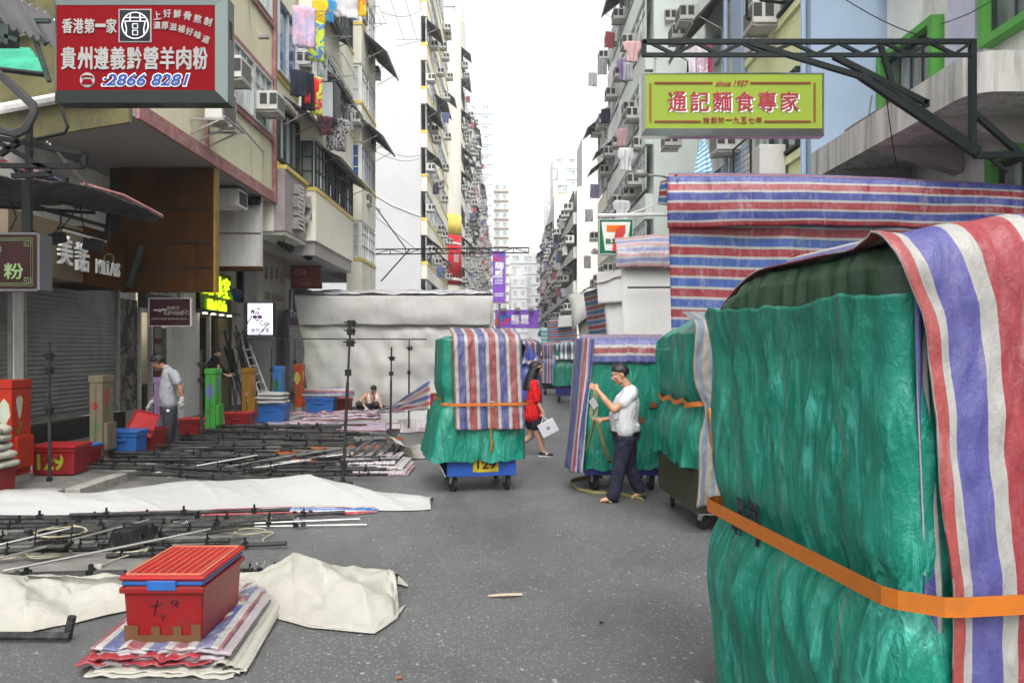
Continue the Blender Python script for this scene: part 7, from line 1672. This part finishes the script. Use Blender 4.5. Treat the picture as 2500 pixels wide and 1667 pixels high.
# ================================================================ PEOPLE
ALB = .75
def skinm(name, c):
    k = NT(name); n = k.noise(k.coord('Object'), 9, 4)
    m = k.done(k.ramp(n, [(.3, tuple(x*.85 for x in c)), (.7, tuple(min(1, x*1.1) for x in c))]), .5, k.bump(k.noise(k.coord('Object'), 60, 3), .15, .005), 0, .4)
    k.b.inputs['Subsurface Weight'].default_value = .08; k.b.inputs['Subsurface Radius'].default_value = (.01,.004,.002); return m
def fabric(name, c, sc_=7, fold=.7, c2=None):
    k = NT(name); co = k.coord('Object', (1,1,.6)); n = k.noise(co, sc_, 4, .6, 1.2, 'RIDGED_MULTIFRACTAL')
    col = k.mix(k.ramp(k.noise(co, 5, 3), [(.4, 0), (.7, .25)]), c, c2 or tuple(x*.75 for x in c))
    return k.done(col, .85, k.bump(k.noise(k.coord('Object'), 200, 2), .15, .003, k.bump(n, fold, .02)), 0, .2)
SK1, SK2, SK3 = skinm('tanned skin', (.42,.22,.13)), skinm('brown skin', (.26,.13,.075)), skinm('light skin', (.50,.29,.20))
HAIR = mat('black hair', (.012,.011,.011), .45, 0, .4, 40, .3, 80, None, 2, .5, .4, (1,1,.3))
def frame3(f, up):
    f = V(f).normalized(); up = V(up); up = (up-f*up.dot(f)).normalized(); s = f.cross(up); return Matrix((s, f, up)).transposed()
def remeshed(o, vox=.010, it=3):
    r = o.modifiers.new('merge', 'REMESH'); r.mode = 'VOXEL'; r.voxel_size = vox; r.use_smooth_shade = True
    s = o.modifiers.new('soften', 'SMOOTH'); s.factor = .5; s.iterations = it; return o
def add_head(mb, c, f, up, s=1.0):
    M = frame3(f, up); q = lambda x, y, z: V(c)+M @ V((x*s, y*s, z*s))
    mb.ball(q(0,-.012,.028), .076*s, .095*s, .088*s, 16, 12, M); mb.ball(q(0,.022,-.035), .062*s, .072*s, .075*s, 14, 10, M)
    mb.caps(q(0,.062,-.090), q(0,.052,-.082), .024*s, .03*s); mb.caps(q(-.035,.03,-.075), q(.035,.03,-.075), .026*s)
    mb.caps(q(0,.093,.012), q(0,.108,-.022), .010*s, .015*s, 8); mb.caps(q(-.012,.094,-.026), q(.012,.094,-.026), .010*s, n=8)
    mb.caps(q(-.02,.082,-.055), q(.02,.082,-.055), .010*s, n=8); mb.caps(q(-.03,.085,.028), q(.03,.085,.028), .012*s, n=8)
    for sx in (-1, 1): mb.ball(q(sx*.076,-.008,-.008), .012*s, .020*s, .033*s, 8, 6, M); mb.ball(q(sx*.04,.06,-.018), .022*s, .024*s, .02*s, 8, 6, M)
    return M, q
def face_parts(par, M, q, s=1.0):
    w_ = MB(); d = MB(); l = MB()
    for sx in (-1, 1):
        w_.ball(q(sx*.030,.080,.006), .013*s, .008*s, .0075*s, 10, 6, M); d.ball(q(sx*.030,.0865,.005), .006*s, .004*s, .006*s, 8, 5, M)
        d.caps(q(sx*.016,.094,.030), q(sx*.046,.083,.030), .0045*s, .003*s, 6)
    l.caps(q(-.02,.092,-.056), q(.02,.092,-.056), .005*s, n=6)
    w_.build('eye', WHS, par, smooth=True); d.build('eyebrow', HAIR, par, smooth=True); l.build('mouth', mat('lips', (.30,.12,.10), .5), par, smooth=True)
def add_hand(mb, wrist, d, n, curl=.5, s=1.0, thumb=1):
    """palm and five fingers; d along the hand, n out of the back of the hand, thumb +1/-1 side"""
    d = V(d).normalized(); n = V(n); n = (n-d*n.dot(d)).normalized(); sd_ = d.cross(n); w0 = V(wrist)
    mb.caps(w0, w0+d*.02*s, .024*s, .026*s, 8)
    for k, ln in zip((-1.5,-.5,.5,1.5), (.062,.075,.080,.068)):
        b = w0+d*.085*s+sd_*k*.019*s*1.0; mb.caps(w0+d*.02*s+sd_*k*.011*s, b, .014*s, .0115*s, 7)
        a1 = curl*.9; p1 = b+(d*math.cos(a1)-n*math.sin(a1))*ln*.5*s; a2 = curl*2.0; p2 = p1+(d*math.cos(a2)-n*math.sin(a2))*ln*.35*s; a3 = curl*2.8; p3 = p2+(d*math.cos(a3)-n*math.sin(a3))*ln*.25*s
        mb.caps(b, p1, .0105*s, .0095*s, 7); mb.caps(p1, p2, .0095*s, .0085*s, 7); mb.caps(p2, p3, .0085*s, .0075*s, 7)
    t0 = w0+d*.025*s+sd_*thumb*.022*s; t1 = t0+(d*.6+sd_*thumb*.7-n*.3).normalized()*.04*s; t2 = t1+(d*.9+sd_*thumb*.1-n*.45).normalized()*.032*s
    mb.caps(t0, t1, .014*s, .011*s, 7); mb.caps(t1, t2, .011*s, .009*s, 7)
def chain(mb, pts, rs):
    for i in range(len(pts)-1): mb.caps(pts[i], pts[i+1], rs[i], rs[i+1], 12)
def hair_cap(par, c, f, up, s=1.0, top=.012, fringe=.03, spike=.0):
    M = frame3(f, up); mb = MB(); n, m = 28, 14; vs = []; fs = []
    for j in range(m+1):
        for i in range(n):
            th = 2*math.pi*i/n; ff = math.sin(th)      # +1 front
            lim = (lerp(1.80, 1.05, max(0, ff)**.6) if ff > -.2 else 2.15)*(1+.06*nz(th*4, 7)); lim = lim-.22 if abs(ff) < .2 and abs(math.cos(th)) > .9 and ff > 0 else lim
            ph = lim*j/m; t_ = top*(1 if j < m else .2)*(1+.5*nz(th*2, j*.6)+spike*nz(th*5, j*1.2))
            vs.append(V(c)+M @ (V(((.078+t_)*math.sin(ph)*math.cos(th), (.098+t_)*math.sin(ph)*math.sin(th)-.012, (.092+t_)*math.cos(ph)+.028))*s))
    for j in range(m):
        for i in range(n): fs.append((j*n+i, (j+1)*n+i, (j+1)*n+(i+1) % n, j*n+(i+1) % n))
    mb.add(vs, fs); o = mb.build('hair', HAIR, par, smooth=True); solid(o, .012*s, 0); return o
def shoe(par, heel, toe, m, sole, w_=.042, strap=None):
    heel, toe = V(heel), V(toe); d = (toe-heel); L = d.length; d.normalize(); up = V((0,0,1)); up = (up-d*up.dot(d)).normalized(); sd_ = d.cross(up)
    def rg(r, ws, hs, z0): return r
    mb = MB(); mb.caps(heel+up*.045, heel+d*L*.45+up*.042, w_*.95, w_*.9); mb.caps(heel+d*L*.45+up*.042, toe-d*.045+up*.032, w_*.95, w_*.72)
    o = remeshed(mb.build('shoe', m, par, smooth=True), .009, 2)
    mb = MB(); mb.poly([heel-d*.03-sd_*w_*.7, heel-d*.045, heel-d*.03+sd_*w_*.7, heel+d*L*.6+sd_*w_*1.05, toe-d*.02+sd_*w_*.6, toe, toe-d*.02-sd_*w_*.6, heel+d*L*.6-sd_*w_*1.05], up*.022); s = mb.build('sole', sole, o)
    if strap: mb = MB(); mb.path([heel+d*L*.35+sd_*w_*.9+up*.04, heel+d*L*.55+sd_*w_*.5+up*.07, toe-d*.08+up*.05], .012, 6); mb.build('logo', strap, o)
    return o
# ---- man in white shirt
d = 9.45; Q = lambda px, py, dy=0.0: P(px, py, d+dy)
t = thing('person', 'man in a white T-shirt and navy trousers gathering a khaki strap, wearing flip-flops', 'person', G(1520, 1222))
hc = Q(1513, 914); hf, hu = V((-.90,-.18,-.30)), V((-.30,-.05,.95))
body = MB(); M_, q_ = add_head(body, hc, hf, hu, 1.04)
neck = Q(1530, 940, .0); chain(body, [Q(1520, 925), neck, Q(1536, 956)], [.055,.058,.07])
shN, shF = Q(1540, 962, -.17), Q(1538, 962, .19)
elN, haN = Q(1499, 1000, -.20), Q(1457, 955, -.12); elF, haF = Q(1520, 1018, .20), Q(1473, 1024, .10)
chain(body, [shN, Q(1520, 984, -.19), elN], [.062,.054,.046]); chain(body, [elN, Q(1478, 977, -.17), haN+V((.02,0,0))], [.046,.042,.028])
chain(body, [shF, elF], [.06,.045]); chain(body, [elF, haF], [.044,.028])
add_hand(body, haN+V((.02,0,-.0)), V((-.7,0,.55)), V((-.3,-.9,.2)), .75, 1.05, 1); add_hand(body, haF, V((-.95,-.1,.1)), V((0,-.5,.8)), .7, 1.05, -1)
chain(body, [Q(1536, 965), Q(1530, 1010), Q(1528, 1055)], [.11,.13,.13])
hipN, hipF = Q(1527, 1072, -.08), Q(1532, 1072, .09)
knN, anN = Q(1512, 1140, -.10), Q(1497, 1204, -.10); knF, anF = Q(1537, 1138, .10), Q(1563, 1196, .12)
chain(body, [hipN, knN, anN], [.09,.06,.042]); chain(body, [hipF, knF, anF], [.09,.06,.042])
chain(body, [anN, Q(1488, 1218, -.10), Q(1470, 1221, -.10)], [.04,.034,.026]); chain(body, [Q(1568, 1200, .12), Q(1553, 1210, .12), Q(1545, 1214, .12)], [.04,.034,.026])
for k in range(4): body.caps(Q(1470, 1221, -.10)+V((0,-.03+.02*k,0)), Q(1465, 1223, -.10)+V((.004*k,-.03+.02*k,-.005)), .011, .009, 6)
remeshed(body.build('body', SK1, t, smooth=True), .0095)
face_parts(t, M_, q_, 1.04); hair_cap(t, hc, hf, hu, 1.03, .010, .03, 1.0)
sh = MB(); chain(sh, [Q(1537, 958), Q(1530, 985), Q(1522, 1018), Q(1526, 1046)], [.105,.165,.185,.165])
for k, dy in ((0, -.10), (1, .12)): chain(sh, [Q(1538, 962, dy), Q(1530, 990, dy*1.1), Q(1524, 1020, dy*.9), Q(1527, 1046, dy*.9)], [.10,.135,.14,.135])
chain(sh, [shN, Q(1524, 982, -.20)], [.085,.078]); chain(sh, [shF, Q(1527, 992, .20)], [.085,.075])
sh.tube(Q(1527, 1035), Q(1527.5, 1054), .185, .178, 20)
WSH = fabric('white cotton', (.52,.52,.53), 5, .3, (.46,.47,.50)); remeshed(sh.build('shirt', WSH, t, smooth=True), .012, 4)
mb = MB(); mb.path([q_(.05*math.cos(a*.524), .05*math.sin(a*.524)-.03, -.125) for a in range(13)], .012, 6); mb.build('collar', WSH, t, smooth=True)
mb = MB(); mb.obox(Q(1504, 1014, -.20), (.03,-.01,0), (.0,.002,.04), (.004,.01,0)); mb.build('print', mat('grey print', (.42,.42,.43), .8), t)
NAVY = fabric('navy trousers', (.018,.019,.036), 6, .7)
tr = MB(); chain(tr, [hipN+V((0,.04,.06)), hipN, knN, Q(1503, 1190, -.10), Q(1497, 1208, -.10)], [.135,.125,.088,.082,.088]); chain(tr, [hipF+V((0,-.04,.06)), hipF, knF, Q(1555, 1182, .12), Q(1562, 1190, .12)], [.135,.125,.088,.082,.082])
tr.tube(Q(1527.5, 1052), Q(1529, 1075), .165, .17, 18)
remeshed(tr.build('trousers', NAVY, t, smooth=True), .012, 3)
mb = MB(); c = Q(1527.5, 1054); mb.path([c+V((.180*math.cos(a*.524), .178*math.sin(a*.524), 0)) for a in range(13)], .020, 6); mb.build('belt', BLKST, t)
for (a, b, k) in ((Q(1510, 1223, -.10), Q(1463, 1227, -.10), 0), (Q(1577, 1209, .12), Q(1541, 1221, .12), 1)):
    dd = (b-a).normalized(); s_ = V((-dd.y, dd.x, 0)).normalized(); mb = MB(); mb.poly([a-s_*.035, a+s_*.035, a.lerp(b, .6)+s_*.047, b+s_*.03, b-s_*.03, a.lerp(b, .6)-s_*.047], (0,0,-.02)); o = mb.build('sandal', BLKST, t, bevel=.004)
    mb = MB(); m0 = a.lerp(b, .70)+V((0,0,.045)); mb.path([a.lerp(b, .38)+s_*.045, m0, a.lerp(b, .38)-s_*.045], .012, 6); mb.build('thong', mat('patterned sandal strap', (.25,.22,.18), .6, 0, .8, 60), o)
t = thing('ratchet_strap', 'loop of khaki webbing held by the man in white and trailing to the ground', 'strap', Q(1450, 1000)); mb = MB()
def ribbon(mb, pts, wv, n=6):
    L = len(pts)-1
    def fn(u, v):
        x = u*L; i = min(L-1, int(x)); f = x-i; p = V(pts[i]).lerp(V(pts[i+1]), f); return p+V(wv)*(v-.5)
    mb.grid(fn, L*n, 1, 1, .05)
for k in range(5):
    a = [Q(1452+2*k, 953+2*k, -.16), Q(1444+2*k, 985, -.18), Q(1440+1.5*k, 1010, -.18), Q(1446, 1022-1.5*k, -.17), Q(1456-1.2*k, 1020, -.15), Q(1459-k, 1005, -.14), Q(1456, 975, -.14), Q(1453, 953, -.15)]; ribbon(mb, a, (.02,.065,.012))
o = mb.build('loop', KHL, t, smooth=True); solid(o, .004); mb = MB()
ribbon(mb, [Q(1456, 1025, -.15), Q(1463, 1050, -.12), Q(1475, 1090, -.05), Q(1490, 1130, .1)], (.045,.01,0)); ribbon(mb, [Q(1452, 1025, -.12), Q(1440, 1070, -.08), Q(1432, 1100, -.05)], (.03,.03,0)); o = mb.build('tail', KHA, t, smooth=True); solid(o, .004)
mb = MB(); ribbon(mb, [G(1470, 1162, .02), G(1430, 1165, .02), G(1395, 1172, .03), G(1392, 1180, .05), G(1410, 1194, .03), G(1450, 1203, .02), G(1500, 1204, .02), G(1540, 1212, .02), G(1570, 1220, .02)], (0,.02,.05)); o = mb.build('ground_loop', KHA, t, smooth=True); solid(o, .004)
mb = MB(); mb.obox(Q(1449, 985, -.2), (.03,0,.03), (0,.02,0), (-.03,0,.05)); mb.tube(Q(1446, 972, -.2), Q(1451, 1000, -.2), .012, n=6); mb.build('ratchet', STEEL, t, bevel=.004)
# ---- woman in red
d = 13.4; t = thing('person', 'woman with long dark hair in a red top, walking with a white bag', 'person', G(1320, 1112))
hc = Q(1308, 900); hf, hu = V((.96,-.20,-.02)), V((.03,0,1)); body = MB(); M_, q_ = add_head(body, hc, hf, hu, .98)
chain(body, [Q(1306, 908), Q(1302, 926)], [.048,.055])
shN, shF = Q(1303, 940, -.15), Q(1303, 940, .16); elN, haN = Q(1311, 978, -.19), Q(1325, 1006, -.19); elF, haF = Q(1300, 978, .2), Q(1308, 1005, .2)
chain(body, [shN, elN, haN], [.048,.04,.027]); chain(body, [shF, elF, haF], [.048,.04,.027]); chain(body, [Q(1302, 935), Q(1302, 975), Q(1301, 1015)], [.10,.115,.13])
add_hand(body, haN, V((.15,0,-1)), V((.2,-1,0)), .7, .95, 1); add_hand(body, haF, V((.1,0,-1)), V((0,1,0)), .5, .95, -1)
hipN, hipF = Q(1305, 1022, -.07), Q(1299, 1022, .08); knN, anN = Q(1313, 1062, -.08), Q(1325, 1100, -.08); knF, anF = Q(1298, 1062, .09), Q(1268, 1085, .1)
chain(body, [hipN, knN, Q(1321, 1082, -.08), anN], [.10,.062,.055,.036]); chain(body, [hipF, knF, Q(1284, 1074, .09), anF], [.10,.062,.055,.036])
chain(body, [anN, Q(1334, 1109, -.08)], [.034,.03]); remeshed(body.build('body', SK3, t, smooth=True), .010); face_parts(t, M_, q_, .98); hair_cap(t, hc, hf, hu, .98, .014)
mb = MB()
def lh(u, v):
    a = R(lerp(70, 330, u)); r = .088+.03*v; c = hc.lerp(Q(1293, 950), v); c = c+V((-.05*v*(1-v)*2, 0, 0))
    return c+V((math.cos(a+.35)*r*(1.0+.15*nz(u*12, v*2)), math.sin(a+.35)*r*(1.1+.3*v), .03-.04*v+.02*nz(u*9, 4)*v))
mb.grid(lh, 40, 20); o = mb.build('long_hair', HAIR, t, smooth=True); solid(o, .02)
REDT = fabric('red knit', (.55,.012,.014), 8, .5); sh = MB()
for dy in (-.09, .10): chain(sh, [Q(1302, 938, dy), Q(1305, 962, dy), Q(1301, 990, dy), Q(1300, 1014, dy)], [.095,.13,.125,.145])
chain(sh, [shN, Q(1308, 968, -.19), Q(1311, 978, -.19)], [.07,.066,.062]); chain(sh, [shF, elF], [.07,.06]); sh.tube(Q(1300, 1000), Q(1300, 1024), .165, .185, 18); remeshed(sh.build('top', REDT, t, smooth=True), .012, 3)
tr = MB(); chain(tr, [hipN, Q(1308, 1036, -.08)], [.135,.12]); chain(tr, [hipF, Q(1299, 1036, .09)], [.135,.12]); tr.tube(Q(1301, 1014), Q(1301, 1026), .15, .16, 16); remeshed(tr.build('shorts', NAVY, t, smooth=True), .012, 3)
WRUB = mat('white rubber sole', (.70,.70,.68), .5); BSH = fabric('black shoe mesh', (.02,.02,.022), 12, .3)
shoe(t, Q(1319, 1109, -.08)-V((0,0,.035)), Q(1353, 1112, -.08)-V((0,0,.03)), BSH, WRUB, .042, WRUB); a = Q(1262, 1085, .1); shoe(t, a+V((-.02,0,.05)), a+V((.10,0,-.16)), BSH, WRUB, .042)
t = thing('paper_bag', 'white paper carrier bag in the hand of the woman in red', 'bag', Q(1340, 1045, -.2)); mb = MB()
c = Q(1338, 1044, -.2); ux = V((.135,0,.07)); uz = V((-.055,0,.105)); mb.obox(c, ux, (0,.05,0), uz); mb.build('sack', mat('white paper', (.72,.72,.78), .6, 0, .04, 6), t, bevel=.003)
mb = MB()
for dy in (-.04, .04): mb.path([c+uz-ux*.5+V((0,dy,0)), haN+V((.005,dy*.4,-.09)), c+uz+ux*.4+V((0,dy,0))], .004, 5)
mb.build('cord_handle', WHS, t); mb = MB(); mb.obox(c+V((0,-.0515,0)), ux*.22, (0,.001,0), uz*.22); mb.build('print', mat('grey bag print', (.30,.30,.34), .6), t)
# ---- man in grey polo
d = 13.6; t = thing('person', 'man in a grey polo shirt and work gloves bending to a red box lid', 'person', G(410, 1107, .13))
hc = Q(386, 885); hf, hu = V((-.80,-.22,-.55)), V((-.52,-.1,.82)); body = MB(); M_, q_ = add_head(body, hc, hf, hu, 1.04); chain(body, [Q(394, 892), Q(408, 902)], [.056,.066])
shN, shF = Q(424, 914, -.18), Q(404, 922, .20); elN, haN = Q(441, 950, -.22), Q(444, 978, -.22); elF, haF = Q(388, 958, .22), Q(368, 984, .1)
chain(body, [shN, elN, haN], [.062,.05,.032]); chain(body, [shF, elF, haF], [.06,.046,.032]); chain(body, [Q(412, 915), Q(412, 955), Q(412, 1000)], [.12,.13,.13])
hipN, hipF = Q(415, 1000, -.09), Q(408, 1000, .09); knN, anN = Q(410, 1050, -.09), Q(407, 1094, -.06); knF, anF = Q(424, 1050, .10), Q(432, 1090, .14)
chain(body, [hipN, knN, anN], [.09,.06,.042]); chain(body, [hipF, knF, anF], [.09,.06,.042]); remeshed(body.build('body', SK2, t, smooth=True), .010); face_parts(t, M_, q_, 1.04); hair_cap(t, hc, hf, hu, 1.06, .026, .03, .9)
gl = MB(); add_hand(gl, haN+V((0,0,.03)), V((.1,0,-1)), V((.8,-.6,0)), .5, 1.2, 1); gl.caps(haN+V((0,0,.05)), haN, .042, .042); remeshed(gl.build('glove', mat('white work glove', (.50,.49,.48), .9, 0, .1, 8), t, smooth=True), .010, 2)
gl = MB(); add_hand(gl, haF, V((-.6,-.1,-.7)), V((-.6,-.5,.5)), .6, 1.2, -1); gl.caps(haF+V((.04,0,.03)), haF, .042, .042); remeshed(gl.build('glove', mat('white work glove worn', (.45,.44,.43), .9, 0, .1, 8), t, smooth=True), .010, 2)
GRY = fabric('grey marl polo', (.29,.30,.32), 7, .5); sh = MB()
for dy in (-.10, .11): chain(sh, [Q(412, 912, dy), Q(410, 940, dy), Q(409, 968, dy), Q(413, 982, dy)], [.115,.145,.148,.14])
chain(sh, [Q(410, 905), Q(413, 925)], [.09,.12]); chain(sh, [shN, Q(433, 932, -.22)], [.09,.078]); chain(sh, [shF, Q(398, 940, .22)], [.088,.075]); sh.tube(Q(411, 970), Q(414, 990), .18, .182, 18); remeshed(sh.build('polo_shirt', GRY, t, smooth=True), .012, 3)
mb = MB(); mb.path([Q(399, 899, -.09), Q(408, 893, -.05), Q(413, 896, .03)], .022, 6); mb.build('collar', fabric('white green collar', (.40,.44,.41), 9, .2), t, smooth=True)
CHC = fabric('charcoal trousers', (.045,.045,.055), 6, .6); tr = MB(); chain(tr, [Q(414, 988, -.06), hipN, knN, Q(408, 1085, -.06)], [.13,.13,.095,.082]); chain(tr, [Q(412, 988, .06), hipF, knF, Q(431, 1082, .14)], [.13,.13,.095,.082]); remeshed(tr.build('trousers', CHC, t, smooth=True), .012, 3)
mb = MB(); mb.obox(Q(410, 1002, -.215), (.022,0,0), (0,.002,0), (0,0,.02)); mb.build('print', WHS, t)
MRS = fabric('maroon suede', (.12,.02,.03), 10, .3); a = Q(410, 1104, -.06); shoe(t, V((a.x,a.y,.14)), V((Q(381, 1107, -.06).x, a.y-.05, .14)), MRS, WRUB, .045, WHS); a = Q(436, 1100, .14); shoe(t, V((a.x,a.y,.14)), V((a.x-.15,a.y-.14,.14)), MRS, WRUB, .045)
# ---- crouching man
d = 22.4; t = thing('person', 'crouching bare-chested man with a white towel round his neck, sorting poles', 'person', G(900, 1006))
hc = Q(912, 951); hf, hu = V((-.12,-.75,-.62)), V((.0,-.5,.84)); body = MB(); M_, q_ = add_head(body, hc, hf, hu, 1.0)
chain(body, [Q(911, 958, .08), Q(907, 966, .12)], [.06,.075]); shL, shR = Q(891, 966, .12), Q(922, 966, .12); elL, haL = Q(880, 979, -.15), Q(893, 995, -.42); elR, haR = Q(927, 982, -.1), Q(933, 998, -.35)
chain(body, [shL, elL, haL], [.065,.05,.032]); chain(body, [shR, elR, haR], [.065,.05,.032]); chain(body, [Q(906, 968, .12), Q(904, 980, .14), Q(902, 992, .2)], [.15,.155,.15]); chain(body, [shL, shR], [.085,.085])
add_hand(body, haR, V((.1,-.3,-.9)), V((.8,-.5,0)), .6, 1.0, -1)
kL, kR, hp = Q(875, 986, -.38), Q(919, 986, -.38), Q(902, 996, .28)
for k_, x in ((kL, 880), (kR, 916)): chain(body, [hp, k_, Q(x, 1003, -.05)], [.11,.068,.045])
remeshed(body.build('body', SK1, t, smooth=True), .011); face_parts(t, M_, q_); hair_cap(t, hc, hf, hu, 1.0, .010)
tr = MB()
for k_, x in ((kL, 880), (kR, 916)): chain(tr, [hp, k_], [.145,.092]); chain(tr, [k_, Q(x, 1002, -.05)], [.09,.07])
tr.caps(Q(895, 994, .28), Q(909, 994, .28), .15); remeshed(tr.build('trousers', CHC, t, smooth=True), .013, 3)
gl = MB(); add_hand(gl, haL+V((-.01,0,.01)), V((.5,-.5,-.6)), V((0,-.8,.5)), .6, 1.2, 1); remeshed(gl.build('glove', mat('grey work glove', (.55,.55,.56), .9), t, smooth=True), .010, 2)
mb = MB()
for s, (a, b, c) in ((-1, ((903, 960), (900, 972), (902, 985))), (1, ((917, 960), (921, 972), (917, 984)))): ribbon(mb, [Q(910, 957, .16), Q(*a, .04), Q(*b, -.08), Q(*c, -.10)], (.09,.02,0))
o = mb.build('towel', mat('white towel', (.62,.58,.57), .95, 0, .1, 20), t, smooth=True); solid(o, .025)
for x in (880, 916): a = G(x, 1006, .0); shoe(t, a+V((0,.10,0)), a+V((0,-.16,0)), BSH, WRUB, .045)
# ---- man in black
d = 19.2; t = thing('person', 'man in a black long-sleeved top standing behind the green cabinet', 'person', V((Q(528, 900).x, d, .13)))
hc = Q(529, 862); hf, hu = V((.9,.1,-.35)), V((.33,0,.94)); body = MB(); M_, q_ = add_head(body, hc, hf, hu, 1.02); x0_ = hc.x
chain(body, [Q(527, 869), Q(524, 878)], [.056,.062]); z_ = lambda x, y, z: V((x0_+x, d+y, z))
hp = z_(-.06, 0, 1.0); chain(body, [Q(524, 880), z_(-.05,0,1.3), hp], [.12,.13,.13])
shN, shF, elN, elF, hN, hF = z_(-.10,-.18,1.5), z_(-.05,.18,1.5), z_(.10,-.2,1.28), z_(.12,.2,1.28), z_(.30,-.12,1.22), z_(.30,.12,1.24)
chain(body, [shN, elN, hN], [.055,.045,.03]); chain(body, [shF, elF, hF], [.055,.045,.03]); add_hand(body, hN, V((1,0,0)), V((0,-.6,.7)), .6, 1, 1); add_hand(body, hF, V((1,0,0)), V((0,.6,.7)), .6, 1, -1)
for s in (-1, 1): chain(body, [hp+V((0,s*.09,-.05)), z_(-.05,s*.1,.62), z_(-.06,s*.11,.20), z_(.05,s*.11,.17)], [.09,.06,.042,.035])
remeshed(body.build('body', SK3, t, smooth=True), .011); face_parts(t, M_, q_); hair_cap(t, hc, hf, hu, 1.02, .016)
BKT = fabric('black knit', (.012,.012,.016), 7, .5); sh = MB()
for dy in (-.1, .1): chain(sh, [z_(-.08,dy,1.5), z_(-.06,dy,1.25), z_(-.06,dy,1.02)], [.115,.13,.125])
chain(sh, [Q(525, 879, -.09), Q(525, 879, .09)], [.12,.12]); chain(sh, [Q(526, 876), Q(524, 884)], [.085,.14]); chain(sh, [shN, elN, hN-V((.05,0,0))], [.08,.062,.048]); chain(sh, [shF, elF, hF-V((.05,0,0))], [.08,.062,.048]); remeshed(sh.build('jumper', BKT, t, smooth=True), .012, 3)
tr = MB()
for s in (-1, 1): chain(tr, [hp+V((0,s*.08,0)), z_(-.05,s*.1,.62), z_(-.06,s*.11,.22)], [.13,.09,.075])
remeshed(tr.build('trousers', NAVY, t, smooth=True), .012, 3)
for s in (-1, 1): shoe(t, z_(-.08,s*.11,.13), z_(.18,s*.11,.13), BSH, WRUB, .045)
# ================================================================ AIR
k = NT('street haze'); k.t.nodes.remove(k.b); pv = k.n('VolumePrincipled'); pv.inputs['Color'].default_value = (.97,.98,1,1); pv.inputs['Density'].default_value = .0007; pv.inputs['Anisotropy'].default_value = .3
k.l(pv.outputs[0], [n for n in k.t.nodes if n.type == 'OUTPUT_MATERIAL'][0].inputs['Volume'])
mb = MB(); mb.box(-40, 40, -8, 330, -1, 84); hz = mb.build('haze', k.m); hz['kind'] = 'stuff'
